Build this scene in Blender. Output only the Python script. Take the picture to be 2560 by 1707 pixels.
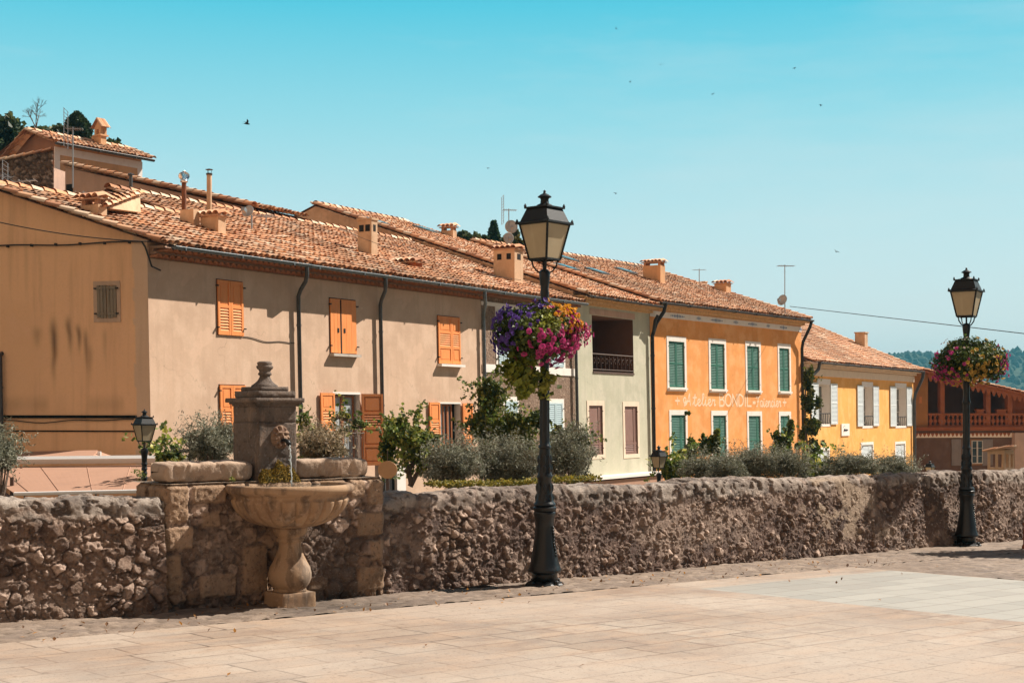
import bpy, bmesh, math, random
from mathutils import Matrix
import numpy as np
for _o in list(bpy.data.objects): bpy.data.objects.remove(_o)
SC = bpy.context.scene
COL = SC.collection
R = math.radians
# ---------------------------------------------------------------- camera, sky, sun, exposure
F, CX, HY = 3556.0, 1280.0, 1028.0          # the photo as a 50 mm view, pixels of the 2560 px picture
EYE = np.array([0.0, 0.0, 1.6])
cam_data = bpy.data.cameras.new('camera'); cam = bpy.data.objects.new('camera', cam_data); COL.objects.link(cam)
cam.location = EYE; cam.rotation_euler = (R(90), 0, 0)
cam_data.sensor_width = 36.0; cam_data.lens = 36.0 * F / 2560.0
cam_data.shift_y = (HY - 853.5) / 2560.0
cam_data.clip_start = 0.1; cam_data.clip_end = 20000
SC.camera = cam
SUN_AZ, SUN_EL = R(65), R(46)               # azimuth from +Y towards +X
SUN = np.array([math.sin(SUN_AZ)*math.cos(SUN_EL), math.cos(SUN_AZ)*math.cos(SUN_EL), math.sin(SUN_EL)])
sl = bpy.data.lights.new('sun', 'SUN'); sun = bpy.data.objects.new('sun', sl); COL.objects.link(sun)
sl.energy = 5.0; sl.angle = R(0.5); sl.color = (1.0, 0.91, 0.80)
sun.rotation_euler = (math.pi/2 - SUN_EL, 0, math.pi - SUN_AZ); sun.location = (20, 10, 30)
world = bpy.data.worlds.new('World'); SC.world = world; world.use_nodes = True
def _world():
    nt = world.node_tree; N = nt.nodes; L = nt.links; N.clear()
    out = N.new('ShaderNodeOutputWorld'); bg = N.new('ShaderNodeBackground'); L.new(bg.outputs[0], out.inputs[0])
    sky = N.new('ShaderNodeTexSky'); sky.sky_type = 'NISHITA'; sky.sun_disc = False
    sky.sun_elevation = SUN_EL; sky.sun_rotation = SUN_AZ; sky.air_density = 1.0; sky.dust_density = 1.5
    tc = N.new('ShaderNodeTexCoord'); sep = N.new('ShaderNodeSeparateXYZ'); L.new(tc.outputs['Generated'], sep.inputs[0])
    ramp = N.new('ShaderNodeValToRGB'); L.new(sep.outputs[2], ramp.inputs[0])
    cr = ramp.color_ramp; cr.interpolation = 'LINEAR'
    stops = [(0.0,(.80,.92,.91)),(.06,(.78,.92,.92)),(.13,(.59,.86,.90)),(.20,(.33,.76,.86)),(.275,(.09,.63,.81)),(.36,(.05,.40,.62)),(.5,(.04,.20,.36)),(1.0,(.03,.12,.26))]
    while len(cr.elements) > 1: cr.elements.remove(cr.elements[0])
    cr.elements[0].position = 0; cr.elements[0].color = stops[0][1] + (1,)
    for p, c in stops[1:]:
        e = cr.elements.new(p); e.color = c + (1,)
    # a faint low cloud far to the right
    mp = N.new('ShaderNodeMapping'); mp.inputs['Scale'].default_value = (1, 1, 3.6); L.new(tc.outputs['Generated'], mp.inputs[0])
    nz = N.new('ShaderNodeTexNoise'); nz.inputs['Scale'].default_value = 16; nz.inputs['Detail'].default_value = 5; L.new(mp.outputs[0], nz.inputs[0])
    vd = N.new('ShaderNodeVectorMath'); vd.operation = 'DISTANCE'; L.new(tc.outputs['Generated'], vd.inputs[0])
    cd = np.array([(2325-CX)/F, 1, (HY-812)/F]); cd /= np.linalg.norm(cd); vd.inputs[1].default_value = cd
    mr = N.new('ShaderNodeMapRange'); mr.inputs[1].default_value = 0.0; mr.inputs[2].default_value = 0.045; mr.inputs[3].default_value = .55; mr.inputs[4].default_value = 0; L.new(vd.outputs['Value'], mr.inputs[0])
    nr = N.new('ShaderNodeMapRange'); nr.inputs[1].default_value = .42; nr.inputs[2].default_value = .62; L.new(nz.outputs[0], nr.inputs[0])
    mu = N.new('ShaderNodeMath'); mu.operation = 'MULTIPLY'; L.new(mr.outputs[0], mu.inputs[0]); L.new(nr.outputs[0], mu.inputs[1])
    mp2 = N.new('ShaderNodeMapping'); mp2.inputs['Scale'].default_value = (1.2, 1, 7); mp2.inputs['Rotation'].default_value = (0, .12, 0); L.new(tc.outputs['Generated'], mp2.inputs[0])
    n2 = N.new('ShaderNodeTexNoise'); n2.inputs['Scale'].default_value = 2.6; n2.inputs['Detail'].default_value = 6; n2.inputs['Roughness'].default_value = .62; L.new(mp2.outputs[0], n2.inputs[0])
    r2_ = N.new('ShaderNodeMapRange'); r2_.inputs[1].default_value = .46; r2_.inputs[2].default_value = .80; r2_.inputs[4].default_value = .30; L.new(n2.outputs[0], r2_.inputs[0])
    mx_ = N.new('ShaderNodeMath'); mx_.operation = 'MAXIMUM'; L.new(mu.outputs[0], mx_.inputs[0]); L.new(r2_.outputs[0], mx_.inputs[1]); mu = mx_
    mc = N.new('ShaderNodeMix'); mc.data_type = 'RGBA'; L.new(mu.outputs[0], mc.inputs[0]); L.new(ramp.outputs[0], mc.inputs[6]); mc.inputs[7].default_value = (.8,.86,.86,1)
    sc = N.new('ShaderNodeVectorMath'); sc.operation = 'SCALE'; sc.inputs['Scale'].default_value = 0.11; L.new(sky.outputs[0], sc.inputs[0])
    # sky behind the viewer, darkened out of view to hold down ambient light
    hr = N.new('ShaderNodeMapRange'); hr.inputs[1].default_value = .72; hr.inputs[2].default_value = -.1; hr.inputs[3].default_value = 0; hr.inputs[4].default_value = .9; L.new(sep.outputs[1], hr.inputs[0])
    mh = N.new('ShaderNodeMix'); mh.data_type = 'RGBA'; L.new(hr.outputs[0], mh.inputs[0]); L.new(mc.outputs[2], mh.inputs[6]); mh.inputs[7].default_value = (.085,.095,.12,1)
    # warm sky patch added behind left, standing in for sunlit houses, lifts the gable
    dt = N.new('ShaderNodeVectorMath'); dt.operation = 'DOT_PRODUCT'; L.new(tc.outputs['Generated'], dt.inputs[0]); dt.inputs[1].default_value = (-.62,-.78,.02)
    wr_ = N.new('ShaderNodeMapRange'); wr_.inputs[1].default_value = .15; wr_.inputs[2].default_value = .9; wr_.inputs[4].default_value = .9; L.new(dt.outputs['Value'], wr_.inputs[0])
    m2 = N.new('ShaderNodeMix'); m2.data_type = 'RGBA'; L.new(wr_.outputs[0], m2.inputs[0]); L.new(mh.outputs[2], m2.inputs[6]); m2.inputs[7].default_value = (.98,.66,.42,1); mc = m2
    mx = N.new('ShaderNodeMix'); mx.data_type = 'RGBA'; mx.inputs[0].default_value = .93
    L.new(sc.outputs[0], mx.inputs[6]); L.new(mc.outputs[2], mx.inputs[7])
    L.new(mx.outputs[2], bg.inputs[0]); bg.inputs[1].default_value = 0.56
_world()
vs = SC.view_settings; SC.display_settings.display_device = 'sRGB'
vs.view_transform = 'Standard'; vs.look = 'None'; vs.gamma = 1.0; vs.exposure = 0.84; vs.use_curve_mapping = False
SC.render.engine = 'CYCLES'
SC.cycles.max_bounces = 8; SC.cycles.diffuse_bounces = 4; SC.cycles.transparent_max_bounces = 12
SC.cycles.use_adaptive_sampling = True; SC.cycles.adaptive_threshold = 0.015
SC.cycles.use_denoising = True
SC.cycles.volume_bounces = 0
rng = np.random.default_rng(7); random.seed(7)
S = 2560/2352.0                              # reading scale of the photo

# ---------------------------------------------------------------- helpers
def A(*p): return np.array(p, float)
def unit(v): v = np.asarray(v, float); return v/np.linalg.norm(v)
def ray(px, py): return A((px-CX)/F, 1, (HY-py)/F)
def at(px, py, depth): return EYE + ray(px, py)*depth
def gz(x, y): return -.024*y - .004*x         # the plaza falls gently away
def world_off(p):
    o = np.zeros(3)
    while p is not None: o += np.array(p.location); p = p.parent
    return o
def tag(o, label=None, cat=None, group=None, kind=None):
    if label: o['label'] = label
    if cat: o['category'] = cat
    if group: o['group'] = group
    if kind: o['kind'] = kind
    return o
def thing(name, loc, label, cat, group=None):
    o = bpy.data.objects.new(name, None); o.empty_display_size = .1; COL.objects.link(o); o.location = loc
    return tag(o, label, cat, group)
def copy_tree(o, parent=None):
    c = o.copy(); COL.objects.link(c); c.parent = parent
    for ch in [x for x in COL.objects if x.parent == o]: copy_tree(ch, c)
    return c
class Frame:
    def __init__(s, P, d, n, U=(0,0,1)):
        s.P = A(*P); s.d = A(*d); s.n = A(*n); s.U = A(*U)
    def L(s, t, w=0, v=0): return s.P + np.multiply.outer(t, s.d) + np.multiply.outer(w, s.n) + np.multiply.outer(v, s.U)
    def pix(s, px, py, w=0):                  # pixel -> (t, v) on the plane w
        M = np.column_stack([s.d, s.U, -ray(px, py)]); r = np.linalg.solve(M, EYE - s.P - w*s.n); return r[0], r[1]
    def roofpix(s, px, py, we, ve, p):        # pixel -> (t, s) on the roof plane
        M = np.column_stack([s.d, -s.n + p*s.U, -ray(px, py)]); r = np.linalg.solve(M, EYE - s.P - we*s.n - ve*s.U); return r[0], r[1]
    def sub(s, t, w, v, yaw=0):               # hinge frame: turned about U
        c, q = math.cos(yaw), math.sin(yaw); return Frame(s.L(t, w, v), c*s.d + q*s.n, c*s.n - q*s.d, s.U)
def facade(px, depth, ang, k=.02):
    a = R(ang); return Frame(at(px, HY, depth), (math.sin(a), math.cos(a), 0), (math.cos(a), -math.sin(a), 0), (-k, 0, 1))
class MB:
    def __init__(s): s.v = []; s.f = []; s.m = []; s.c = []; s.n = 0; s.hc = False
    def add(s, verts, faces, mi=0, col=None):
        verts = np.asarray(verts, float).reshape(-1, 3)
        if isinstance(faces, np.ndarray): fl = (faces + s.n).tolist()
        else: fl = [[i + s.n for i in f] for f in faces]
        s.v.append(verts); s.f += fl; s.m += [mi]*len(fl); s.n += len(verts)
        if col is None: col = (1, 1, 1)
        else: s.hc = True
        col = np.asarray(col, float)
        if col.ndim == 1: col = np.tile(col, (len(verts), 1))
        s.c.append(col)
        return s
    def box(s, fr, t0, t1, w0, w1, v0, v1, mi=0, col=None):
        T = [t0,t1,t1,t0,t0,t1,t1,t0]; W = [w0,w0,w1,w1,w0,w0,w1,w1]; V = [v0,v0,v0,v0,v1,v1,v1,v1]
        P = fr.L(T, W, V)
        return s.add(P, [[0,3,2,1],[4,5,6,7],[0,1,5,4],[1,2,6,5],[2,3,7,6],[3,0,4,7]], mi, col)
    def tube(s, pts, r, n=8, mi=0, col=None, cap=True):
        pts = [A(*p) for p in pts]; rr = r if hasattr(r, '__len__') else [r]*len(pts)
        V = []; up = None
        for i, p in enumerate(pts):
            t = unit(pts[min(i+1, len(pts)-1)] - pts[max(i-1, 0)])
            if up is None: up = A(0,0,1) if abs(t[2]) < .9 else A(1,0,0)
            a = unit(np.cross(up, t)); b = np.cross(t, a); up = b if abs(t @ b) < 1 else up
            for k in range(n):
                th = 2*math.pi*k/n; V.append(p + rr[i]*(math.cos(th)*a + math.sin(th)*b))
        Fc = [[i*n+k, i*n+(k+1)%n, (i+1)*n+(k+1)%n, (i+1)*n+k] for i in range(len(pts)-1) for k in range(n)]
        if cap: Fc += [list(range(n))[::-1], [(len(pts)-1)*n+k for k in range(n)]]
        return s.add(V, Fc, mi, col)
    def lathe(s, prof, n=24, c=(0,0,0), mi=0, col=None, rad=None, a0=0):   # prof [(r,z)]
        V = []; m = len(prof)
        for r, z in prof:
            for k in range(n):
                th = a0 + 2*math.pi*k/n; q = r*(rad(th, z) if rad else 1)
                V.append((c[0]+q*math.cos(th), c[1]+q*math.sin(th), c[2]+z))
        Fc = [[i*n+k, i*n+(k+1)%n, (i+1)*n+(k+1)%n, (i+1)*n+k] for i in range(m-1) for k in range(n)]
        Fc += [list(range(n))[::-1], [(m-1)*n+k for k in range(n)]]
        return s.add(V, Fc, mi, col)
    def build(s, name, mats, parent=None, smooth=False, kind=None, label=None, autos=None, local=False):
        V = np.concatenate(s.v) if s.v else np.zeros((0,3))
        off = np.zeros(3) if local else world_off(parent)
        me = bpy.data.meshes.new(name); me.from_pydata((V - off).tolist(), [], s.f)
        if not isinstance(mats, (list, tuple)): mats = [mats]
        for m in mats: me.materials.append(m)
        if len(mats) > 1: me.polygons.foreach_set('material_index', s.m)
        if s.hc:
            ca = me.color_attributes.new('Col', 'FLOAT_COLOR', 'POINT')
            C = np.concatenate(s.c); ca.data.foreach_set('color', np.column_stack([C, np.ones(len(C))]).ravel())
        if smooth or autos: me.polygons.foreach_set('use_smooth', [True]*len(me.polygons))
        if autos: me.set_sharp_from_angle(angle=R(autos))
        me.update()
        o = bpy.data.objects.new(name, me); COL.objects.link(o); o.parent = parent
        if kind: o['kind'] = kind
        if label: o['label'] = label
        return o
_perm = np.random.default_rng(3).random((64, 64, 4))
def vnoise(x, y, s=0):
    x = np.asarray(x, float); y = np.asarray(y, float)
    xi = np.floor(x).astype(int); yi = np.floor(y).astype(int); fx = x-xi; fy = y-yi
    fx = fx*fx*(3-2*fx); fy = fy*fy*(3-2*fy); P = _perm[:, :, s % 4]; o = s*17
    g = lambda a, b: P[(a+o) % 64, (b+o*3) % 64]
    return (g(xi,yi)*(1-fx)+g(xi+1,yi)*fx)*(1-fy) + (g(xi,yi+1)*(1-fx)+g(xi+1,yi+1)*fx)*fy
def fbm(x, y, s=0, o=4):
    r = 0; a = .5
    for i in range(o): r = r + a*vnoise(np.asarray(x)*2**i, np.asarray(y)*2**i, s+i); a *= .5
    return r/(1-.5**o)
def voro(x, y, s=0, jit=.9):                  # -> F1, F2, random id of the nearest cell (0..1), second random
    x = np.asarray(x, float); y = np.asarray(y, float); xi = np.floor(x).astype(int); yi = np.floor(y).astype(int)
    f1 = np.full(x.shape, 9.); f2 = f1.copy(); idr = np.zeros(x.shape); id2 = idr.copy(); o = s*13
    for dx in (-1,0,1):
        for dy in (-1,0,1):
            a, b = (xi+dx+o) % 64, (yi+dy+o*5) % 64; p = _perm[a, b]
            d = np.hypot(xi+dx+.5+jit*(p[...,0]-.5)-x, yi+dy+.5+jit*(p[...,1]-.5)-y)
            nr = d < f1
            f2 = np.where(nr, f1, np.minimum(f2, d)); idr = np.where(nr, p[...,2], idr); id2 = np.where(nr, p[...,3], id2); f1 = np.where(nr, d, f1)
    return f1, f2, idr, id2
def voro2(x, y, s=0, jit=.9):                 # as voro, with the offset from the cell's centre
    x = np.asarray(x, float); y = np.asarray(y, float); xi = np.floor(x).astype(int); yi = np.floor(y).astype(int)
    f1 = np.full(x.shape, 9.); f2 = f1.copy(); R4 = [np.zeros(x.shape) for _ in range(4)]; o = s*13
    for dx in (-1,0,1):
        for dy in (-1,0,1):
            p = _perm[(xi+dx+o) % 64, (yi+dy+o*5) % 64]; ox = x-(xi+dx+.5+jit*(p[...,0]-.5)); oy = y-(yi+dy+.5+jit*(p[...,1]-.5)); d = np.hypot(ox, oy)*(.8+.4*p[...,2]) + .12*np.abs(ox*(p[...,3]-.5)*2+oy*(p[...,2]-.5)*2)
            nr = d < f1; f2 = np.where(nr, f1, np.minimum(f2, d)); f1 = np.where(nr, d, f1)
            for k, v in enumerate((p[...,2], p[...,3], ox, oy)): R4[k] = np.where(nr, v, R4[k])
    return f1, f2, *R4
def sstep(a, b, x): t = np.clip((x-a)/(b-a), 0, 1); return t*t*(3-2*t)
def grid_quads(nu, nv):
    i, j = np.meshgrid(np.arange(nu-1), np.arange(nv-1), indexing='ij'); a = (i*nv+j).ravel()
    return np.column_stack([a, a+nv, a+nv+1, a+1])
def mixc(a, b, f): f = np.asarray(f)[..., None]; return np.asarray(a)*(1-f) + np.asarray(b)*f

# ---------------------------------------------------------------- materials
def mat(name, base, rough=.85, var=(), bump=None, attr=False, metal=0, spec=.3, coat=0, trans=0, emit=None, crack=0):
    m = bpy.data.materials.new(name); m.use_nodes = True; nt = m.node_tree; N = nt.nodes; L = nt.links
    b = N['Principled BSDF']; b.inputs['Roughness'].default_value = rough; b.inputs['Metallic'].default_value = metal
    b.inputs['Specular IOR Level'].default_value = spec; b.inputs['Coat Weight'].default_value = coat
    tc = N.new('ShaderNodeTexCoord'); cur = N.new('ShaderNodeRGB'); cur.outputs[0].default_value = tuple(base)+(1,); cur = cur.outputs[0]
    if attr is True:
        at_ = N.new('ShaderNodeVertexColor'); at_.layer_name = 'Col'
        mm = N.new('ShaderNodeMix'); mm.data_type = 'RGBA'; mm.blend_type = 'MULTIPLY'; mm.inputs[0].default_value = 1
        L.new(cur, mm.inputs[6]); L.new(at_.outputs[0], mm.inputs[7]); cur = mm.outputs[2]
    def noise(sc, st, det=4, ro=.55):
        mp = N.new('ShaderNodeMapping'); mp.inputs['Scale'].default_value = st; L.new(tc.outputs['Object'], mp.inputs[0])
        n = N.new('ShaderNodeTexNoise'); n.inputs['Scale'].default_value = sc; n.inputs['Detail'].default_value = det; n.inputs['Roughness'].default_value = ro
        L.new(mp.outputs[0], n.inputs[0]); return n.outputs[0]
    for v in var:                             # (scale, stretch, colour, lo, hi, amount)
        sc, st, c2, lo, hi, amt = v
        n = noise(sc, st); mr = N.new('ShaderNodeMapRange'); mr.inputs[1].default_value = lo; mr.inputs[2].default_value = hi
        mr.inputs[4].default_value = amt; L.new(n, mr.inputs[0])
        mm = N.new('ShaderNodeMix'); mm.data_type = 'RGBA'; mm.inputs[7].default_value = tuple(c2)+(1,)
        L.new(mr.outputs[0], mm.inputs[0]); L.new(cur, mm.inputs[6]); cur = mm.outputs[2]
    if crack:                                 # thin wandering hairline cracks
        wn = N.new('ShaderNodeTexNoise'); wn.inputs['Scale'].default_value = 1.3; wn.inputs['Detail'].default_value = 5; L.new(tc.outputs['Object'], wn.inputs[0])
        wa = N.new('ShaderNodeVectorMath'); wa.operation = 'MULTIPLY_ADD'; wa.inputs[1].default_value = (1.2,1.2,1.2); L.new(wn.outputs['Color'], wa.inputs[0]); L.new(tc.outputs['Object'], wa.inputs[2])
        vo = N.new('ShaderNodeTexVoronoi'); vo.feature = 'DISTANCE_TO_EDGE'; vo.inputs['Scale'].default_value = .42; L.new(wa.outputs[0], vo.inputs[0])
        c1 = N.new('ShaderNodeMapRange'); c1.inputs[1].default_value = .004; c1.inputs[2].default_value = .0; c1.inputs[3].default_value = 0; c1.inputs[4].default_value = crack; L.new(vo.outputs['Distance'], c1.inputs[0])
        c2 = N.new('ShaderNodeMapRange'); c2.inputs[1].default_value = .5; c2.inputs[2].default_value = .6; L.new(noise(.5, (1,1,1)), c2.inputs[0])
        cm = N.new('ShaderNodeMath'); cm.operation = 'MULTIPLY'; L.new(c1.outputs[0], cm.inputs[0]); L.new(c2.outputs[0], cm.inputs[1])
        mm = N.new('ShaderNodeMix'); mm.data_type = 'RGBA'; mm.inputs[7].default_value = tuple(x*.4 for x in base)+(1,); L.new(cm.outputs[0], mm.inputs[0]); L.new(cur, mm.inputs[6]); cur = mm.outputs[2]
    if attr == 'last':
        at_ = N.new('ShaderNodeVertexColor'); at_.layer_name = 'Col'
        mm = N.new('ShaderNodeMix'); mm.data_type = 'RGBA'; mm.blend_type = 'MULTIPLY'; mm.inputs[0].default_value = 1
        L.new(cur, mm.inputs[6]); L.new(at_.outputs[0], mm.inputs[7]); cur = mm.outputs[2]
    L.new(cur, b.inputs['Base Color'])
    if bump:                                  # (scale, strength, distance)
        n = noise(bump[0], (1,1,1), 6, .65); bm = N.new('ShaderNodeBump'); bm.inputs['Strength'].default_value = bump[1]; bm.inputs['Distance'].default_value = bump[2]
        L.new(n, bm.inputs['Height']); L.new(bm.outputs[0], b.inputs['Normal'])
    if trans:
        out = N['Material Output']; tr = N.new('ShaderNodeBsdfTranslucent'); L.new(cur, tr.inputs[0])
        ms = N.new('ShaderNodeMixShader'); ms.inputs[0].default_value = trans; L.new(b.outputs[0], ms.inputs[1]); L.new(tr.outputs[0], ms.inputs[2]); L.new(ms.outputs[0], out.inputs[0])
    if emit: b.inputs['Emission Color'].default_value = tuple(emit[0])+(1,); b.inputs['Emission Strength'].default_value = emit[1]
    return m
V1 = (1,1,1); VS = (1.6,1.6,.12)              # plain and vertical-streak stretch
def plaster(name, c, dark=.8, warm=None, bump=(55,.35,.01), st=.5, grain=.35):
    c = A(*c); w = warm if warm is not None else c*A(1.08,1.05,1.0)
    return mat(name, c, .92, [(.45,V1,c*dark*.97,.40,.66,.85),(1.7,V1,w,.45,.65,.8),(2.6,VS,c*(dark-.14),.52,.76,st),(6,(2.2,2.2,.10),c*(dark-.1),.58,.76,st*.6),(22,V1,c*.84,.5,.7,grain),(9,(1,1,.6),c*1.1,.58,.72,.5),(1.1,V1,c*A(.86,.84,.84),.60,.63,.35),(.8,V1,c*A(1.12,1.12,1.14),.62,.645,.5)], bump, crack=.8)
M = {}
M['beige'] = plaster('beige_plaster', (.60,.41,.285), .88, (.65,.46,.33))
M['gable'] = plaster('ochre_plaster', (.74,.40,.18), .86, (.62,.37,.2), st=.55)
M['corner'] = plaster('corner_plaster', (.52,.37,.27))
M['pink'] = plaster('pink_plaster', (.50,.33,.25))
M['apri'] = plaster('apricot_plaster', (.62,.36,.19))
M['brown'] = mat('brown_roughcast', (.25,.165,.115), .95, [(.8,V1,(.19,.125,.09),.45,.7,.6),(9,V1,(.42,.31,.23),.53,.66,.8),(14,V1,(.10,.065,.045),.54,.66,.75)], (16,1,.06))
M['green'] = plaster('sage_plaster', (.50,.48,.36), .86, (.55,.51,.40), st=.45)
M['orange'] = plaster('orange_plaster', (.80,.33,.095), .84, (.85,.42,.17), st=.35)
M['yellow'] = plaster('yellow_plaster', (.80,.39,.095), .86, (.86,.47,.16), st=.35)
M['terra'] = plaster('terracotta_plaster', (.31,.092,.036), .8, (.34,.115,.05))
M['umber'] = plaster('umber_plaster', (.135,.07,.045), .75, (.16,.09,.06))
M['tawny'] = plaster('tawny_plaster', (.34,.15,.05), .8)
M['shade_grey'] = mat('grey_painted_wood', (.22,.17,.145), .7, [(6,(1,1,.5),(.17,.13,.11),.45,.7,.6)], (60,.2,.005))
M['mask'] = mat('stained_mask_stone', (.24,.155,.105), .9, [(14,V1,(.10,.05,.035),.5,.68,.8),(40,V1,(.34,.25,.18),.55,.7,.5)], (50,.8,.01))
M['terrad'] = plaster('clay_plaster', (.33,.17,.11), .85)
M['cream'] = mat('cream_trim', (.74,.60,.46), .85, [(3,V1,(.64,.5,.38),.45,.7,.6),(12,VS,(.5,.38,.28),.58,.8,.4)], (50,.2,.01))
M['white'] = mat('white_trim', (.78,.72,.66), .8, [(4,V1,(.66,.58,.5),.5,.7,.5)], (40,.15,.01))
M['concrete'] = mat('grey_concrete', (.50,.44,.38), .9, [(6,V1,(.36,.3,.25),.45,.7,.7)], (40,.4,.01))
M['ledge'] = mat('ledge', (.6,.55,.5), .8, [(6,V1,(.45,.4,.34),.5,.7,.5)], (40,.3,.01))
M['sh_orange'] = mat('orange_painted_wood', (.80,.28,.08), .6, [(5,(2,2,.4),(.66,.22,.06),.45,.7,.6),(30,(3,3,.3),(.85,.36,.14),.55,.75,.4),(4,(2,2,.3),(.50,.19,.07),.56,.74,.5)], (60,.15,.005))
M['sh_orange_dark'] = mat('dark_orange_wood', (.50,.17,.05), .65, [(5,(2,2,.4),(.4,.13,.035),.45,.7,.6)], (60,.15,.005))  # darker copy of the orange wood, shade put in for the angled shutter
M['sh_green'] = mat('green_painted_wood', (.038,.135,.095), .5, [(6,(1,1,.5),(.05,.19,.135),.45,.7,.7),(14,(2,2,.2),(.09,.22,.17),.58,.74,.5),(2.5,V1,(.02,.10,.07),.5,.7,.6)], (60,.1,.005))
M['sh_mauve'] = mat('mauve_painted_wood', (.225,.125,.10), .6, [(6,(1,1,.5),(.27,.16,.13),.45,.7,.6)], (60,.1,.005))
M['sh_white'] = mat('white_painted_wood', (.62,.66,.66), .55, [(6,(1,1,.5),(.54,.58,.58),.45,.7,.5)], (60,.1,.005))
M['sh_blue'] = mat('pale_blue_painted_wood', (.44,.56,.59), .55, [(6,(1,1,.5),(.36,.47,.5),.45,.7,.5)], (60,.1,.005))
M['sh_grey'] = mat('weathered_grey_wood', (.23,.19,.14), .8, [(5,(3,3,.3),(.12,.1,.075),.5,.66,.8),(40,(3,3,.2),(.32,.27,.21),.55,.7,.5)], (60,.3,.005))
M['wood'] = mat('brown_wood', (.32,.12,.05), .6, [(8,(2,2,.3),(.22,.08,.03),.45,.7,.6)], (60,.2,.005))
M['zinc'] = mat('zinc_gutter', (.13,.155,.17), .5, [(8,V1,(.07,.085,.095),.45,.7,.6)], (20,.1,.01), metal=.15)
M['zincd'] = mat('dark_downpipe', (.085,.085,.085), .45, [(8,V1,(.05,.05,.05),.45,.7,.6)], (20,.1,.01), metal=.3)
M['black'] = mat('black_pipe', (.022,.02,.02), .4, [(8,V1,(.05,.04,.035),.5,.7,.5)], (30,.1,.005))
M['iron'] = mat('black_cast_iron', (.005,.006,.007), .30, [(7,V1,(.02,.021,.022),.58,.74,.6),(3,(1,1,.3),(.06,.06,.057),.68,.8,.45)], (45,.5,.006), spec=.4)
M['ironmat'] = mat('painted_iron', (.009,.010,.011), .5, [(7,V1,(.025,.025,.025),.6,.75,.5)], (45,.2,.004), spec=.3)
M['ironbrown'] = mat('brown_ironwork', (.10,.06,.045), .6, (), None)
M['dark'] = mat('dark_interior', (.012,.010,.009), .9)
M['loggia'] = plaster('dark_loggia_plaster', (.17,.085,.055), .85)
M['glass'] = mat('window_glass', (.035,.05,.055), .08, [(1.2,V1,(.10,.13,.14),.4,.7,.6)], None, spec=.8)
M['curtain'] = mat('net_curtain', (.40,.42,.42), .9, [(22,(3,3,.1),(.26,.29,.3),.4,.65,.8)], None)
M['milk'] = mat('frosted_lantern_glass', (.66,.56,.38), .35, [(3,(1,1,.6),(.5,.41,.27),.45,.7,.6),(14,(1,1,.3),(.76,.68,.5),.55,.7,.4)], None, trans=.45, spec=.5)
M['tile'] = mat('terracotta_tile', (1,1,1), .85, [(1.1,V1,(.30,.19,.13),.58,.75,.3),(14,V1,(.25,.14,.09),.58,.72,.35),(30,V1,(.70,.55,.40),.6,.72,.35)], (60,.3,.01), attr=True)
M['tiled'] = mat('dark_terracotta', (.30,.13,.07), .9, [(9,V1,(.14,.07,.045),.45,.7,.7)], (50,.3,.01))
M['tilem'] = mat('weathered_tile_ends', (.46,.21,.115), .9, [(9,V1,(.28,.13,.08),.45,.7,.7)], (50,.3,.01))
M['mortar'] = mat('cornice_mortar', (.30,.19,.13), .95, [(9,V1,(.2,.12,.08),.45,.7,.7)], (50,.3,.01))
M['tilec'] = mat('cream_tile_cornice', (.74,.50,.27), .9, [(9,V1,(.5,.3,.14),.45,.7,.7)], (50,.3,.01))
M['chim'] = plaster('chimney_render', (.58,.38,.235), .72, (.66,.46,.3), st=.5, grain=.6)
M['rubble'] = mat('rubble_stone', (1,1,1), .95, [(26,V1,(.07,.05,.04),.54,.68,.6),(60,V1,(.50,.42,.34),.60,.68,.4),(8,V1,(.10,.07,.05),.5,.72,.4)], (62,1,.022), attr=True)
M['carved'] = mat('carved_limestone', (.34,.22,.13), .85, [(2.2,V1,(.21,.125,.075),.46,.68,.8),(5,(1.5,1.5,.25),(.09,.06,.042),.48,.64,.8),(3,(2.5,2.5,.15),(.42,.33,.25),.58,.72,.5),(30,V1,(.42,.30,.2),.55,.7,.5),(80,V1,(.18,.12,.08),.6,.7,.5)], (60,.5,.008))
M['darkstone'] = mat('weathered_grey_stone', (.145,.11,.088), .92, [(2.5,V1,(.05,.042,.038),.45,.66,.85),(7,(1.6,1.6,.25),(.30,.20,.135),.55,.75,.6),(40,V1,(.30,.26,.23),.58,.7,.55),(15,V1,(.035,.03,.028),.55,.7,.6)], (55,.8,.012))
M['slab'] = mat('worn_stone', (.40,.29,.21), .9, [(4,V1,(.36,.25,.18),.45,.68,.7),(14,V1,(.2,.14,.1),.56,.72,.7),(60,V1,(.6,.5,.4),.55,.7,.4)], (45,.8,.012))
M['moss'] = mat('wet_moss', (1,1,1), .8, (), None, attr=True, trans=.15)
M['leaf'] = mat('leaf', (1,1,1), .55, (), None, attr=True, trans=.3, spec=.35)
M['petal'] = mat('petal', (1,1,1), .6, (), None, attr=True, trans=.3)
M['bark'] = mat('bark', (.13,.09,.065), .95, [(12,(2,2,.4),(.06,.04,.03),.45,.7,.7)], (50,.8,.02))
M['canvas'] = mat('tan_awning_canvas', (.43,.25,.17), .85, [(2,V1,(.38,.22,.15),.45,.7,.6)], (120,.1,.002), trans=.12)
M['whitemetal'] = mat('white_painted_metal', (.8,.8,.78), .4, [(4,V1,(.7,.7,.68),.5,.7,.4)])
M['rust'] = mat('rusty_pipe', (.22,.08,.035), .7, [(9,(1,1,.4),(.09,.035,.02),.4,.65,.8)], (50,.4,.01))
M['steel'] = mat('bright_steel', (.7,.7,.7), .12, metal=1)
M['alu'] = mat('aluminium_rod', (.36,.36,.36), .4, metal=.7)
M['dish'] = mat('dish_grey', (.44,.42,.40), .5, [(5,V1,(.32,.3,.28),.5,.7,.5)])
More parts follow.
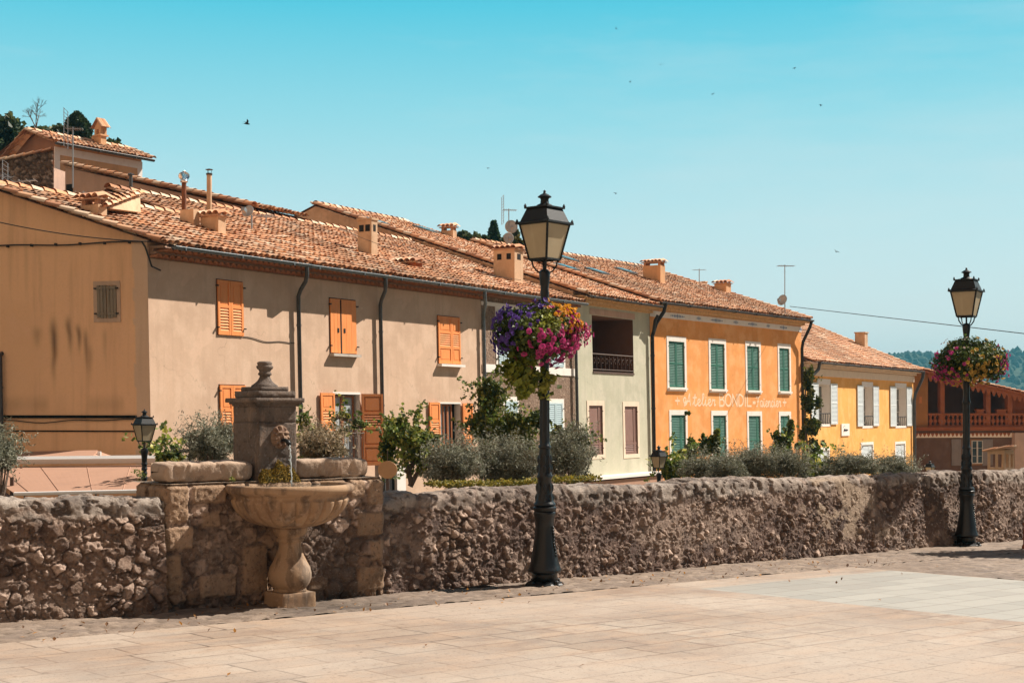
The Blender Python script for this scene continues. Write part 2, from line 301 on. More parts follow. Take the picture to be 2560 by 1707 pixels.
M['sign'] = mat('tan_board', (.60,.34,.17), .7, [(8,V1,(.5,.28,.14),.45,.7,.5)])
M['paint'] = mat('cream_lettering', (.84,.60,.40), .85, [(14,V1,(.78,.47,.26),.52,.7,.6)])
M['bluep'] = mat('blue_painted_ornament', (.13,.20,.33), .8, [(14,V1,(.3,.33,.38),.5,.7,.6)])
M['ink'] = mat('dark_ink', (.04,.04,.05), .8)
M['water'] = mat('water_jet', (.75,.8,.8), .1, (), None, spec=1.0, trans=.3)
M['pool'] = mat('basin_water', (.03,.04,.035), .04, spec=1.0)
M['bird'] = mat('bird_feathers', (.015,.013,.012), .8)
M['wire'] = mat('cable', (.03,.03,.03), .7)
# ================================================================ ground, paving, path, hills
E1 = A(.751, .660); E2 = A(.660, -.751)       # along the paving edge, and away from the wall
KC = A(4.5, 18.8)                             # far corner of the pale paving
def ef(e, f): return KC[0]+e*E1[0]+f*E2[0], KC[1]+e*E1[1]+f*E2[1]
def paving_material():
    m = bpy.data.materials.new('limestone_paving'); m.use_nodes = True; nt = m.node_tree; N = nt.nodes; L = nt.links; b = N['Principled BSDF']
    at_ = N.new('ShaderNodeAttribute'); at_.attribute_name = 'ef'
    warp = N.new('ShaderNodeTexNoise'); warp.inputs['Scale'].default_value = 1.1; L.new(at_.outputs['Vector'], warp.inputs[0])
    wv = N.new('ShaderNodeVectorMath'); wv.operation = 'MULTIPLY_ADD'; wv.inputs[1].default_value = (.05,.05,0); L.new(warp.outputs['Color'], wv.inputs[0]); L.new(at_.outputs['Vector'], wv.inputs[2])
    def bricks(w, h, off, c1, c2, mort, fr=2):
        br = N.new('ShaderNodeTexBrick'); br.offset = off; br.offset_frequency = fr; br.squash = 1.35; br.squash_frequency = 3
        br.inputs['Scale'].default_value = 1; br.inputs['Brick Width'].default_value = w; br.inputs['Row Height'].default_value = h
        br.inputs['Mortar Size'].default_value = mort; br.inputs['Mortar Smooth'].default_value = .3; br.inputs['Bias'].default_value = 0
        br.inputs['Color1'].default_value = c1+(1,); br.inputs['Color2'].default_value = c2+(1,); br.inputs['Mortar'].default_value = (.10,.07,.045,1)
        L.new(wv.outputs[0], br.inputs[0]); return br
    b1 = bricks(.62,.42,.43,(.27,.205,.155),(.45,.37,.29),.014)
    b2 = bricks(.62,.42,.43,(.42,.32,.24),(.37,.30,.24),.014)
    b3 = bricks(.55,.36,.5,(.29,.27,.235),(.36,.335,.29),.005)
    def mix(f, a, c):
        x = N.new('ShaderNodeMix'); x.data_type = 'RGBA'
        if isinstance(f, float): x.inputs[0].default_value = f
        else: L.new(f, x.inputs[0])
        for k, s_ in ((6, a), (7, c)):
            if isinstance(s_, tuple): x.inputs[k].default_value = s_+(1,)
            else: L.new(s_, x.inputs[k])
        return x.outputs[2]
    def noi(sc, lo, hi, amt, st=(1,1,1)):
        mp = N.new('ShaderNodeMapping'); mp.inputs['Scale'].default_value = st; L.new(at_.outputs['Vector'], mp.inputs[0])
        n = N.new('ShaderNodeTexNoise'); n.inputs['Scale'].default_value = sc; n.inputs['Detail'].default_value = 5; L.new(mp.outputs[0], n.inputs[0])
        r = N.new('ShaderNodeMapRange'); r.inputs[1].default_value = lo; r.inputs[2].default_value = hi; r.inputs[4].default_value = amt; L.new(n.outputs[0], r.inputs[0]); return r.outputs[0]
    L.new(mix(noi(.8,.46,.56,1.0), (.17,.12,.085), (.02,.014,.01)), b1.inputs['Mortar']); c = mix(.3, b1.outputs['Color'], b2.outputs['Color'])
    c = mix(noi(.55,.42,.66,.6), c, (.25,.16,.105)); c = mix(noi(.9,.5,.68,.5), c, (.29,.235,.19)); c = mix(noi(6,.48,.68,.45), c, (.29,.21,.155)); c = mix(noi(2.2,.5,.62,.55,(1,2.5,1)), c, (.25,.175,.13))
    c3 = mix(noi(1.1,.5,.72,.35), b3.outputs['Color'], (.30,.26,.22))
    c = mix(noi(26,.5,.72,.28), c, (.23,.17,.12)); c = mix(noi(1.6,.5,.62,.45,(1,2.2,1)), c, (.40,.27,.18)); c = mix(noi(3.3,.52,.66,.4), c, (.25,.205,.17)); c = mix(noi(.35,.45,.6,.5), c, (.44,.36,.29)); c = mix(noi(45,.60,.68,.6), c, (.10,.075,.06)); c = mix(noi(12,.62,.68,.5), c, (.15,.11,.08))
    mk = N.new('ShaderNodeAttribute'); mk.attribute_name = 'Col'
    sp = N.new('ShaderNodeSeparateXYZ'); L.new(wv.outputs[0], sp.inputs[0])
    def cmp(sock, lo, hi):
        a = N.new('ShaderNodeMapRange'); a.inputs[1].default_value = lo; a.inputs[2].default_value = lo+.06; L.new(sock, a.inputs[0])
        d = N.new('ShaderNodeMapRange'); d.inputs[1].default_value = hi; d.inputs[2].default_value = hi+.06; d.inputs[3].default_value = 1; d.inputs[4].default_value = 0; L.new(sock, d.inputs[0])
        q = N.new('ShaderNodeMath'); q.operation = 'MULTIPLY'; L.new(a.outputs[0], q.inputs[0]); L.new(d.outputs[0], q.inputs[1]); return q.outputs[0]
    q = N.new('ShaderNodeMath'); q.operation = 'MULTIPLY'; L.new(cmp(sp.outputs[0], -3.75, -.05), q.inputs[0]); L.new(cmp(sp.outputs[1], .62, 30), q.inputs[1])
    c = mix(q.outputs[0], c, c3)
    L.new(c, b.inputs['Base Color']); b.inputs['Roughness'].default_value = .62; b.inputs['Specular IOR Level'].default_value = .35
    n = N.new('ShaderNodeTexNoise'); n.inputs['Scale'].default_value = 18; n.inputs['Detail'].default_value = 6; L.new(at_.outputs['Vector'], n.inputs[0])
    ad = N.new('ShaderNodeMath'); ad.operation = 'MULTIPLY_ADD'; ad.inputs[1].default_value = -.8; L.new(b1.outputs['Fac'], ad.inputs[0]); L.new(n.outputs[0], ad.inputs[2])
    bm = N.new('ShaderNodeBump'); bm.inputs['Strength'].default_value = .3; bm.inputs['Distance'].default_value = .008; L.new(ad.outputs[0], bm.inputs['Height']); L.new(bm.outputs[0], b.inputs['Normal'])
    return m
def sheet(name, e, f, zoff, hfun, material, colfun=None, kind='structure'):
    Eg, Fg = np.meshgrid(e, f, indexing='ij'); x, y = ef(Eg, Fg); z = gz(x, y) + zoff + (hfun(Eg, Fg) if hfun else 0)
    mb = MB(); mb.add(np.stack([x, y, z], -1).reshape(-1,3), grid_quads(len(e), len(f)), 0, None if colfun is None else colfun(Eg, Fg).reshape(-1,3))
    o = mb.build(name, material, None, smooth=True, kind=kind)
    at_ = o.data.attributes.new('ef', 'FLOAT_VECTOR', 'POINT'); at_.data.foreach_set('vector', np.stack([Eg, Fg, 0*Eg], -1).ravel()); return o
sheet('pavement', np.linspace(-26, 0, 140), np.linspace(0, 40, 200), .012, lambda e, f: .006*fbm(e*.8, f*.8, 1, 3), paving_material())
M['cobble'] = mat('cobble_path', (1,1,1), .85, [(1.2,V1,(.19,.135,.095),.45,.7,.5),(22,V1,(.10,.075,.06),.52,.7,.5),(45,V1,(.36,.28,.22),.6,.72,.4)], (60,.6,.01), attr=True)
def cobh(e, f):
    we = e + .05*fbm(e*3, f*3, 2, 2); wf = f + .05*fbm(e*3+9, f*3, 5, 2)
    f1, f2, a, b = voro(we/.21, wf/.13, 4); return we, wf, f1, f2, a, b
def cob_height(e, f):
    we, wf, f1, f2, a, b = cobh(e, f); return .016*sstep(0, .35, f2-f1)*(.4+.8*a) + .012*fbm(e*9, f*9, 3, 3) + .03*(fbm(e*.9, f*.9, 6, 2)-.5) - .012*(b > .86)
def cob_col(e, f):
    we, wf, f1, f2, a, b = cobh(e, f); m = sstep(.02, .14, f2-f1)
    c = mixc((.12,.09,.065), mixc((.17,.13,.105), (.28,.215,.165), a), m)
    x, y = ef(e, f); wet = np.exp(-(((x+2.2)/1.5)**2 + ((y-14.0)/.75)**2)); return c*(1-.6*wet[..., None])
ea = np.concatenate([np.arange(-16, 3, .035), np.arange(3, 14, .09)])
sheet('path', ea, np.arange(-4.6, 0, .03), 0, cob_height, M['cobble'], cob_col)
sheet('path', np.arange(0, 14, .05), np.arange(0, 12, .05), -.002, cob_height, M['cobble'], cob_col)
M['earth'] = mat('earth', (.13,.10,.075), .95, [(.02,V1,(.07,.085,.04),.4,.6,.8),(.5,V1,(.16,.125,.09),.5,.7,.5)], (5,.5,.05))
# one sheet to the horizon: plaza level, garden terrace behind the wall, street level, open land
ED = A(.736, .677); EN = A(-.677, .736); W0 = A(-1.36, 15.3)
mb = MB(); us = [-1000, -60, -30, 0, 30, 60, 2500]; qs = [(-1000, 'p'), (-60, 'p'), (.55, 'p'), (.56, -.8), (8, -.8), (8.01, -3.4), (300, -3.4), (9000, -3.4)]
P = []
for u in us:
    for q, z in qs:
        x, y = W0 + ED*u + EN*q; P.append((x, y, (max(-6, gz(x, y)-.12)) if z == 'p' else z))
mb.add(P, grid_quads(len(us), len(qs))); mb.build('ground', M['earth'], None, kind='structure')
# unseen pale street sheet, added to bounce light up under the right-hand eaves
M['palebounce'] = mat('pale_bounce_sheet', (.46,.37,.28), .9, [(.5,V1,(.36,.29,.22),.4,.65,.8)], (8,.4,.02))
mb = MB(); mb.add([A(2,44,-3.38), A(9,40,-3.38), A(38,84,-3.38), A(27,90,-3.38)], [[0,1,2,3]]); mb.build('street', M['palebounce'], None, kind='structure')
# wooded hills on the skyline
M['wood_hill'] = mat('wooded_hill', (.022,.04,.022), .95, [(.012,V1,(.06,.085,.04),.4,.65,.8),(.05,V1,(.02,.035,.02),.45,.65,.7)], (.08,1,3))
def hill_top(x): return 52 + .010*(x-560) + 7*(fbm(x*.006, x*0+2, 1, 3)-.5)
hx = np.linspace(-1200, 3000, 700); hy = np.linspace(0, 1, 60)
Hx, Hy = np.meshgrid(hx, hy, indexing='ij'); yy = 1350 + 650*Hy
rise = sstep(150, 440, Hx)
hz = -3.4 - 4 + (hill_top(Hx)*rise*1.52+4)*sstep(0, 1, Hy)**.9 + 9*(fbm(Hx*.02, yy*.02, 2, 5)-.5)*Hy*rise
mb = MB(); mb.add(np.stack([Hx, yy, hz], -1).reshape(-1,3), grid_quads(700, 60)); mb.build('hills', M['wood_hill'], None, smooth=True, kind='structure')
def blobs(mb, P, Rr, cols, n=1):              # rough little crowns
    bm = bmesh.new(); bmesh.ops.create_icosphere(bm, subdivisions=1, radius=1); V = np.array([v.co for v in bm.verts]); Fc = np.array([[v.index for v in f.verts] for f in bm.faces]); bm.free()
    for p, r, c in zip(P, Rr, cols):
        d = 1 + .35*(rng.random(len(V))-.5); mb.add(V*d[:, None]*A(r, r, r*rng.uniform(.9, 1.5)) + p, Fc, 0, np.clip(A(*c)*rng.uniform(.7, 1.3, (len(V), 1)), 0, 1))
mb = MB(); P = []; Rr = []; C = []
for i in range(2600):
    x = rng.uniform(300, 1250); k = rng.random()**.5 if i > 700 else 1.0; yk = 1350+650*k
    ix = int((x+1200)/4200*699); iy = int(k*59); P.append((x, yk + rng.uniform(-6, 6), hz[ix, iy]+2.0)); Rr.append(rng.uniform(2.6, 5.6) if i < 700 else rng.uniform(4, 8)); C.append(mixc((.015,.03,.018), (.035,.055,.03), rng.random()))
blobs(mb, P, Rr, C)
M['farwood'] = mat('far_wood', (1,1,1), .95, attr=True)
tag(mb.build('forest', M['farwood']), 'dark wood of small round trees covering the far ridge', 'forest', kind='stuff')

# ================================================================ rubble walls
def stone_layers(u, q, dens, big=.155, small=.072, seed=0):
    wu = u + .12*(fbm(u*2.5, q*2.5, seed, 3)-.5) + .05*(fbm(u*14, q*14, seed+2, 3)-.5); wq = q + .12*(fbm(u*2.5+7, q*2.5+3, seed+1, 3)-.5) + .05*(fbm(u*14+5, q*14+9, seed+3, 3)-.5)
    def layer(size, sd, d, hmax, fl=.80):
        f1, f2, a, b, ox, oy = voro2(wu/size, wq/(size*fl), sd); e = f2-f1; c_ = (a*7.3+b*3.1) % 1; keep = c_ < d
        m = sstep(.05, .13, e)*keep*sstep(.52, .44, f1); f = ((a*31) % 1-.5)*ox*2.2 + ((b*17) % 1-.5)*oy*2.2 - np.abs(ox*((b*53) % 1)+oy*((a*41) % 1))*.9
        return m, m*hmax*np.clip(.55+.5*b+f, .12, 1.5), e, keep, b
    m1, h, e, keep, b1 = layer(big, seed+1, dens, .040); tone = (b1*3.7) % 1; stone = m1.copy()
    m2, h2, e2, k2, b2 = layer(small, seed+2, dens*.8, .026); m2 = m2*(1-m1); h = h + h2*(1-m1); tone = np.where(m2 > m1, (b2*5.3) % 1, tone); stone = np.maximum(stone, m2)
    m3, h3, e3, k3, b3 = layer(.042, seed+4, .26, .012); h = h + h3*(1-stone); tone = np.where((m3 > .5) & (stone < .4), .35+.5*((b3*9) % 1), tone); stone = np.maximum(stone, m3*.75)
    h = h - .020*sstep(.14, .02, e)*keep - .008*sstep(.14, .02, e2)*k2*(1-m1)
    rough = fbm(u*14, q*14, seed+3, 4)-.5; pit = sstep(.58, .72, fbm(u*22, q*22, seed+2, 3))
    h = h + .019*rough + .013*(fbm(u*38, q*38, seed+1, 2)-.5) - .016*pit*(.4+.6*stone) + .05*(fbm(u*2.2, q*2.2, seed+5, 3)-.5)
    return h, stone, tone, pit
def stone_colour(h, stone, tone, pit, u, q, warm=0.0, mort=(.2,.14,.1)):
    light = mixc((.14,.10,.075), (.78,.62,.48), tone**2.0); light = mixc(light, (.56,.36,.20), warm*(vnoise(u*1.7, q*1.7, 2)))
    mo = mixc(mort, A(*mort)*.62, sstep(.45, .7, fbm(u*1.6, q*1.6, 2, 4))); mo = mixc(mo, (.34,.26,.195), sstep(.50, .62, fbm(u*1.1+4, q*1.5, 1, 4))*.85)
    c = mixc(mo, light, stone*.85); c = mixc(c, (.10,.075,.06), pit*stone*.6)
    return mixc(c, (.085,.058,.048), sstep(.55, .70, fbm(u*5, q*5, 3, 4))*.6)*A(.93,.88,.92)
def rubble_wall(name, P0, P1, nrm, topz, batter, thick, res, dens, label, seed=0, caps=True, warm=.2, mort=(.255,.185,.13), wiggle=.05, bottom=.12, big=.155, patch=None):
    P0, P1 = A(*P0), A(*P1); Ln = np.linalg.norm(P1-P0); d = (P1-P0)/Ln; n = A(*nrm)
    nu = int(Ln/res); u = np.linspace(0, Ln, nu); xb = P0[0]+d[0]*u; yb = P0[1]+d[1]*u; zb = gz(xb, yb) - bottom
    zt = topz(u) + wiggle*(fbm(u*1.6, u*0+seed, seed, 4)-.5)*2; H = (zt-zb)
    rr = .09; q = np.arange(0, 1.0+1e-6, res/1.25)       # face fraction, then rounded top
    arc = np.linspace(0, 1, max(6, int(.30/res)))[1:]; flat = np.linspace(0, 1, int((thick-2*rr)/res/2)+2)[1:]; arc2 = np.linspace(0, 1, 8)[1:]; back = A(.3, 1.0)
    U = np.repeat(u[:, None], len(q)+len(arc)+len(flat)+len(arc2)+2, 1); OFF = []; Z = []; N1 = []; N2 = []; Q = []
    Hc = H-rr
    for k in q: OFF.append(batter*(1-k)+0*u); Z.append(zb+Hc*k); N1.append(1+0*u); N2.append(0*u); Q.append(Hc*k)
    for k in arc: a = k*math.pi/2; OFF.append(-rr*(1-math.cos(a))+0*u); Z.append(zb+Hc+rr*math.sin(a)); N1.append(math.cos(a)+0*u); N2.append(math.sin(a)+0*u); Q.append(Hc+rr*a)
    for k in flat: OFF.append(-rr-k*(thick-2*rr)+0*u); Z.append(zb+H); N1.append(0*u); N2.append(1+0*u); Q.append(Hc+rr*1.57+k*(thick-2*rr))
    for k in arc2: a = k*math.pi/2; OFF.append(-thick+rr*(1-math.sin(a))+0*u); Z.append(zb+Hc+rr*math.cos(a)); N1.append(-math.sin(a)+0*u); N2.append(math.cos(a)+0*u); Q.append(Hc+thick+rr*a)
    for k in back: OFF.append(-thick+0*u); Z.append(zb+Hc*(1-k)-.6*(k==1)); N1.append(-1+0*u); N2.append(0*u); Q.append(Hc+thick+.3+k)
    OFF, Z, N1, N2, Q = [np.stack(x, 1) for x in (OFF, Z, N1, N2, Q)]
    h, st, tone, pit = stone_layers(U, Q, dens(U, Q) if callable(dens) else dens, big=big, seed=seed)
    capm = sstep(-.14, -.04, Q-(Hc[:, None]) + .10*(fbm(U*1.5, U*0, seed+2, 3)-.5)*2) if caps else 0*Q
    c1, c2, ca, cb = voro(U/.8 + .5*fbm(U*2, Q*3, 3, 3) + .2*fbm(U, Q, 1, 2), Q/.9+3.3, seed+3); cm = sstep(.0, .13, c2-c1)
    pits = sstep(.5, .68, fbm(U*11, Q*11, seed+1, 4)); hcap = .016*cm*(.4+cb) + .05*(fbm(U*6, Q*6, seed+4, 5)-.5) - .030*pits
    h = h*(1-capm) + hcap*capm
    col = stone_colour(h, st, tone, pit, U, Q, warm, mort)
    capc = mixc(mixc((.30,.25,.21), (.48,.42,.36), ca), (.07,.058,.052), np.clip(pits*.75 + .6*sstep(.5, .66, fbm(U*3.1, Q*3.1, seed, 4)), 0, 1)); col = mixc(col, capc, capm*(.35+.65*cm)*(.80 if caps is True else caps))
    if patch:                                 # smears of pale lime mortar
        pm = sstep(.50, .57, fbm(U*2.4+Q*1.5, Q*2.6-U*.8, 2, 4))*sstep(1.25, .6, np.abs(U-patch+.9*(Q-.7)))*sstep(.25, .5, Q)*sstep(1.6, 1.2, Q); col = mixc(col, (.40,.30,.215), pm*.85); h = h*(1-.6*pm)
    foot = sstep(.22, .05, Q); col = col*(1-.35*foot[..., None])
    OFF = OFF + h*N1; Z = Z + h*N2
    X = xb[:, None] + n[0]*OFF; Y = yb[:, None] + n[1]*OFF
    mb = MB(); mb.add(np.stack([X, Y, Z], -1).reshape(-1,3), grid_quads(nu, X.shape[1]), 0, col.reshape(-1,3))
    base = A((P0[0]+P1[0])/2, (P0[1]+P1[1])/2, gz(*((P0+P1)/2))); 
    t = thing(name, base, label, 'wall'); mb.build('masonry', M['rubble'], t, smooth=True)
    return t
WN = A(.677, -.736)
rubble_wall('stone_wall', (-1.60,15.08), (10.2,25.93), WN, lambda u: np.interp(u, [0,.25,1.2,3.4,7.6,11.2,14.5,20], [.60,.645,.70,.675,.64,.595,.56,.55]), .10, .46, .0105,
            lambda u, q: .36 - .13*sstep(2.0, 4.5, u) + .16*sstep(.4, .1, q), 'long rubble stone wall with pale pitted capstones running behind the lamp posts', 1, warm=.25, mort=(.155,.105,.078), caps=.6, big=.13, patch=8.9)
rubble_wall('stone_wall', (-6.6,11.77), (-3.30,13.50), (.465,-.885), lambda u: .835-.01*u, .17, .5, .0092, .52,
            'rubble stone wall of jutting stones left of the fountain', 5, warm=.35, mort=(.26,.18,.125))
# the ashlar block that carries the fountain
PD, PN = A(.777, .629), A(.629, -.777); PP = A(-3.30, 13.55); PL = 2.47
PF = Frame((PP[0], PP[1], 0), (PD[0], PD[1], 0), (PN[0], PN[1], 0))
def pier():
    path = [(-.62, -.02), ] ; side = .62; res = .0105
    u = np.concatenate([np.arange(-side, 0, res), np.arange(0, PL, res), np.arange(PL, PL+.35, res)]); nq = int(1.32/res); q = np.linspace(0, 1, nq)
    Uu, Qq = np.meshgrid(u, q, indexing='ij'); zt = .905 - .02*Uu*0
    H = 1.34; v = (1-Qq)*H                    # metres below the top
    t = np.clip(Uu, 0, PL); w = np.where(Uu < 0, Uu, np.where(Uu > PL, -(Uu-PL), 0))
    h, st, tone, pit = stone_layers(Uu, v, .97, big=.20, small=.09, seed=9); h = h*.75; blocks = np.zeros_like(h); tn = tone.copy()
    for i, (a0, a1, b0, b1) in enumerate([(-.34,.24,0,.38),(.26,.64,.0,.21),(-.2,.29,.40,.64),(-.24,.17,.66,1.06),(-.62,-.36,0,.3),(-.62,-.26,.42,.7),(2.27,2.8,0,.30),(2.04,2.25,0,.21),(2.13,2.8,.35,.62),(2.3,2.8,.65,.88),(2.14,2.8,.92,1.2),
                                       (.80,1.10,.62,1.12),(.36,.58,.26,.44),(.34,.75,.88,1.12),(1.55,1.80,.98,1.15),(.66,1.6,0,.18),(1.62,2.02,0,.14)]):
        du = np.minimum(Uu-a0, a1-Uu) + .02*(fbm(Uu*9, v*9, i, 2)-.5); dv = np.minimum(v-b0, b1-v) + .02*(fbm(Uu*9+4, v*9, i, 2)-.5); e = np.minimum(du, dv if b0 > 0 else np.minimum(b1-v, 9))
        m = sstep(0, .03, e); h = h*(1-m) + m*(.035+.012*(fbm(Uu*26, v*26, i, 3)-.5)*2 + .02*(fbm(Uu*5, v*5, i, 2)-.5)); blocks = np.maximum(blocks, m); tn = np.where(m > .5, .35+.5*random.random(), tn)
    st = np.maximum(st, blocks); gap = sstep(.25, 0, st)
    col = stone_colour(h, st, tn, pit*(1-blocks), Uu, v, .9, (.22,.165,.125))
    col = mixc(col, (.40,.26,.155), blocks*.6)
    stain = sstep(.38, .62, fbm(Uu*1.5, v*.8, 4, 3))*sstep(.15, .5, v)*((Uu > .45) & (Uu < 2.15)); col = mixc(col, (.10,.07,.055), stain*.65)
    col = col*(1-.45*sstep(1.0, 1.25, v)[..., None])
    corner = .0
    X = PP[0] + PD[0]*t + PN[0]*(w) ; Y = PP[1] + PD[1]*t + PN[1]*(w); zb = .905 - v + 0*t
    nx = np.where((Uu < 0)[..., None], -PD, np.where((Uu > PL)[..., None], PD, PN)); 
    rt = .05*sstep(.05, 0, v)                 # rounded top edge
    edge = sstep(.03, 0, np.abs(Uu)) + sstep(.03, 0, np.abs(Uu-PL)); hh = h - rt - .02*edge
    X = X + nx[..., 0]*hh; Y = Y + nx[..., 1]*hh
    root = thing('fountain_wall', A(PP[0], PP[1], gz(*PP)), 'block of large squared stones standing behind and beneath the fountain basin', 'wall')
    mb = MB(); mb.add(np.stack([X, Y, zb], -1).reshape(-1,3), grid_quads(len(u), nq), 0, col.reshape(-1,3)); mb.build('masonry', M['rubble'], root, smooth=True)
    a = np.arange(-.02, PL+.02, .02); b = np.arange(-.75, .03, .02); Aa, Bb = np.meshgrid(a, b, indexing='ij'); P = PF.L(Aa, Bb, .897 + .014*fbm(Aa*6, Bb*6, 2, 4) - .0*Aa)
    c = mixc((.30,.23,.17), (.12,.09,.07), sstep(.45, .65, fbm(Aa*4, Bb*4, 1, 4)))
    mb = MB(); mb.add(P.reshape(-1,3), grid_quads(len(a), len(b))[:, ::-1], 0, c.reshape(-1,3)); mb.build('top_slab', M['rubble'], root, smooth=True)
    return root
pier()
# worn stone troughs resting on the block, either side of the pillar
def trough(t0, t1, w0, w1, h, label, seed):
    n = 70; k = 44; mb = MB(); th = np.linspace(0, 2*math.pi, k, endpoint=False); V = []
    for i in range(n):
        s_ = i/(n-1); e = abs(2*s_-1); sh = (1-e**16)**.4 if e < 1 else 0.02; sh = max(sh, .02)
        for a in th:
            ca, sa = math.cos(a), math.sin(a); x = np.sign(ca)*abs(ca)**.36*(w1-w0)/2*(.62+.38*sh); z = np.sign(sa)*abs(sa)**.34*h/2*sh
            x *= (1 + .20*z/h)                # wider at the lip than at the foot
            V.append((t0+(t1-t0)*s_, (w0+w1)/2+x, h/2+z))
    V = np.array(V); r = .022*(fbm(V[:,0]*7+seed, V[:,1]*5+V[:,2]*9, seed, 4)-.5)*2 - .015*sstep(.55,.7,fbm(V[:,0]*16, V[:,2]*16+V[:,1]*9, seed+1, 3))
    V[:,1] += r*np.sign(V[:,1]-(w0+w1)/2); V[:,2] += r*.7*np.sign(V[:,2]-h/2)
    P = PF.L(V[:,0], V[:,1], V[:,2]+.905); Fc = [[i*k+j, i*k+(j+1)%k, (i+1)*k+(j+1)%k, (i+1)*k+j] for i in range(n-1) for j in range(k)] + [list(range(k))[::-1], [(n-1)*k+j for j in range(k)]]
    mb.add(P, Fc); o = mb.build('stone_trough', M['slab'], None, smooth=True); c = PF.L((t0+t1)/2, (w0+w1)/2, .905)
    o.data.transform(Matrix.Translation(-c)); o.location = c
    tag(o, label, 'trough', 'stone troughs on the fountain wall')
trough(PF.pix(392, 1180, -.26)[0], .99, -.46, -.06, .205, 'long worn stone trough lying on the wall left of the fountain pillar', 1)
trough(1.50, PF.pix(902, 1175, -.25)[0], -.42, -.08, .205, 'short worn stone trough lying on the wall right of the fountain pillar', 3)
# ================================================================ houses: builders
def tpix(fr, px, py, t=0):                    # pixel -> (w, v) on the cross plane t
    Mx = np.column_stack([fr.n, fr.U, -ray(px, py)]); r = np.linalg.solve(Mx, EYE - fr.P - t*fr.d); return r[0], r[1]
PAL = A((.60,.275,.135),(.64,.34,.19),(.54,.235,.115),(.68,.41,.26),(.44,.20,.11),(.72,.50,.34),(.33,.19,.125))*A(.95,1.03,1.08)
PALW = np.array([.27,.22,.17,.13,.10,.07,.04])
def tile_field(mb, fr, tl, tr, s0, s1, we, ve, p, sp=.205, ex=.335, seed=0, tone=1.0):
    r_ = np.random.default_rng(seed+11); nn = unit(p*fr.n + fr.U)
    rows = int((s1-s0)/ex)+1
    T, Sx = [], []
    for j in range(rows):
        s_ = s0 + j*ex; a, b = tl(s_), tr(s_); k0, k1 = math.ceil((a+.06)/sp), math.floor((b-.06)/sp)
        for k in range(k0, k1+1): T.append(k*sp); Sx.append(s_)
    T, Sx = np.array(T), np.array(Sx); n = len(T); K = 7
    an = np.linspace(-1.42, 1.42, K)
    for kind in (0, 1):
        lo, hi = (.100, .080) if kind == 0 else (.085, .105)
        js = r_.normal(0, .022, n); jt = r_.normal(0, .006, n); rot = r_.normal(0, .02, n); lift = np.abs(r_.normal(0, .009, n))
        tt = T + jt + (sp/2 if kind else 0); ss = Sx + js; ln = .40
        vt = []; 
        for end, rad in ((0, lo), (1, hi)):
            x = rad*np.sin(an); h = (rad*np.cos(an)*.92 + (.024 if end == 0 else .0)) if kind == 0 else (-rad*np.cos(an)*.75 + .055 + (.012 if end == 0 else -.012))
            t = tt[:, None] + x[None] + (rot*end*ln)[:, None]; s_ = (ss + end*ln)[:, None] + 0*t; hh = h[None] + (lift if end == 0 else lift*0)[:, None] + .012
            vt.append(np.stack([t, s_, hh], -1))
        q = np.concatenate(vt, 1).reshape(-1, 3)
        Pw = fr.L(q[:,0], we - q[:,1], ve + p*q[:,1]) + q[:,2:3]*nn
        base = (np.arange(n)*2*K)[:, None]; i = np.arange(K-1)
        Fq = np.stack([base+i, base+i+1, base+K+i+1, base+K+i], -1).reshape(-1, 4)
        c = PAL[r_.choice(len(PAL), n, p=PALW)]*r_.uniform(.78, 1.12, (n, 1))*tone
        patch = fbm(T*.35+seed, Sx*.35, seed, 3); c = c*(1.08-.28*sstep(.4, .7, patch))[:, None]
        if kind: c = c*.9
        mb.add(Pw, Fq, 0, np.repeat(c, 2*K, 0))
    return mb
def tile_line(mb, P0, P1, r=.11, ex=.36, up=(0,0,1), seed=0):
    P0, P1 = A(*P0), A(*P1); d = P1-P0; Ln = np.linalg.norm(d); d = d/Ln; up = A(*up); a = unit(np.cross(d, up)); b = np.cross(a, d); n = max(1, int(Ln/ex)); r_ = np.random.default_rng(seed)
    an = np.linspace(-1.5, 1.5, 7)
    for i in range(n):
        V = []; j = r_.normal(0, .006, 2)
        for e, rad, h in ((0, r*1.1, .03), (1, r*.92, 0)):
            o = P0 + d*(i*Ln/n + e*(Ln/n+.05)) + a*j[0]
            for q in an: V.append(o + a*rad*math.sin(q) + b*(rad*math.cos(q)*.85 + h))
        mb.add(V, [[k, k+1, k+8, k+7] for k in range(6)], 0, PAL[r_.integers(0, 6)]*r_.uniform(.85, 1.15))
def genoise(mb, fr, t0, t1, ve, we, rows=2, sp=.20):
    n = int((t1-t0)/sp); sp = (t1-t0)/n
    for r in range(rows):
        w1 = we*(r+1)/rows*.92; w0 = 0 if r == 0 else we*r/rows*.92-.10; vb = ve - .07 - .125*(rows-1-r) - .055
        an = np.linspace(0, math.pi, 8)
        for i in range(n):
            tc = t0 + (i+.5 + (.5 if r % 2 else 0))*sp
            if tc > t1: continue
            V = []
            for w in (w0, w1):
                for rad in (.088, .070):
                    for a in an: V.append(fr.L(tc - rad*math.cos(a)*sp/.20, w, vb + rad*math.sin(a)))
            Fc = [[k, k+1, k+17, k+16] for k in range(7)] + [[8+k, 24+k, 25+k, 9+k] for k in range(7)] + [[16+k, 17+k, 25+k, 24+k] for k in range(7)]
            mb.add(V, Fc, 0)
        mb.box(fr, t0, t1, -.02, w1-.012, vb+.075, vb+.128, 1)
        mb.box(fr, t0, t1, -.02, max(w0, .004), vb-.02, vb+.08, 1)
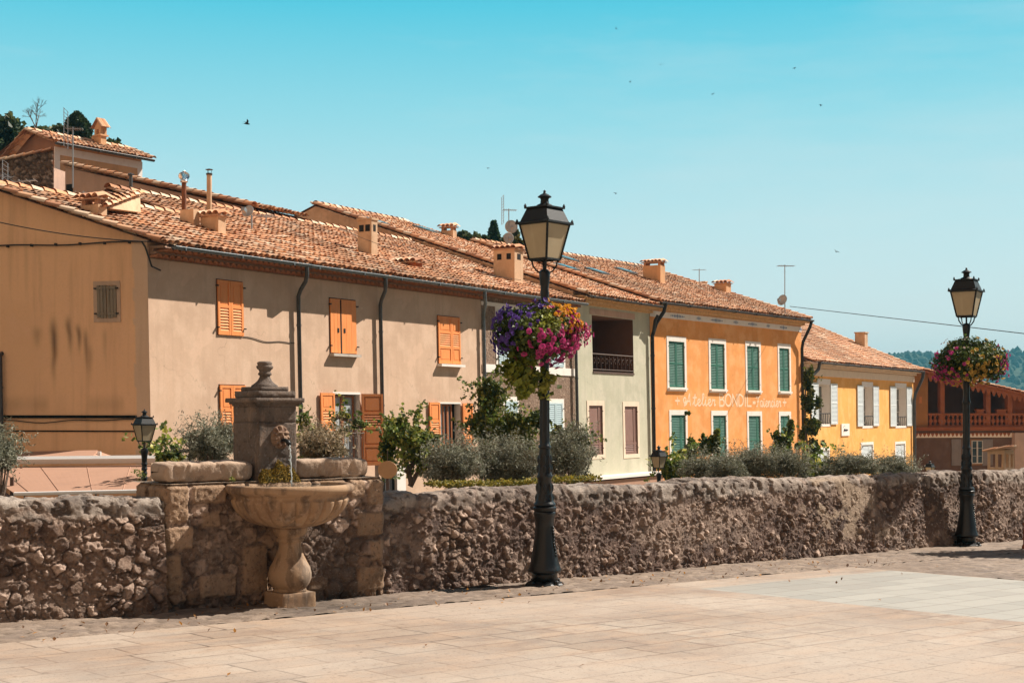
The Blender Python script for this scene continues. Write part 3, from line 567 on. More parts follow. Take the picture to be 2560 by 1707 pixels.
def gutter(mb, fr, t0, t1, w, v, r=.065):
    an = np.linspace(math.pi, 2*math.pi, 8); V = []
    for t in (t0, t1):
        for rr in (r, r*.86):
            for a in an: V.append(fr.L(t, w + rr*math.cos(a), v + rr*math.sin(a)))
    Fc = [[k, k+1, k+17, k+16] for k in range(7)] + [[8+k, 24+k, 25+k, 9+k] for k in range(7)] + [[0,16,24,8],[7,15,31,23]] + [list(range(8)), list(range(16,24))]
    mb.add(V, Fc); mb.tube([fr.L(t0, w+r, v), fr.L(t1, w+r, v)], .013, 6)
    for i in range(int((t1-t0)/1.9)+1):
        t = t0 + .3 + i*1.9
        if t < t1-.1: mb.box(fr, t, t+.03, w-r-.01, w+r+.012, v-r*1.07, v+.004)
def pipe(fr, pts, r, parent, m, name='downpipe', bands=True):
    mb = MB(); P = [fr.L(*p) for p in pts]; mb.tube(P, r, 10)
    if bands:
        a, b = P[-2], P[-1]; L_ = np.linalg.norm(b-a); n = max(1, int(L_/1.7))
        for i in range(n):
            c = a + (b-a)*(i+.35)/n; mb.tube([c, c + (b-a)/L_*.05], r*1.22, 10)
    return mb.build(name, m, parent, autos=40)
def holed_wall(mb, fr, t0, t1, v0, v1, holes, depth=.24, w=0, colf=None, res=None, mi_in=1):
    ts = sorted({t0, t1, *[h[0] for h in holes], *[h[1] for h in holes]}); vs_ = sorted({v0, v1, *[h[2] for h in holes], *[h[3] for h in holes]})
    for i in range(len(ts)-1):
        for j in range(len(vs_)-1):
            tc, vc = (ts[i]+ts[i+1])/2, (vs_[j]+vs_[j+1])/2
            if any(h[0] < tc < h[1] and h[2] < vc < h[3] for h in holes): continue
            mb.add(fr.L([ts[i],ts[i+1],ts[i+1],ts[i]], w, [vs_[j],vs_[j],vs_[j+1],vs_[j+1]]), [[0,1,2,3]])
    for h in holes:
        a, b, c, e = h[:4]; dp = h[4] if len(h) > 4 else depth; q = [(a,c),(b,c),(b,e),(a,e)]
        for k in range(4):
            (x0,y0),(x1,y1) = q[k], q[(k+1)%4]; mb.add(fr.L([x0,x1,x1,x0], [w,w,w-dp,w-dp], [y0,y1,y1,y0] if False else [y0,y1,y1,y0]), [[0,1,2,3]], mi_in)
        mb.add(fr.L([a,b,b,a], w-dp, [c,c,e,e]), [[0,1,2,3]], mi_in+1)
def surround(mb, fr, a, b, c, e, wd, w=.018, bot=True, mi=0, top=None):
    top = wd if top is None else top
    mb.box(fr, a-wd, a, -.01, w, c-(wd if bot else 0), e+top, mi); mb.box(fr, b, b+wd, -.01, w, c-(wd if bot else 0), e+top, mi)
    mb.box(fr, a, b, -.01, w, e, e+top, mi)
    if bot: mb.box(fr, a, b, -.01, w, c-wd, c, mi)
def shutter_mb(fr, t0, t1, v0, v1, w, style, th=.038):
    mb = MB(); st = .065 if (t1-t0) > .3 else .045; H = v1-v0
    def louv(c, e):
        n = max(2, int((e-c)/.062)); dv = (e-c)/n
        for i in range(n):
            y = c + i*dv
            P = fr.L([t0+st, t1-st, t1-st, t0+st]*2, [w+.034]*2+[w+.006]*2+[w+.034]*2+[w+.006]*2, [y,y,y+dv*.78,y+dv*.78,y+.012,y+.012,y+dv*.78+.012,y+dv*.78+.012])
            mb.add(P, [[0,1,5,4],[4,5,6,7],[0,3,2,1],[2,3,7,6],[0,4,7,3],[1,2,6,5]])
        mb.box(fr, t0+st, t1-st, w-.012, w-.004, c, e)
    def panel(c, e):
        mb.box(fr, t0+st, t1-st, w+.004, w+.020, c, e)
        if e-c > .2: mb.box(fr, t0+st+.045, t1-st-.045, w+.02, w+.027, c+.045, e-.045)
    if style == 'plank':
        nb = 3; bw = (t1-t0)/nb
        for i in range(nb): mb.box(fr, t0+i*bw+.004, t0+(i+1)*bw-.004, w, w+.03, v0+.01*random.random(), v1-.01*random.random())
        mb.box(fr, t0, t1, w-.01, w+.004, v0+.02, v1-.02)
        return mb
    if style == 'oldplank':
        nb = 3; bw = (t1-t0)/nb
        for i in range(nb): mb.box(fr, t0+i*bw+.006, t0+(i+1)*bw-.006, w, w+.03, v0+.02*random.random(), v1-.02*random.random())
        for y in (v0+.1*H, v0+.88*H): mb.box(fr, t0, t1, w+.03, w+.05, y, y+.05)
        mb.box(fr, t0, t1, w-.02, w-.001, v0, v1); return mb
    mb.box(fr, t0, t0+st, w, w+th, v0, v1); mb.box(fr, t1-st, t1, w, w+th, v0, v1)
    if style == 'louvre': cuts = [(0, None), (.52, 'L'), (1, 'L')]
    elif style == 'louvre1': cuts = [(0, None), (1, 'L')]
    elif style == 'low': cuts = [(0, None), (.22, 'L'), (1, 'P')]
    elif style == 'plp': cuts = [(0, None), (.34, 'P'), (.66, 'L'), (1, 'P')]
    elif style == 'pl': cuts = [(0, None), (.52, 'L'), (1, 'P')]
    elif style == 'plpp': cuts = [(0, None), (.27, 'P'), (.52, 'P'), (.73, 'L'), (1, 'P')]
    elif style == 'pp': cuts = [(0, None), (.5, 'P'), (1, 'P')]
    rl = .07 if H > 1 else .05; prev = v0
    mb.box(fr, t0+st, t1-st, w+.002, w+th-.003, v0, v0+rl*1.3)
    lo = v0 + rl*1.3
    for fr_, kd in cuts[1:]:
        hi = v0 + H*fr_ - (rl if fr_ == 1 else rl/2); (louv if kd == 'L' else panel)(lo, hi)
        mb.box(fr, t0+st, t1-st, w+.002, w+th-.003, hi, hi+rl); lo = hi + rl
    return mb
def hinges(fr, t0, t1, v0, v1, w, parent, m):
    for t, sg in ((t0, -1), (t1, 1)):
        for v in (v0+.12*(v1-v0), v0+.88*(v1-v0)): mb = MB(); mb.box(fr, min(t, t+sg*.05), max(t, t+sg*.05), w-.02, w+.05, v, v+.03); mb.build('hinge', m, parent)
def closed_window(root, fr, rect, style, m, w=.006, sur=None, sill=None, split=None, surw=.13, name='window', casing=None, sillh=.07, over=.08, stop=None):
    a, b, c, e = rect; wmb = MB()
    if sur is not None: surround(wmb, fr, a, b, c, e, surw, top=stop)
    else: wmb.box(fr, a-.02, b+.02, -.012, .004, c-.01, e+.02)
    wp = wmb.build(name, sur or M['dark'], root); mid = (a+b)/2 if split is None else a+(b-a)*split
    for x0, x1 in ((a, mid-.006), (mid+.006, b)): shutter_mb(fr, x0, x1, c, e, w, style).build('shutter', m, wp)
    hinges(fr, a, b, c, e, w+.03, wp, M['ironmat'])
    if sill is not None:
        sm, proj = sill; s_ = MB(); s_.box(fr, a-over, b+over, -.01, proj, c-.02-sillh, c-.02); s_.build('window_sill', sm, wp)
    return wp
def casement(wp, fr, rect, depth, m=None, cols=2, rows=3, curtain=True, glass=None):
    a, b, c, e = rect; m = m or M['wood']; mb = MB(); w = -depth+.03; s_ = .05
    mb.box(fr, a, b, w, w+.05, c, c+s_*1.3); mb.box(fr, a, b, w, w+.05, e-s_, e); mb.box(fr, a, a+s_, w+.001, w+.051, c+s_, e-s_); mb.box(fr, b-s_, b, w+.001, w+.051, c+s_, e-s_)
    for i in range(1, cols): t = a+(b-a)*i/cols; mb.box(fr, t-.045, t+.045, w+.002, w+.055, c+s_, e-s_)
    for j in range(1, rows): v = c+(e-c)*j/rows; mb.box(fr, a+s_, b-s_, w+.004, w+.03, v-.012, v+.012)
    mb.build('casement', m, wp)
    g = MB(); g.box(fr, a+s_, b-s_, w+.008, w+.014, c+s_, e-s_); g.build('pane', glass or (M['curtain'] if curtain else M['glass']), wp)
def fz(fr, x0, x1, yt, yb, xr=None, w=0):     # overview pixels (2352 wide) -> rect on a facade
    xr = x0 if xr is None else xr; a = fr.pix(x0*S, yt*S, w)[0]; b = fr.pix(x1*S, yt*S, w)[0]; return [a, b, fr.pix(xr*S, yb*S, w)[1], fr.pix(xr*S, yt*S, w)[1]]
def body(mb, fr, t0, t1, ve, p, we, s1, vb, skew=0, back=6, front=False):   # side, back and under-roof faces
    sec = [(0, vb), (0, ve+p*we-.03), (-(s1-we), ve+p*s1-.03), (-(s1-we)-back, ve+p*s1-.03-p*back), (-(s1-we)-back, vb)]
    for t, k in ((t0, skew), (t1, 0)):
        mb.add(fr.L([t+k*w for w, v in sec], [w for w, v in sec], [v for w, v in sec]), [list(range(5))])
    for i in range(1, 4):
        (w0, v0), (w1, v1) = sec[i], sec[i+1]; mb.add(fr.L([t0+skew*w0, t1, t1, t0+skew*w1], [w0, w0, w1, w1], [v0, v0, v1, v1]), [[0,1,2,3]])
    mb.add(fr.L([t0, t1, t1, t0], [we+.035, we+.035, -(s1-we), -(s1-we)], [ve-.045, ve-.045, ve+p*s1-.03, ve+p*s1-.03]) + A(0,0,-.012), [[0,1,2,3]])
def roof_part(root, fr, t0, t1, ve, p, we, s1, skew=0, tl=None, tr=None, seed=0, ridge=True, verge_l=False, verge_r=False, tone=1.0, soffit=True):
    mb = MB(); nn = unit(p*fr.n+fr.U)
    L0 = (lambda s_: t0 - skew*s_) if tl is None else tl; R0 = (lambda s_: t1) if tr is None else tr
    tile_field(mb, fr, L0, R0, 0, s1, we, ve, p, seed=seed, tone=tone)
    ptf = lambda t, s_: fr.L(t, we-s_, ve+p*s_) + nn*.05
    if ridge: tile_line(mb, ptf(L0(s1), s1), ptf(R0(s1), s1), .13, seed=seed)
    if verge_l: tile_line(mb, ptf(L0(0), 0), ptf(L0(s1), s1), .12, seed=seed+1)
    if verge_r: tile_line(mb, ptf(R0(0), 0), ptf(R0(s1), s1), .12, seed=seed+2)
    o = mb.build('roof', M['tile'], root, smooth=True)
    bk = MB(); sb = 5.5; q = fr.L([L0(s1), R0(s1), R0(s1), L0(s1)], [we-s1, we-s1, we-s1-sb, we-s1-sb], [ve+p*s1+.05, ve+p*s1+.05, ve+p*(s1-sb), ve+p*(s1-sb)]); bk.add(q, [[0,1,2,3]])
    bk.build('back_slope', M['tiled'], o)
    return o
def chimney(roof, fr, spec, x0, xm, x1, yt, yb, m, cap='tiles', slots=0, taper=0, name='chimney'):
    we, ve, p = spec; t, s_ = fr.roofpix(xm, yb, we, ve, p); w = we-s_; C = fr.L(t, w, ve+p*s_); D = C[1]
    vt = (HY-yt)/F*D; xr = (xm-CX)/F
    a = (xm-x0)/F*D/max(.3, fr.n[0]-xr*fr.n[1]*1.0 if False else fr.n[0]-xr*fr.n[1]); b = (x1-xm)/F*D/max(.3, fr.d[0]-xr*fr.d[1]); b = max(b, a*.45)
    fr2 = Frame(fr.L(t, w, 0), fr.d, fr.n, (0,0,1)); mb = MB(); v0 = ve+p*s_ - p*a - .5
    P = []; 
    for v, k in ((v0, -.0), (vt, taper)):
        for tt, ww in ((0,0),(b,0),(b,-a),(0,-a)): P.append(fr2.L(b/2+(tt-b/2)*(1-k), -a/2+(ww+a/2)*(1-k), v))
    mb.add(P, [[0,3,2,1],[4,5,6,7],[0,1,5,4],[1,2,6,5],[2,3,7,6],[3,0,4,7]])
    mb.box(fr2, -.02, b+.02, -a-.02, .02, v0, ve+p*s_+.06-(0 if taper else 0), 0)
    if cap == 'flat': mb.box(fr2, -.03, b+.03, -a-.03, .03, vt, vt+.06)
    ch = mb.build(name, m, roof)
    if slots:
        sm = MB()
        for i in range(slots):
            c0 = -a*(i+.62)/(slots+.25); sm.box(fr2, -.006, .01, c0-.085, c0+.085, vt-.34, vt-.14)
        for i in range(1): sm.box(fr2, b*.3, b*.7, -.01, .006, vt-.34, vt-.14)
        sm.build('smoke_slot', M['dark'], ch)
    if cap in ('tiles', 'tilesgap'):
        tm = MB(); sp = .19; gap = .12 if cap == 'tilesgap' else .0; n = max(2, round((a+.16)/sp)); ww = (a+.2)/n
        tm.box(fr2, -.06, b+.06, -a-.06, .06, vt+gap, vt+gap+.035, 0, (.42,.25,.16))
        for i in range(n):                    # barrels laid along the row direction, sloping to the front face
            wc = .1 - (i+.5)*ww; an = np.linspace(-1.45, 1.45, 7); V = []
            for tt, hh in ((-.12, .03), (b*.5, .10), (b+.12, .03)):
                for q in an: V.append(fr2.L(tt, wc + ww*.54*math.sin(q), vt+gap+hh + ww*.5*math.cos(q)))
            tm.add(V, [[k, k+1, k+8, k+7] for k in range(6)] + [[7+k, 8+k, 15+k, 14+k] for k in range(6)], 0, PAL[random.randrange(6)]*1.05)
        if gap:
            for tt in (.02, b-.12):
                for wc in (-.08, -a+.08): tm.box(fr2, tt, tt+.1, wc-.06, wc+.06, vt, vt+gap, 0, (.4,.2,.12))
        tm.build('tile_cap', M['tile'], ch, smooth=False)
    return ch, fr2, a, b, vt
# ================================================================ the row of houses
BF = facade(376, 32, 31, .02)
tb = lambda x, fr=BF: fr.pix(x*S, HY)[0]
T1, T2, T3, T4 = tb(684), tb(872), tb(1109), tb(1322)
WE = .5; VB = -5.2
VE = np.mean([BF.pix(x, y, WE)[1] for x, y in ((401, 608), (660, 642), (948, 688), (1296, 739))])
GD = (-.97, .243)                              # gable direction of the corner house
SK = .308                                      # skew of that gable in the facade frame
def slope_from(fr, we, ve, x, y, t): w, v = tpix(fr, x, y, t); return (v-ve)/(we-w), we-w
PB = .345
t_, S1 = BF.roofpix(450, 543, WE, VE, PB); t_, S2 = BF.roofpix(700, 551, WE, VE, PB)
print('beige VE', VE, [BF.pix(x, y, WE)[1] for x, y in ((401, 608), (660, 642), (948, 688), (1296, 739))], 'T', T1, T2, T3, T4, 'S', S1, S2)
SPB = (WE, VE, PB)
def base_of(fr, t, w=-2): p = fr.L(t, w, 0); return A(p[0], p[1], -3.4)
# ---- corner house with the ochre gable
h1 = thing('house', base_of(BF, T1/2), 'corner house with ochre side wall and beige front with closed orange shutters', 'house', 'row of terraced houses')
mb = MB(); holed_wall(mb, BF, 0, T1-.004, VB, VE+.1, [])
mb.build('front_wall', [M['beige'], M['corner'], M['dark']], h1)
GF = Frame(BF.P, (GD[0], GD[1], 0), (-GD[1], GD[0], 0) if False else (-.243, -.97, 0), (0, 0, 1)); GF.U = A(-.02, 0, 1)
tg = np.arange(0, 7.4, .045); fq = np.linspace(0, 1, 190); Tg, Fq_ = np.meshgrid(tg, fq, indexing='ij'); top = VE + PB*(WE + Tg*.955) - .04
Vg = VB + (top-VB)*Fq_; cg = np.ones(Tg.shape+(3,))
for x, y0, y1, wd, am in ((122,745,872,6,.72),(83,755,800,8,.30),(158,735,812,5,.6),(180,752,806,4,.62),(196,765,850,4,.5),(205,800,880,5,.3),(240,760,830,4,.25),(282,600,720,3,.12),(60,560,700,4,.12),(92,575,760,3,.15)):
    t0, v0 = GF.pix(x*S, y0*S); v1 = GF.pix(x*S, y1*S)[1]; wd = wd*S/F*33*1.25; tx = Tg - t0 + .05*(vnoise(Vg*3, Vg*0+x)-.5); vv = np.clip((v0-Vg)/(v0-v1), -.4, 1.6)
    prof = sstep(-.25, .22, vv)*(1-sstep(.3, 1.3, vv)); cg *= (1 - am*prof*np.exp(-(tx/(wd*(1.2-.5*np.clip(vv, 0, 1))))**2))[..., None]
v957 = GF.pix(170*S, 957*S)[1]; v560 = GF.pix(170*S, 561*S)[1]
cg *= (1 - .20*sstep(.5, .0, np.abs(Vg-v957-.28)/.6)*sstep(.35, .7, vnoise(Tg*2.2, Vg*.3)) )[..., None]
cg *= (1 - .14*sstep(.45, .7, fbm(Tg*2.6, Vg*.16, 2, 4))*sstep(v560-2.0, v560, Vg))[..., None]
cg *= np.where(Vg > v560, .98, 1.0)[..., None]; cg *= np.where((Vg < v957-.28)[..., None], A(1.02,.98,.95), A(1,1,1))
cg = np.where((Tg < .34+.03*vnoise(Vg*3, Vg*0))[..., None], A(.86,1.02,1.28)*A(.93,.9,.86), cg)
m_g = mat('ochre_gable_plaster', (.82,.50,.285), .92, [(.55,V1,(.72,.43,.24),.42,.68,.8),(2.2,V1,(.80,.49,.29),.45,.68,.7),(3.0,(1.6,1.6,.12),(.54,.31,.18),.52,.78,.5),(22,V1,(.66,.38,.2),.5,.75,.35)], (55,.35,.01), attr='last')
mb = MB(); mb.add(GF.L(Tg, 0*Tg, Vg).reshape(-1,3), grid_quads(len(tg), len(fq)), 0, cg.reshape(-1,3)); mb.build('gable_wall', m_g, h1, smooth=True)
mb = MB(); mb.box(GF, .34, 7.4, 0, .06, v957-.03, v957+.035); mb.box(GF, .34, 7.4, 0, .03, v957-.34, v957-.31); mb.build('string_course', m_g, h1)
mb = MB(); mb.tube([GF.L(t, .05, v560 + .02*math.sin(t*2.3)) for t in np.arange(.1, 7.4, .25)] , .018, 6)
for t in np.arange(.4, 7.2, .62): mb.box(GF, t, t+.04, 0, .075, v560-.03, v560+.03)
mb.tube([GF.L(.1, .05, v560), GF.L(0, .09, v560-.12), BF.L(.04, .09, v560-.55), BF.L(.3, .10, v560-.62)], .02, 6); mb.build('cable', M['wire'], h1)
mb = MB(); mb.tube([GF.L(t, .04, v957-.09+.03*math.sin(t*1.7)+.02*math.sin(t*4)) for t in np.arange(.4, 7.4, .25)], .012, 6); mb.build('cable', M['wire'], h1)
wr = fz(GF, 268, 223, 655, 731, 245); closed_window(h1, GF, wr, 'oldplank', M['sh_grey'], w=-.0, sur=M['corner'], surw=.09, split=.5)
tx = GF.pix(5*S, 815*S)[0]; pipe(GF, [(tx, .02, GF.pix(5*S, 812*S)[1]), (tx, .1, GF.pix(5*S, 812*S)[1]), (tx, .1, VB)], .055, h1, M['zincd'])
for x, y in ((58, 1088), (222, 1090)):         # small dark T-shaped tubes on the gable
    t, v = GF.pix(x*S, y*S); mb = MB(); mb.tube([GF.L(t, .05, v), GF.L(t, .05, v-.55)], .015, 6); mb.tube([GF.L(t-.09, .05, v+.01), GF.L(t+.09, .05, v)], .013, 6); mb.build('wall_tee', M['wire'], h1)
mb = MB(); tt = np.array([0, 7.4]); body(mb, BF, .05, T1-.01, VE, PB, WE, S1, VB, skew=SK); mb.build('side_walls', M['pink'], h1)
r1 = roof_part(h1, BF, -.06, T1, VE, PB, WE, S1, skew=SK, seed=1, verge_l=True)
mb = MB(); genoise(mb, BF, .05, T1-.02, VE, WE); mb.build('tile_cornice', [M['tilem'], M['mortar']], h1)
mb = MB(); gutter(mb, BF, .25, T1-.12, WE+.07, VE-.015); mb.build('gutter', M['zinc'], h1)
closed_window(h1, BF, fz(BF, 497, 555, 642, 768), 'pl', M['sh_orange'])
closed_window(h1, BF, fz(BF, 503, 561, 884, 1004), 'pl', M['sh_orange'])
def swan(fr, tw, tt_, ve, m, parent, vb=VB, wp=.11, we=WE, r=.055):
    pipe(fr, [(tt_, we+.06, ve-.06), (tt_, we+.06, ve-.26), (tt_-(tt_-tw)*.25, we-.02, ve-.42), (tw+(tt_-tw)*.25, wp+.12, ve-.62), (tw, wp, ve-.78), (tw, wp, vb)], r, parent, m)
swan(BF, T1-.02, BF.pix(701*S, 640*S, WE)[0], VE, M['zincd'], h1)
mb = MB(); v0 = BF.pix(600*S, 778*S)[1]; t0 = BF.pix(558*S, 775*S)[0]; mb.tube([BF.L(t0+(T1-.1-t0)*k, .015, v0+.02-.05*math.sin(k*3)+.02*math.sin(k*11)-.05*k) for k in np.linspace(0, 1, 14)], .009, 5); mb.build('cable', M['wire'], h1)
# ---- second beige house
h2 = thing('house', base_of(BF, (T1+T2)/2), 'beige house between the first two drainpipes with tall open shutters below', 'house', 'row of terraced houses')
o4 = fz(BF, 766, 826, 905, 1068)
mb = MB(); holed_wall(mb, BF, T1, T2-.004, VB, VE+.1, [tuple(o4)+(.22,)]); mb.build('front_wall', [M['beige'], M['white'], M['dark']], h2)
mb = MB(); body(mb, BF, T1, T2-.01, VE, PB, WE, S2, VB); mb.build('side_walls', M['pink'], h2)
r2 = roof_part(h2, BF, T1+.002, T2, VE, PB, WE, S2, seed=2)
mb = MB(); genoise(mb, BF, T1+.02, T2-.02, VE, WE); mb.build('tile_cornice', [M['tilem'], M['mortar']], h2)
mb = MB(); gutter(mb, BF, T1-.1, T2+.05, WE+.07, VE-.02); mb.build('gutter', M['zinc'], h2)
rc = fz(BF, 756, 815, 685, 810, 760); w3 = closed_window(h2, BF, rc, 'plank', M['sh_orange'], sill=(M['concrete'], .16), split=.40, over=.04)
mb = MB(); mid = rc[0]+(rc[1]-rc[0])*.40; mb.box(BF, mid-.03, mid+.015, .03, .044, rc[2], rc[3]-.02)
for q in (-.13, .14): mb.box(BF, mid+q-.035, mid+q+.035, .033, .046, rc[2]+.38*(rc[3]-rc[2]), rc[2]+.46*(rc[3]-rc[2]))
mb.build('shutter_holes', M['dark'], w3)
wp = MB(); wp.box(BF, o4[0]-.05, o4[1]+.02, -.005, .012, o4[3], o4[3]+.06); wp = wp.build('window', M['white'], h2)
cm = [o4[0]+.36*(o4[1]-o4[0]), o4[1]-.16*(o4[1]-o4[0]), o4[2], o4[3]-.03]; casement(wp, BF, (o4[0], o4[1]-.1, o4[2], o4[3]-.03), .2, cols=2, rows=1)
fl = BF.sub(o4[0]-.02, .05, 0, math.pi+.0); shutter_mb(Frame(BF.L(o4[0]-.62, .04, 0), BF.d, BF.n, BF.U), 0, .58, BF.pix(732*S, 1046*S)[1], o4[3]+.03, 0, 'plpp').build('shutter', M['sh_orange'], wp)
fr_ = BF.sub(o4[1]+.02, .04, 0, .42); shutter_mb(fr_, 0, .66, o4[2]-.05, o4[3]+.02, 0, 'plpp').build('shutter', M['sh_orange_dark'], wp)
mb = MB(); vr = BF.pix(790*S, 995*S)[1]; v2 = o4[2]-.05; mb.tube([BF.L(o4[0]-.03, .1, vr), BF.L(o4[1]+.03, .1, vr)], .014, 6)
for k in range(9): t = o4[0]+(o4[1]-o4[0])*k/8; mb.tube([BF.L(t + .02*math.sin(z*9), .1, vr+(v2-vr)*z) for z in np.linspace(0, 1, 9)], .009, 5)
for k in range(5): t = o4[0]+(o4[1]-o4[0])*(k+.5)/5; mb.tube([BF.L(t+.06*math.cos(a), .1, vr-.07+.06*math.sin(a)) for a in np.linspace(0, 6.28, 9)], .007, 4)
mb.build('railing', M['ironbrown'], wp)
swan(BF, T2-.02, BF.pix(884*S, 655*S, WE)[0]-.05, VE, M['zincd'], h2)
# ---- third beige house
h3 = thing('house', base_of(BF, (T2+T3)/2), 'third beige house behind the vine, one orange shutter pair closed, one open', 'house', 'row of terraced houses')
o6 = fz(BF, 1007, 1057, 927, 1060)
mb = MB(); holed_wall(mb, BF, T2, T3-.004, VB, VE+.1, [tuple(o6)+(.22,)]); mb.build('front_wall', [M['beige'], M['white'], M['dark']], h3)
mb = MB(); body(mb, BF, T2, T3-.01, VE, PB, WE, S2, VB); mb.build('side_walls', M['pink'], h3)
r3 = roof_part(h3, BF, T2+.002, T3, VE, PB, WE, S2, seed=3)
mb = MB(); genoise(mb, BF, T2+.02, T3-.02, VE, WE); mb.build('tile_cornice', [M['tilem'], M['mortar']], h3)
mb = MB(); gutter(mb, BF, T2-.02, T3+.1, WE+.07, VE-.025); mb.build('gutter', M['zinc'], h3)
closed_window(h3, BF, fz(BF, 1004, 1054, 725, 834), 'plp', M['sh_orange'], sill=(M['white'], .17), split=.6, over=.05)
wp = MB(); wp.box(BF, o6[0]-.03, o6[1]+.02, -.005, .012, o6[3], o6[3]+.05); wp = wp.build('window', M['white'], h3)
casement(wp, BF, (o6[0]+.36*(o6[1]-o6[0]), o6[1]-.24*(o6[1]-o6[0]), o6[2], o6[3]-.02), .2, cols=2, rows=1, glass=M['glass'])
mb = MB(); mb.box(BF, o6[0]+.02, o6[0]+.36*(o6[1]-o6[0]), -.19, -.16, o6[2], o6[3]-.03); mb.build('curtain', M['curtain'], wp)
shutter_mb(BF, o6[0]-.56, o6[0]-.02, o6[2]+.1, o6[3]+.04, .04, 'plp').build('shutter', M['sh_orange'], wp); shutter_mb(BF, o6[1]+.05, o6[1]+.6, o6[2]+.1, o6[3]+.02, .04, 'plp').build('shutter', M['sh_orange'], wp)
swan(BF, T3-.03, BF.pix(1110*S, 690*S, WE)[0]+.0, VE, M['zinc'], h3)
# ---- brown roughcast house
h4 = thing('house', base_of(BF, (T3+T4)/2), 'brown roughcast house with pale blue shutters behind the near lamp post', 'house', 'row of terraced houses')
mb = MB(); holed_wall(mb, BF, T3, T4-.004, VB, VE+.1, []); mb.build('front_wall', [M['brown'], M['brown'], M['dark']], h4)
mb = MB(); body(mb, BF, T3, T4-.01, VE, PB, WE, S2, VB); mb.build('side_walls', M['pink'], h4)
r4 = roof_part(h4, BF, T3+.002, T4, VE, PB, WE, S2, seed=4)
mb = MB(); mb.box(BF, T3, T4-.02, 0, .3, VE-.14, VE+.02); mb.build('eave_board', M['tiled'], h4)
mb = MB(); mb.box(BF, T3, T4-.02, 0, .03, VE-.42, VE-.30); v0 = BF.pix(1200*S, 849*S)[1]; mb.box(BF, T3, T4-.02, 0, .03, v0-.13, v0+.12); mb.build('plaster_band', M['white'], h4)
mb = MB(); gutter(mb, BF, T3+.1, T4-.06, WE+.07, VE-.03); mb.build('gutter', M['zinc'], h4)
for rc in (fz(BF, 1142, 1168, 712, 835), fz(BF, 1262, 1291, 737, 842), fz(BF, 1160, 1186, 921, 1040), fz(BF, 1258, 1290, 925, 1045)):
    closed_window(h4, BF, rc, 'louvre', M['sh_blue'], sur=M['white'], surw=.14)
pipe(BF, [(T4-.1, .12, VE-.2), (T4-.1, .12, VB)], .055, h4, M['zincd'])
# ---- sage green house
P4 = BF.L(T4, 0, 0); GR = Frame(P4, BF.d, BF.n, BF.U); TG = tb(1496, GR)
VEG = GR.pix(1551, 750, WE)[1]; PG, SG = slope_from(GR, WE, VEG, 789, 514, 0)
print('green', TG, VEG, PG, SG)
h5 = thing('house', base_of(GR, TG/2), 'sage green house with an open upper loggia and mauve shutters below', 'house', 'row of terraced houses')
lg = fz(GR, 1359, 1453, 722, 852, 1359); lg[3] -= .02
g1, g2 = fz(GR, 1352, 1383, 931, 1045), fz(GR, 1434, 1463, 933, 1043)
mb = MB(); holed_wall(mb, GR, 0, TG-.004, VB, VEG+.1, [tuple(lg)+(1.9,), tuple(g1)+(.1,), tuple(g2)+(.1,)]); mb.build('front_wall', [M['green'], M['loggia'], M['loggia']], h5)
mb = MB(); body(mb, GR, 0, TG-.01, VEG, PG, WE, SG, VB); mb.build('side_walls', M['chim'], h5)
r5 = roof_part(h5, GR, -.02, TG, VEG, PG, WE, SG, seed=5, verge_l=True)
mb = MB(); genoise(mb, GR, .02, TG-.02, VEG, WE*.8, 2, .17); mb.build('tile_cornice', [M['tilec'], M['tilec']], h5)
mb = MB(); gutter(mb, GR, .05, TG-.05, WE+.07, VEG-.02, .06); mb.build('gutter', M['black'], h5)
mb = MB(); mb.box(GR, lg[0]-.15, lg[1]+.15, -.01, .02, lg[3]+.02, lg[3]+.24); mb.build('lintel', M['pink'], h5)
ld = MB(); ld.box(GR, lg[0]-.0, lg[1]+.0, -.05, .03, lg[2]-.07, lg[2]); ld = ld.build('balcony', M['ironbrown'], h5)
mb = MB(); hh = .62; mb.tube([GR.L(lg[0], -.02, lg[2]+hh), GR.L(lg[1], -.02, lg[2]+hh)], .022, 6); mb.tube([GR.L(lg[0], -.02, lg[2]+.07), GR.L(lg[1], -.02, lg[2]+.07)], .018, 6)
nb = 10
for k in range(nb):
    tc = lg[0]+(lg[1]-lg[0])*(k+.5)/nb
    mb.tube([GR.L(tc-.14, -.02, lg[2]+.07), GR.L(tc-.14, -.02, lg[2]+hh)], .009, 4)
    mb.tube([GR.L(tc + (.09-.012*a)*math.cos(a)*(1 if k < nb/2 else -1), -.02, lg[2]+.36+(.15-.02*a)*math.sin(a)) for a in np.linspace(0, 6, 16)], .011, 4)
mb.build('railing', M['ironbrown'], ld)
for rc in (g1, g2): closed_window(h5, GR, rc, 'low', M['sh_mauve'], w=-.06, sur=M['cream'], surw=.15, split=.80, stop=.17)
v0 = GR.pix(1435*S, 1087*S)[1]; mb = MB(); mb.box(GR, .02, TG+.1, 0, .55, v0-.10, v0); mb.build('ledge', M['white'], h5)
mb = MB(); mb.box(GR, .02, TG+.02, 0, .45, v0-1.3, v0-.16); mb.build('shopfront_box', M['canvas'], h5)
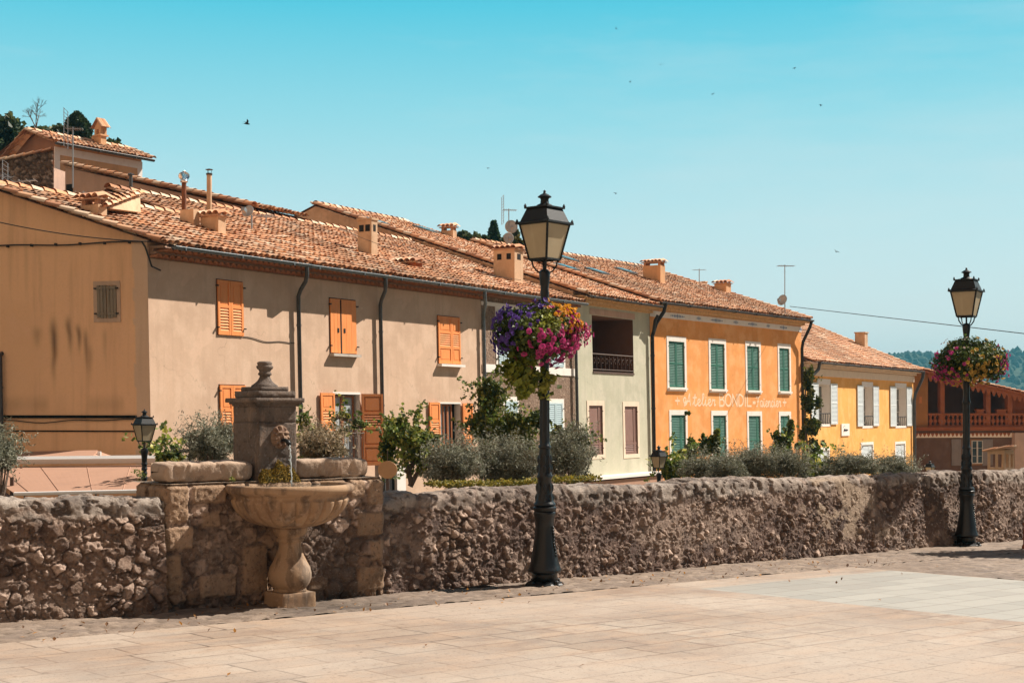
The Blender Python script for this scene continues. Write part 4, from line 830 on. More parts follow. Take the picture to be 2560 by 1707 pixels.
# ---- orange house
P5 = GR.L(TG, 0, 0); OF = Frame(P5, (math.sin(R(36.5)), math.cos(R(36.5)), 0), (math.cos(R(36.5)), -math.sin(R(36.5)), 0), (-.016, 0, 1)); TO = tb(1843, OF)
WO = .45; VEO = np.mean([OF.pix(x, y, WO)[1] for x, y in ((1660, 757), (1850, 779), (2020, 799))]); PO, SO = slope_from(OF, WO, VEO, 1610, 671, TO+.12)
print('orange', TO, VEO, [OF.pix(x, y, WO)[1] for x, y in ((1660, 757), (1850, 779), (2020, 799))], PO, SO)
h6 = thing('house', base_of(OF, TO/2), 'bright orange house with dark green shutters and painted lettering across its front', 'house', 'row of terraced houses')
up = [fz(OF, *q) for q in ((1535,1571,783,889),(1631,1663,788,893),(1715,1743,794,896),(1789,1812,799,898))]
lo = [fz(OF, *q) for q in ((1541,1574,953,1070),(1637,1667,954,1070),(1719,1746,955,1070),(1792,1813,955,1070))]
mb = MB(); holed_wall(mb, OF, 0, TO, VB, VEO+.1, [tuple(q)+(.14,) for q in up+lo]); mb.build('front_wall', [M['orange'], M['cream'], M['dark']], h6)
mb = MB(); body(mb, OF, 0, TO-.01, VEO, PO, WO, SO, VB); mb.build('side_walls', M['apri'], h6)
r6 = roof_part(h6, OF, -.15, TO+.12, VEO, PO, WO, SO, seed=6, verge_l=True, verge_r=True, tone=.86)
mb = MB(); genoise(mb, OF, .02, TO, VEO, WO, 2, .17); mb.build('tile_cornice', [M['tilec'], M['tilec']], h6)
mb = MB(); gutter(mb, OF, -.05, TO+.15, WO+.07, VEO-.01, .075); mb.build('gutter', M['black'], h6)
vf1, vf0 = OF.pix(1700*S, 735.5*S)[1], OF.pix(1700*S, 748*S)[1]
fzb = MB(); fzb.box(OF, 0, TO, 0, .02, vf0, vf1); fzb = fzb.build('frieze', M['white'], h6)
mb = MB()
for i, (xc, wd) in enumerate(((1555,26),(1604,8),(1645,24),(1689,9),(1727,19),(1763,7),(1798,16),(1838,6))):
    tc = OF.pix(xc*S, 728*S)[0]; hw = wd*S/F*58/.62/2*1.35; vc = (vf0+vf1)/2; n = max(2, int(hw/.11))
    for k in range(-n, n+1):
        q = 1-abs(k)/(n+1); hgt = .085*q+.018
        P = OF.L([tc+k*hw/n, tc+(k+.42)*hw/n, tc+k*hw/n, tc+(k-.42)*hw/n], .024, [vc-hgt, vc, vc+hgt, vc]); mb.add(P, [[0,1,2,3]])
mb.build('blue_ornament', M['bluep'], fzb)
spl = [.5]*4+[.72,.6,.78,.5]
for rc, sp_ in zip(up+lo, spl): closed_window(h6, OF, rc, 'louvre', M['sh_green'], w=-.06, sur=M['white'], surw=.15, split=sp_, stop=.2, sill=(M['white'], .1), over=.1)
pipe(OF, [(.35, WO+.05, VEO-.05), (.3, WO, VEO-.35), (.05, .25, VEO-.8), (-.06, .13, VEO-1.3), (-.06, .13, VB)], .075, h6, M['black'])
pipe(OF, [(-.15, WO, VEG-.35), (-.2, WO-.1, VEG-.55), (-.08, .2, VEO-1.15)], .06, h6, M['black'], bands=False)
pipe(OF, [(TO+.05, WO+.05, VEO-.05), (TO, WO, VEO-.3), (TO-.25, .2, VEO-1.0), (TO-.22, .13, VEO-1.3), (TO-.22, .13, VB)], .07, h6, M['black'])
# lettering, painted as strokes
GL = {
 '+': (.5, [[(.25,-.1),(.25,.85)],[(0,.42),(.5,.42)],[(.12,.3),(.12,.54)],[(.38,.3),(.38,.54)]]),
 '*': (.35, [[(.17,.25),(.17,.62)],[(.02,.52),(.32,.35)],[(.02,.35),(.32,.52)]]),
 'A': (.95, [[(.35,.30),(.22,.22),(.06,.28),(.02,.48),(.12,.66),(.26,.60),(.24,.42),(.16,.22),(.10,.0)],[(.10,.0),(.30,.12),(.48,.55),(.62,1.0),(.66,.6),(.70,.0)],[(.30,.36),(.62,.38)]]),
 't': (.42, [[(.0,.1),(.2,.5),(.26,.95),(.18,.5),(.2,.08),(.32,.0),(.42,.12)],[(.02,.66),(.4,.70)]]),
 'e': (.46, [[(.0,.12),(.2,.25),(.36,.42),(.28,.56),(.12,.45),(.1,.2),(.22,.0),(.36,.04),(.46,.16)]]),
 'l': (.36, [[(.0,.12),(.22,.6),(.3,.95),(.22,1.02),(.14,.85),(.12,.3),(.2,.02),(.36,.14)]]),
 'i': (.3, [[(.0,.14),(.12,.52),(.1,.2),(.16,.0),(.3,.14)],[(.13,.68),(.16,.74)]]),
 'I': (.3, [[(.0,.14),(.12,.52),(.1,.2),(.16,.0),(.3,.14)],[(.06,.68),(.08,.74)],[(.2,.68),(.22,.74)]]),
 'r': (.42, [[(.0,.12),(.12,.55),(.16,.46),(.34,.5),(.28,.2),(.3,.02),(.42,.12)]]),
 'a': (.5, [[(.36,.44),(.24,.55),(.08,.45),(.04,.2),(.14,.02),(.28,.12),(.38,.52),(.34,.15),(.4,.0),(.5,.12)]]),
 'n': (.52, [[(.0,.1),(.1,.52),(.12,.0)],[(.12,.3),(.24,.52),(.34,.48),(.34,.15),(.4,.0),(.52,.12)]]),
 'c': (.42, [[(.34,.44),(.24,.55),(.08,.42),(.06,.15),(.18,.0),(.42,.14)]]),
 'F': (.62, [[(.02,.78),(.12,.92),(.34,.86),(.62,.95)],[(.34,.88),(.3,.4),(.2,.04),(.06,.06)],[(.16,.46),(.44,.5)]]),
 'B': (.56, [[(.06,0),(.06,1),(.34,.98),(.42,.8),(.34,.56),(.06,.52)],[(.34,.54),(.48,.4),(.48,.14),(.34,.0),(.06,0)]]),
 'O': (.70, [[(.33+.29*math.sin(a), .5+.5*math.cos(a)) for a in np.linspace(0, 6.283, 15)]]),
 'N': (.62, [[(.06,0),(.06,1)],[(.06,1),(.5,0)],[(.5,0),(.5,1)]]),
 'D': (.60, [[(.06,0),(.06,1),(.28,.97),(.46,.8),(.5,.5),(.46,.2),(.28,.03),(.06,0)]]),
 'J': (.26, [[(.1,0),(.1,1)]]), 'L': (.5, [[(.06,1),(.06,0),(.46,0)]]), ' ': (.2, [])}
def smooth_line(p, k=5):
    if len(p) < 3: return p
    q = [p[0]] + list(p) + [p[-1]]; out = []
    for i in range(1, len(q)-2):
        p0, p1, p2, p3 = map(lambda z: A(*z), q[i-1:i+3])
        for t in np.arange(k)/k: out.append(.5*((2*p1)+(p2-p0)*t+(2*p0-5*p1+4*p2-p3)*t*t+(-p0+3*p1-3*p2+p3)*t**3))
    return out + [A(*p[-1])]
def lettering(mb, fr, text, xa, xb, yb, yt, wd, script):
    tot = sum(GL[c][0] for c in text); ta, tb_ = fr.pix(xa, yb)[0], fr.pix(xb, yb)[0]; v0 = (fr.pix(xa, yb)[1]+fr.pix(xb, yb)[1])/2; v1 = (fr.pix(xa, yt)[1]+fr.pix(xb, yt)[1])/2; x = 0; k_ = 0
    for c in text:
        w_, st = GL[c]
        for s_ in st:
            pts = [A(*q) for q in (smooth_line(s_) if script and c != '+' else s_)]; pts = [A(ta+(tb_-ta)*(x+q[0])/tot, v0+(v1-v0)*q[1]) for q in pts]
            for i in range(len(pts)-1):
                d_ = pts[i+1]-pts[i]; l_ = np.linalg.norm(d_)
                if l_ < 1e-6: continue
                d_ /= l_; nx = A(-d_[1], d_[0])*wd/2; e_ = d_*wd*.3; k_ += 1
                q = [pts[i]-nx-e_, pts[i+1]-nx+e_, pts[i+1]+nx+e_, pts[i]+nx-e_]; mb.add(fr.L([z[0] for z in q], .004+.00004*(k_ % 60), [z[1] for z in q]), [[0,1,2,3]])
        x += w_
cx_ = lambda x: 1580+x/4.523
cy_ = lambda y: 960+y/4.523
for args in (('+', 488, 540, 222, 140, .055, False), ('Atelier', 580, 945, 243, 112, .065, True), ('BONDJL', 985, 1352, 247, 117, .085, False), ('*', 1365, 1398, 255, 150, .06, False), ('FaIencier', 1402, 1685, 256, 136, .06, True), ('+', 1705, 1745, 240, 160, .055, False)):
    mb = MB(); lettering(mb, OF, args[0], cx_(args[1]), cx_(args[2]), cy_(args[3]), cy_(args[4]), args[5], args[6]); mb.build('painted_word' if len(args[0]) > 1 else 'painted_mark', M['paint'], h6)

# ---- yellow house
P6 = OF.L(TO, 0, 0); YF = Frame(P6, (math.sin(R(31)), math.cos(R(31)), 0), (math.cos(R(31)), -math.sin(R(31)), 0), (-.008, 0, 1)); TY = tb(2098, YF)
VEY = np.mean([YF.pix(x, y, WO)[1] for x, y in ((2050, 906), (2290, 926))]); PY, SY = slope_from(YF, WO, VEY, 2133, 858, TY+.3)
print('yellow', TY, VEY, [YF.pix(x, y, WO)[1] for x, y in ((2050, 906), (2290, 926))], PY, SY); SY = 9.5
h7 = thing('house', base_of(YF, TY/2), 'yellow house with white open shutters and a small white plaque', 'house', 'row of terraced houses')
yu = [fz(YF, *q) for q in ((1878,1905,882,974),(1981,2003,888,978),(2057,2080,890,978))]; yl = [fz(YF, *q) for q in ((1879,1903,1035,1070),(1979,2004,1022,1075),(2057,2078,1020,1075))]
mb = MB(); holed_wall(mb, YF, 0, TY, VB, VEY+.1, [tuple(q)+(.45,) for q in yu] + [tuple(q)+(.1,) for q in yl]); mb.build('front_wall', [M['yellow'], M['white'], M['dark']], h7)
mb = MB(); body(mb, YF, 0, TY, VEY, PY, WO, SY, VB); mb.build('side_walls', M['terrad'], h7)
r7 = roof_part(h7, YF, -.0, TY+.3, VEY, PY, WO, SY, seed=7, verge_r=True, tone=.95)
mb = MB(); genoise(mb, YF, .02, TY, VEY, WO, 2, .17); mb.build('tile_cornice', [M['cream'], M['cream']], h7)
mb = MB(); mb.box(YF, 0, TY+.02, 0, .06, VEY-.62, VEY-.28); mb.build('frieze', M['cream'], h7)
mb = MB(); gutter(mb, YF, .9, TY+.35, WO+.07, VEY-.01, .08); mb.build('gutter', M['zincd'], h7)
pipe(YF, [(1.0, WO+.05, VEY-.05), (.95, WO, VEY-.35), (.5, .2, VEY-.75), (.1, .15, VEY-.95)], .08, h7, M['zincd'], bands=False)
pipe(YF, [(TY+.35, WO+.05, VEY-.05), (TY+.3, WO, VEY-.4), (TY-.35, .2, VEY-1.3), (TY-.3, .13, VEY-1.7), (TY-.3, .13, VB)], .09, h7, M['zincd'])
for rc in yu:
    wp = MB(); surround(wp, YF, rc[0], rc[1], rc[2], rc[3], .12, top=.26); wp = wp.build('window', M['white'], h7)
    casement(wp, YF, (rc[0]+.01, rc[1]-.01, rc[2]+.1, rc[3]-.02), .42, M['white'], cols=2, rows=3, glass=M['glass'])
    sw = .78*(rc[1]-rc[0])*.72
    shutter_mb(YF, rc[0]-.08-sw, rc[0]-.04, rc[2]-.02, rc[3]+.06, .03, 'louvre').build('shutter', M['sh_white'], wp); shutter_mb(YF, rc[1]+.04, rc[1]+.08+sw, rc[2]-.02, rc[3]+.06, .03, 'louvre').build('shutter', M['sh_white'], wp)
    mb = MB(); v0 = rc[2]+.5; mb.tube([YF.L(rc[0], .02, v0), YF.L(rc[1], .02, v0)], .025, 5)
    for k in range(6): t = rc[0]+(rc[1]-rc[0])*k/5; mb.tube([YF.L(t+.03*math.sin(z*7), .02, v0-.5*z) for z in np.linspace(0, 1, 6)], .014, 4)
    mb.build('railing', M['wire'], wp)
for rc in yl: closed_window(h7, YF, rc, 'louvre', M['sh_white'], w=-.06, sur=M['white'], surw=.14, split=.7)
pq = fz(YF, 1931, 1949, 973, 1001); pl = MB(); pl.box(YF, pq[0], pq[1], 0, .05, pq[2], pq[3]); pl = pl.build('plaque', M['white'], h7)
mb = MB(); c0 = (pq[0]+pq[1])/2; v0 = (pq[2]+pq[3])/2
for k, (dx, am) in enumerate(((-.22,.07),(-.05,.05),(.1,.05),(.24,.04))): mb.tube([YF.L(c0+dx*1.0+.09*math.cos(a), .056, v0-.03+am*math.sin(a*1.7)) for a in np.linspace(0, 5.6, 10)], .016, 4)
mb.tube([YF.L(c0-.36, .056, v0+.13), YF.L(c0-.18, .056, v0+.2)], .012, 4); mb.build('inscription', M['ink'], pl)
# ---- terracotta house with the loggia
TFd = R(76); tf0 = 2276; PT = at(tf0, HY, YF.L(TY, 0, 0)[1]+3.5); TF = Frame(PT, (math.sin(TFd), math.cos(TFd), 0), (math.cos(TFd), -math.sin(TFd), 0), (0,0,1))
px_ = lambda x: 1960+x/3.408
py_ = lambda y: 780+y/3.408
def fr2(fr, x0, x1, yt, yb): a = fr.pix(px_(x0), py_(yt)); b = fr.pix(px_(x1), py_(yb)); return [a[0], b[0], b[1], a[1]]
h8 = thing('house', base_of(TF, 4), 'terracotta red house with a balustraded loggia under a scalloped eave', 'house', 'row of terraced houses')
lo8 = fr2(TF, 1226, 1905, 600, 985); tE = TF.pix(px_(1942), HY)[0]; tR = TF.pix(2700, HY)[0]
lineT = lambda t: np.interp(t, [TF.pix(2312, 928)[0], TF.pix(2560, 985)[0]], [TF.pix(2312, 928)[1], TF.pix(2560, 985)[1]])
sl8 = (TF.pix(2560, 985)[1]-TF.pix(2312, 928)[1])/(TF.pix(2560, 985)[0]-TF.pix(2312, 928)[0]); v8 = lambda t: TF.pix(2312, 928)[1] + sl8*(t-TF.pix(2312, 928)[0])
mb = MB()
def poly(mb, fr, pts, w, mi=0): mb.add(fr.L([q[0] for q in pts], w, [q[1] for q in pts]), [list(range(len(pts)))], mi)
a, b, c = lo8[0], lo8[1], lo8[2]
poly(mb, TF, [(-3, c), (a, c), (a, v8(a)-.1), (-3, v8(-3)-.1)], 0, 2)                    # wall left of the loggia
poly(mb, TF, [(a, v8(a)-.3), (b, v8(b)-.3), (b, v8(b)-.1), (a, v8(a)-.1)], 0)         # under the eave
P = [(a, c), (b, c), (b, v8(b)), (a, v8(a))]
for k in range(4):
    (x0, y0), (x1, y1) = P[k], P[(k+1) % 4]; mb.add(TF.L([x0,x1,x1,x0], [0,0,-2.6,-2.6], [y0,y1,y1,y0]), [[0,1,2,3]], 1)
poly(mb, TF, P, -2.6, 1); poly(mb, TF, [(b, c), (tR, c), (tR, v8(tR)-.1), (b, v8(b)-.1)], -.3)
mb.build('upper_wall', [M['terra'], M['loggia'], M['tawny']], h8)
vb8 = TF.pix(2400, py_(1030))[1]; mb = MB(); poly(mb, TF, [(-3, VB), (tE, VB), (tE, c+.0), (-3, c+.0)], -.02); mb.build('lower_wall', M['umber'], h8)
mb = MB(); poly(mb, TF, [(tE, VB), (tR, VB), (tR, vb8), (tE, vb8)], .3); mb.add(TF.L([tE]*4, [-.02,.3,.3,-.02], [VB,VB,vb8,vb8]), [[0,1,2,3]]); mb.build('side_wall', M['pink'], h8)
mb = MB(); mb.box(TF, -3, tR, -.1, .16, c-.16, c-.05); mb.box(TF, -3, tR, -.1, .24, c-.05, c+.05); mb.build('balcony_floor', M['terra'], h8)
v1_ = TF.pix(2400, py_(1030))[1]; v2_ = TF.pix(2400, py_(1068))[1]; mb = MB(); mb.box(TF, -3, tE, 0, .025, v2_, v1_); fr8 = mb.build('frieze', M['cream'], h8)
mb = MB(); sp = .27; hz8 = v1_-v2_
for k in range(int((tE+3)/sp)):
    t0 = -3+k*sp; pts = [(t0+.005, v1_), (t0+sp*.5, v1_-hz8*.82), (t0+sp-.005, v1_)]; pts = [(t0+.004, v1_), (t0+.05, v1_-hz8*.4), (t0+sp*.5, v1_-hz8*.84), (t0+sp-.05, v1_-hz8*.4), (t0+sp-.004, v1_)]; poly(mb, TF, pts, .03)
mb.build('pendant_row', M['terra'], fr8)
mb = MB()                                       # scalloped valance along the sloping eave
n8 = 30; ta, tb8 = a-.2, tR; sp = (tb8-ta)/n8
for k in range(n8):
    for j in range(6):
        q0, q1 = j/6, (j+1)/6; x0, x1 = ta+(k+q0)*sp, ta+(k+q1)*sp; f = lambda q: .16+.34*abs(math.sin(math.pi*q))
        mb.add(TF.L([x0,x1,x1,x0], .34, [v8(x0)-f(q0)-.1, v8(x1)-f(q1)-.1, v8(x1)-.02, v8(x0)-.02]), [[0,1,2,3]])
mb.build('valance', M['terra'], h8)
for xa, xb in ((1330,1366),(1720,1757),(1903,1942)):
    q = fr2(TF, xa, xb, 600, 985); mb = MB(); mb.box(TF, q[0], q[1], -.28, .04, c, v8(q[0])-.05); mb.build('post', M['terra'], h8)
vr = TF.pix(2400, py_(862))[1]; hb = vr-c-.12
bal = MB(); bal.box(TF, a, tR, -.2, .1, vr-.12, vr); bal.box(TF, a, tR, -.18, .08, c+.05, c+.16); bal = bal.build('balustrade', M['terra'], h8)
prof = [(.07,0),(.13,.02),(.13,.1),(.06,.16),(.17,.36),(.16,.5),(.07,.72),(.06,.8),(.12,.86),(.12,1)]
k = 0; t = a+.2
while t < tR-.2 and k < 60:
    mb = MB(); P = TF.L(t, -.05, c+.15); mb.lathe([(r*.82, z*(vr-.11-c-.15)) for r, z in prof], 8, P); mb.build('baluster', M['terra'], bal, smooth=True); t += .30; k += 1
# sloping tiled roof of the loggia
mb = MB(); d8 = unit(TF.d + sl8*TF.U); P0 = TF.L(-3.6, .5, v8(-3.6)); r_ = np.random.default_rng(8)
FT = Frame(TF.L(0, 0, 0), -TF.n, TF.d, (0,0,1))     # tiles run down along the slope
tile_field(mb, Frame(TF.L(tR, 0, v8(tR)), -TF.n, TF.d, (0,0,1)), lambda s_: -.5, lambda s_: 3.4, 0, tR+3.4, 0, .06, -sl8, sp=.24, ex=.36, seed=8, tone=1.05)
mb.build('roof', M['tile'], h8, smooth=True)
mb = MB(); mb.add(np.concatenate([TF.L([-3.4,tR,tR,-3.4], [.5,.5,-4,-4], [v8(-3.4)-.02, v8(tR)-.02, v8(tR)-.02, v8(-3.4)-.02]), TF.L([-3.4,tR,tR,-3.4], [.5,.5,-4,-4], [v8(-3.4)-.12, v8(tR)-.12, v8(tR)-.12, v8(-3.4)-.12])]), [[0,1,2,3],[4,7,6,5],[0,4,5,1],[1,5,6,2],[2,6,7,3],[3,7,4,0]]); mb.build('eave_board', M['terra'], h8)
mb = MB(); mb.box(TF, -3, tR, -9, -4, VB, v8(tR)+.3); mb.build('rear_block', M['terrad'], h8)
wr = fr2(TF, 1592, 1688, 1092, 1290); wp = MB(); surround(wp, TF, wr[0], wr[1], wr[2], wr[3], .08); wp = wp.build('window', M['tawny'], h8); casement(wp, TF, wr, -.02, M['concrete'], 2, 3, glass=M['glass'])
for xa, xb in ((1425,1505),(1688,1775)): q = fr2(TF, xa, xb, 1082, 1305); shutter_mb(TF, q[0], q[1], q[2], q[3], .02, 'pp').build('shutter', M['shade_grey'], wp)
q = fr2(TF, 1158, 1168, 728, 770); mb = MB(); mb.box(TF, q[0]-.05, q[1]+.05, -.01, .015, q[2]-.05, q[3]+.05); mb.build('wall_niche', M['sh_orange_dark'], h8)
for xa, xb, yt, yb in ((1812,1890,825,850),(1640,1700,822,850)):
    q = fr2(TF, xa, xb, yt, yb); mb = MB(); mb.box(TF, q[0], q[1], -.15, .03, vr, vr+.20); mb.box(TF, q[0]-.04, q[1]+.04, -.19, .07, vr+.17, vr+.24); o = mb.build('planter', M['terra'], None); cpt = TF.L(q[0], 0, vr); o.data.transform(Matrix.Translation(-cpt)); o.location = cpt
    tag(o, 'long clay planter on the balustrade, %s' % ('beside the right corner post' if xa > 1800 else 'dark under the roof in the middle bay'), 'planter')
# ---- houses higher up behind
UF = facade(137, 60, 36, 0); VEU = UF.pix(240, 374, .4)[1]; TU = UF.pix(354, HY)[0]; wpk, vpk = tpix(UF, 76, 330, -.3); PU = (vpk-VEU)/(.4-wpk); SU = .4-wpk
print('upper', TU, VEU, PU, SU)
h9 = thing('house', base_of(UF, 4), 'apricot house high up behind the row with a small turret chimney', 'house', 'houses above the row')
mb = MB(); holed_wall(mb, UF, 0, TU, VB, VEU+.1, []); mb.build('front_wall', [M['apri'], M['dark'], M['dark']], h9)
mb = MB(); body(mb, UF, 0, TU, VEU, PU, .4, SU, VB, back=SU*.9); mb.build('side_walls', M['terrad'], h9)
mb = MB(); mb.box(UF, -.02, .24, -.01, .03, VB, VEU-.1); mb.box(UF, TU-.24, TU+.02, -.01, .03, VB, VEU-.1); mb.box(UF, .24, TU-.24, -.01, .03, VEU-.42, VEU-.1); mb.build('pale_trim', M['white'], h9)
r9 = roof_part(h9, UF, -.5, TU+.35, VEU, PU, .4, SU, seed=9, verge_l=True, verge_r=True)
mb = MB(); nnb = unit(PU*UF.n+UF.U); q0 = UF.L(-.5, .4-SU, VEU+PU*SU)+nnb*.05; q1 = UF.L(-.5, .4-SU-4.2, VEU+PU*SU-4.2*.62); tile_line(mb, q1, q0, .14, seed=5); tile_line(mb, q1+A(.2,.1,-.02), q0+A(.2,.1,-.02), .14, seed=6); mb.build('verge_tiles', M['tile'], r9)
mb = MB(); gutter(mb, UF, -.3, TU+.3, .48, VEU-.02, .09); mb.build('gutter', M['zincd'], h9)
# rubble house
RF = Frame(at(133, HY, 54), (-math.sin(R(80)), math.cos(R(80)), 0), (-math.cos(R(80)), -math.sin(R(80)), 0)); h10 = thing('house', base_of(RF, 2), 'rough stone gable standing in front of the apricot house at the left edge', 'house', 'houses above the row')
ug = np.arange(0, 6, .035); vg = np.arange(RF.pix(60, 520)[1], RF.pix(133, 372)[1]+.1, .035); Ug, Vg2 = np.meshgrid(ug, vg, indexing='ij'); hgt, st, tone, pit = stone_layers(Ug, Vg2, .95, .26, .12, 4)
v0, v1 = RF.pix(133, 377)[1], RF.pix(0, 404)[1]; t1_ = RF.pix(0, 404)[0]; tv = v0 + (v1-v0)*Ug/t1_; Vc = np.minimum(Vg2, tv)
mb = MB(); mb.add(RF.L(Ug, 2.2*hgt, Vc).reshape(-1,3), grid_quads(len(ug), len(vg)), 0, (stone_colour(hgt, st, tone, pit, Ug, Vg2, .5)*.85).reshape(-1,3)); mb.build('rubble_gable', M['rubble'], h10, smooth=True)
mb = MB(); tile_line(mb, RF.L(0, .05, v0), RF.L(t1_*1.2, .05, v0+(v1-v0)*1.2), .12, seed=2); mb.build('coping', M['tile'], h10)
mb = MB(); mb.box(RF, 0, 6, -3, -.05, VB, min(v0, v1)-.3); mb.build('rear_wall', M['pink'], h10)
# lean-to house V
VF = facade(640, 45, 31, 0); h11 = thing('house', base_of(VF, 2), 'long dusky pink house behind the first roof, its tiled verge sloping down to the right', 'house', 'houses above the row')
wv0, vv0 = tpix(VF, 163, 418, 0); wv1, vv1 = tpix(VF, 640, 524, 0); PV = (vv0-vv1)/(wv1-wv0)
mb = MB(); mb.add(VF.L(0, [wv1, wv1, wv0, wv0], [VB, vv1, vv0, VB]), [[0,1,2,3]]); mb.add(VF.L(2.6, [wv1, wv1, wv0, wv0], [VB, vv1, vv0, VB]), [[0,1,2,3]]); mb.add(VF.L([0,2.6,2.6,0], [wv0]*4, [VB,VB,vv0,vv0]), [[0,1,2,3]]); mb.build('side_walls', M['pink'], h11)
mb = MB(); tile_field(mb, VF, lambda s_: -.1, lambda s_: 2.7, 0, wv1-wv0, wv1, vv1+.05, PV, seed=12); 
nv = unit(PV*VF.n+VF.U); tile_line(mb, VF.L(-.1, wv1, vv1)+nv*.1, VF.L(-.1, wv0, vv0)+nv*.1, .13, seed=9); mb.build('roof', M['tile'], h11, smooth=True)
mb = MB(); mb.add(VF.L([-.05,2.6,2.6,-.05], [wv1,wv1,wv0,wv0], [vv1,vv1,vv0,vv0]), [[0,1,2,3]])
for xa, xb in ((366, 430),):
    wa, va = tpix(VF, xa, 500, -.01); wb, vb_ = tpix(VF, xb, 500, -.01); mb.box(VF, -.02, .0, wb, wa, va-3, va+.0)
mb.build('dark_panel', M['terrad'], h11)
wa, va = tpix(VF, 167, 480, 0); wb, vb_ = tpix(VF, 182, 480, 0); mb = MB(); mb.box(VF, -.03, .02, wb, wa, va-2, va+.25); mb.build('door', M['dark'], h11)
# ================================================================ roof furniture
SPG, SPO, SPY, SPU = (WE, VEG, PG), (WO, VEO, PO), (WO, VEY, PY), (.4, VEU, PU)
chimney(r2, BF, SPB, 886, 921, 936, 549, 644, M['chim'], 'flat', 2)
chimney(r1, BF, SPB, 492, 537, 554, 539, 589, M['chim'], 'tiles')
chimney(r1, BF, SPB, 435, 477, 492, 521, 571, M['chim'], None, taper=.22)
chimney(r1, BF, SPB, 191, 236, 254, 510, 546, M['chim'], 'tilesgap')
chimney(r3, BF, SPB, 971, 1030, 1043, 656, 675, M['terra'], 'tiles')
chimney(r4, BF, SPB, 1227, 1280, 1302, 622, 711, M['chim'], 'tiles', 2)
chimney(r5, GR, SPG, 1093, 1124, 1132, 575, 597, M['chim'], 'tilesgap')
chimney(r6, OF, SPO, 1602, 1646, 1656, 662, 711, M['apri'], 'tilesgap')
chimney(r6, OF, SPO, 1781, 1811, 1823, 708, 735, M['apri'], 'tiles')
chimney(r6, OF, SPO, 1738, 1757, 1763, 706, 716, M['chim'], 'flat')
chimney(r7, YF, SPY, 2135, 2161, 2169, 832, 872, M['chim'], 'flat', taper=.06)
chimney(r9, UF, SPU, 228, 252, 262, 338, 367, M['apri'], None, name='chimney')
# open turret on the upper chimney
def turret():
    t, s_ = UF.roofpix(252, 367, *SPU); fr = Frame(UF.L(t, .4-s_, VEU+PU*s_), UF.d, UF.n); D = fr.P[1]; k = D/F; a, b = 24*k/.95, 10*k/.55; z0 = (367-338)*k; mb = MB()
    for tt in (0, b-.14):
        for ww in (-.14, -a): mb.box(fr, tt, tt+.14, ww, ww+.14, z0+.05, z0+.30)
    mb.box(fr, -.06, b+.06, -a-.06, .06, z0-.02, z0+.05); mb.box(fr, 0, b, -a, 0, z0+.29, z0+.36)
    mb.add(fr.L([0,0,0,b,b,b], [0,-a,-a/2]*2, [z0+.36,z0+.36,z0+.66]*2), [[0,1,2],[3,5,4],[0,2,5,3],[1,4,5,2]]); ch = mb.build('turret', M['apri'], r9)
    mb = MB()
    for sg in (1, -1):
        for i in range(4):
            tc = -.06+(b+.12)*(i+.5)/4; P0 = fr.L(tc, -a/2+sg*(a/2+.12), z0+.30); P1 = fr.L(tc, -a/2, z0+.72); tile_line(mb, P0, P1, .09, .3, seed=i)
    mb.build('tile_cap', M['tile'], ch)
turret()
# dormer roof behind the low chimney
def dormer():
    t, s_ = BF.roofpix(254, 536, *SPB); P = [BF.roofpix(x, y, *SPB) for x, y in ((276, 521), (352, 531))]
    A0 = at(191, 506, BF.L(t, 0, 0)[1]+.2); top = [at(268, 519, A0[1]+.2), at(350, 488, A0[1]+2.6), at(352, 531, A0[1]+2.2), at(276, 521, A0[1]+.3)]
    mb = MB(); mb.add([top[0], top[1], top[2], top[3]] + [p+A(-.9,.9,0) for p in top], [[0,1,2,3],[0,4,5,1],[3,2,6,7],[1,5,6,2]]); o = mb.build('dormer', M['chim'], r1)
    d = unit(top[1]-top[0]); dz = Frame(top[0]+A(.05,-.05,.05), unit(A(-.86,.45,-.02)), unit(-A(d[0], d[1], 0)), (0,0,1)); Ln = np.linalg.norm((top[1]-top[0])[:2]); sl = (top[1]-top[0])[2]/Ln
    mb = MB(); tile_field(mb, dz, lambda s_: -.1, lambda s_: 2.3, 0, Ln, .25, -.1, sl, seed=31, tone=1.15); mb.build('tile_cap', M['tile'], o, smooth=True)
dormer()
def pole_pipe(roof, fr, spec, x, yb, yt, r, m, name):
    t, s_ = fr.roofpix(x, yb, *spec); P = fr.L(t, spec[0]-s_, spec[1]+spec[2]*s_); D = P[1]; zt = (HY-yt)/F*D+1.6; mb = MB(); mb.tube([P-A(0,0,.3), A(P[0], P[1], zt)], r, 12); o = mb.build(name, m, roof, autos=40); return o, A(P[0], P[1], zt)
o, tp = pole_pipe(r1, BF, SPB, 460, 545, 456, .065, M['rust'], 'flue_pipe')
mb = MB(); cowl = [(.05,-.02),(.10,.0),(.11,.05),(.06,.07)]; mb.lathe(cowl, 14, tp)
for k in range(18):
    a = 2*math.pi*k/18; P = []
    for z in np.linspace(-1, 1, 8): r = .135*math.sqrt(max(0, 1-z*z))+.015; P += [tp+A(r*math.cos(a+z*.5), r*math.sin(a+z*.5), .17+.12*z), tp+A((r-.03)*math.cos(a+z*.5+.2), (r-.03)*math.sin(a+z*.5+.2), .17+.12*z)]
    mb.add(P, [[2*i, 2*i+1, 2*i+3, 2*i+2] for i in range(7)])
mb.lathe([(.03,.28),(.06,.29),(.02,.31)], 10, tp); mb.build('wind_cowl', M['steel'], o, smooth=True)
o, tp = pole_pipe(r1, BF, SPB, 523, 560, 436, .07, M['chim'], 'flue_pipe')
mb = MB(); mb.lathe([(.085,-.02),(.09,.02),(.075,.03)], 14, tp)
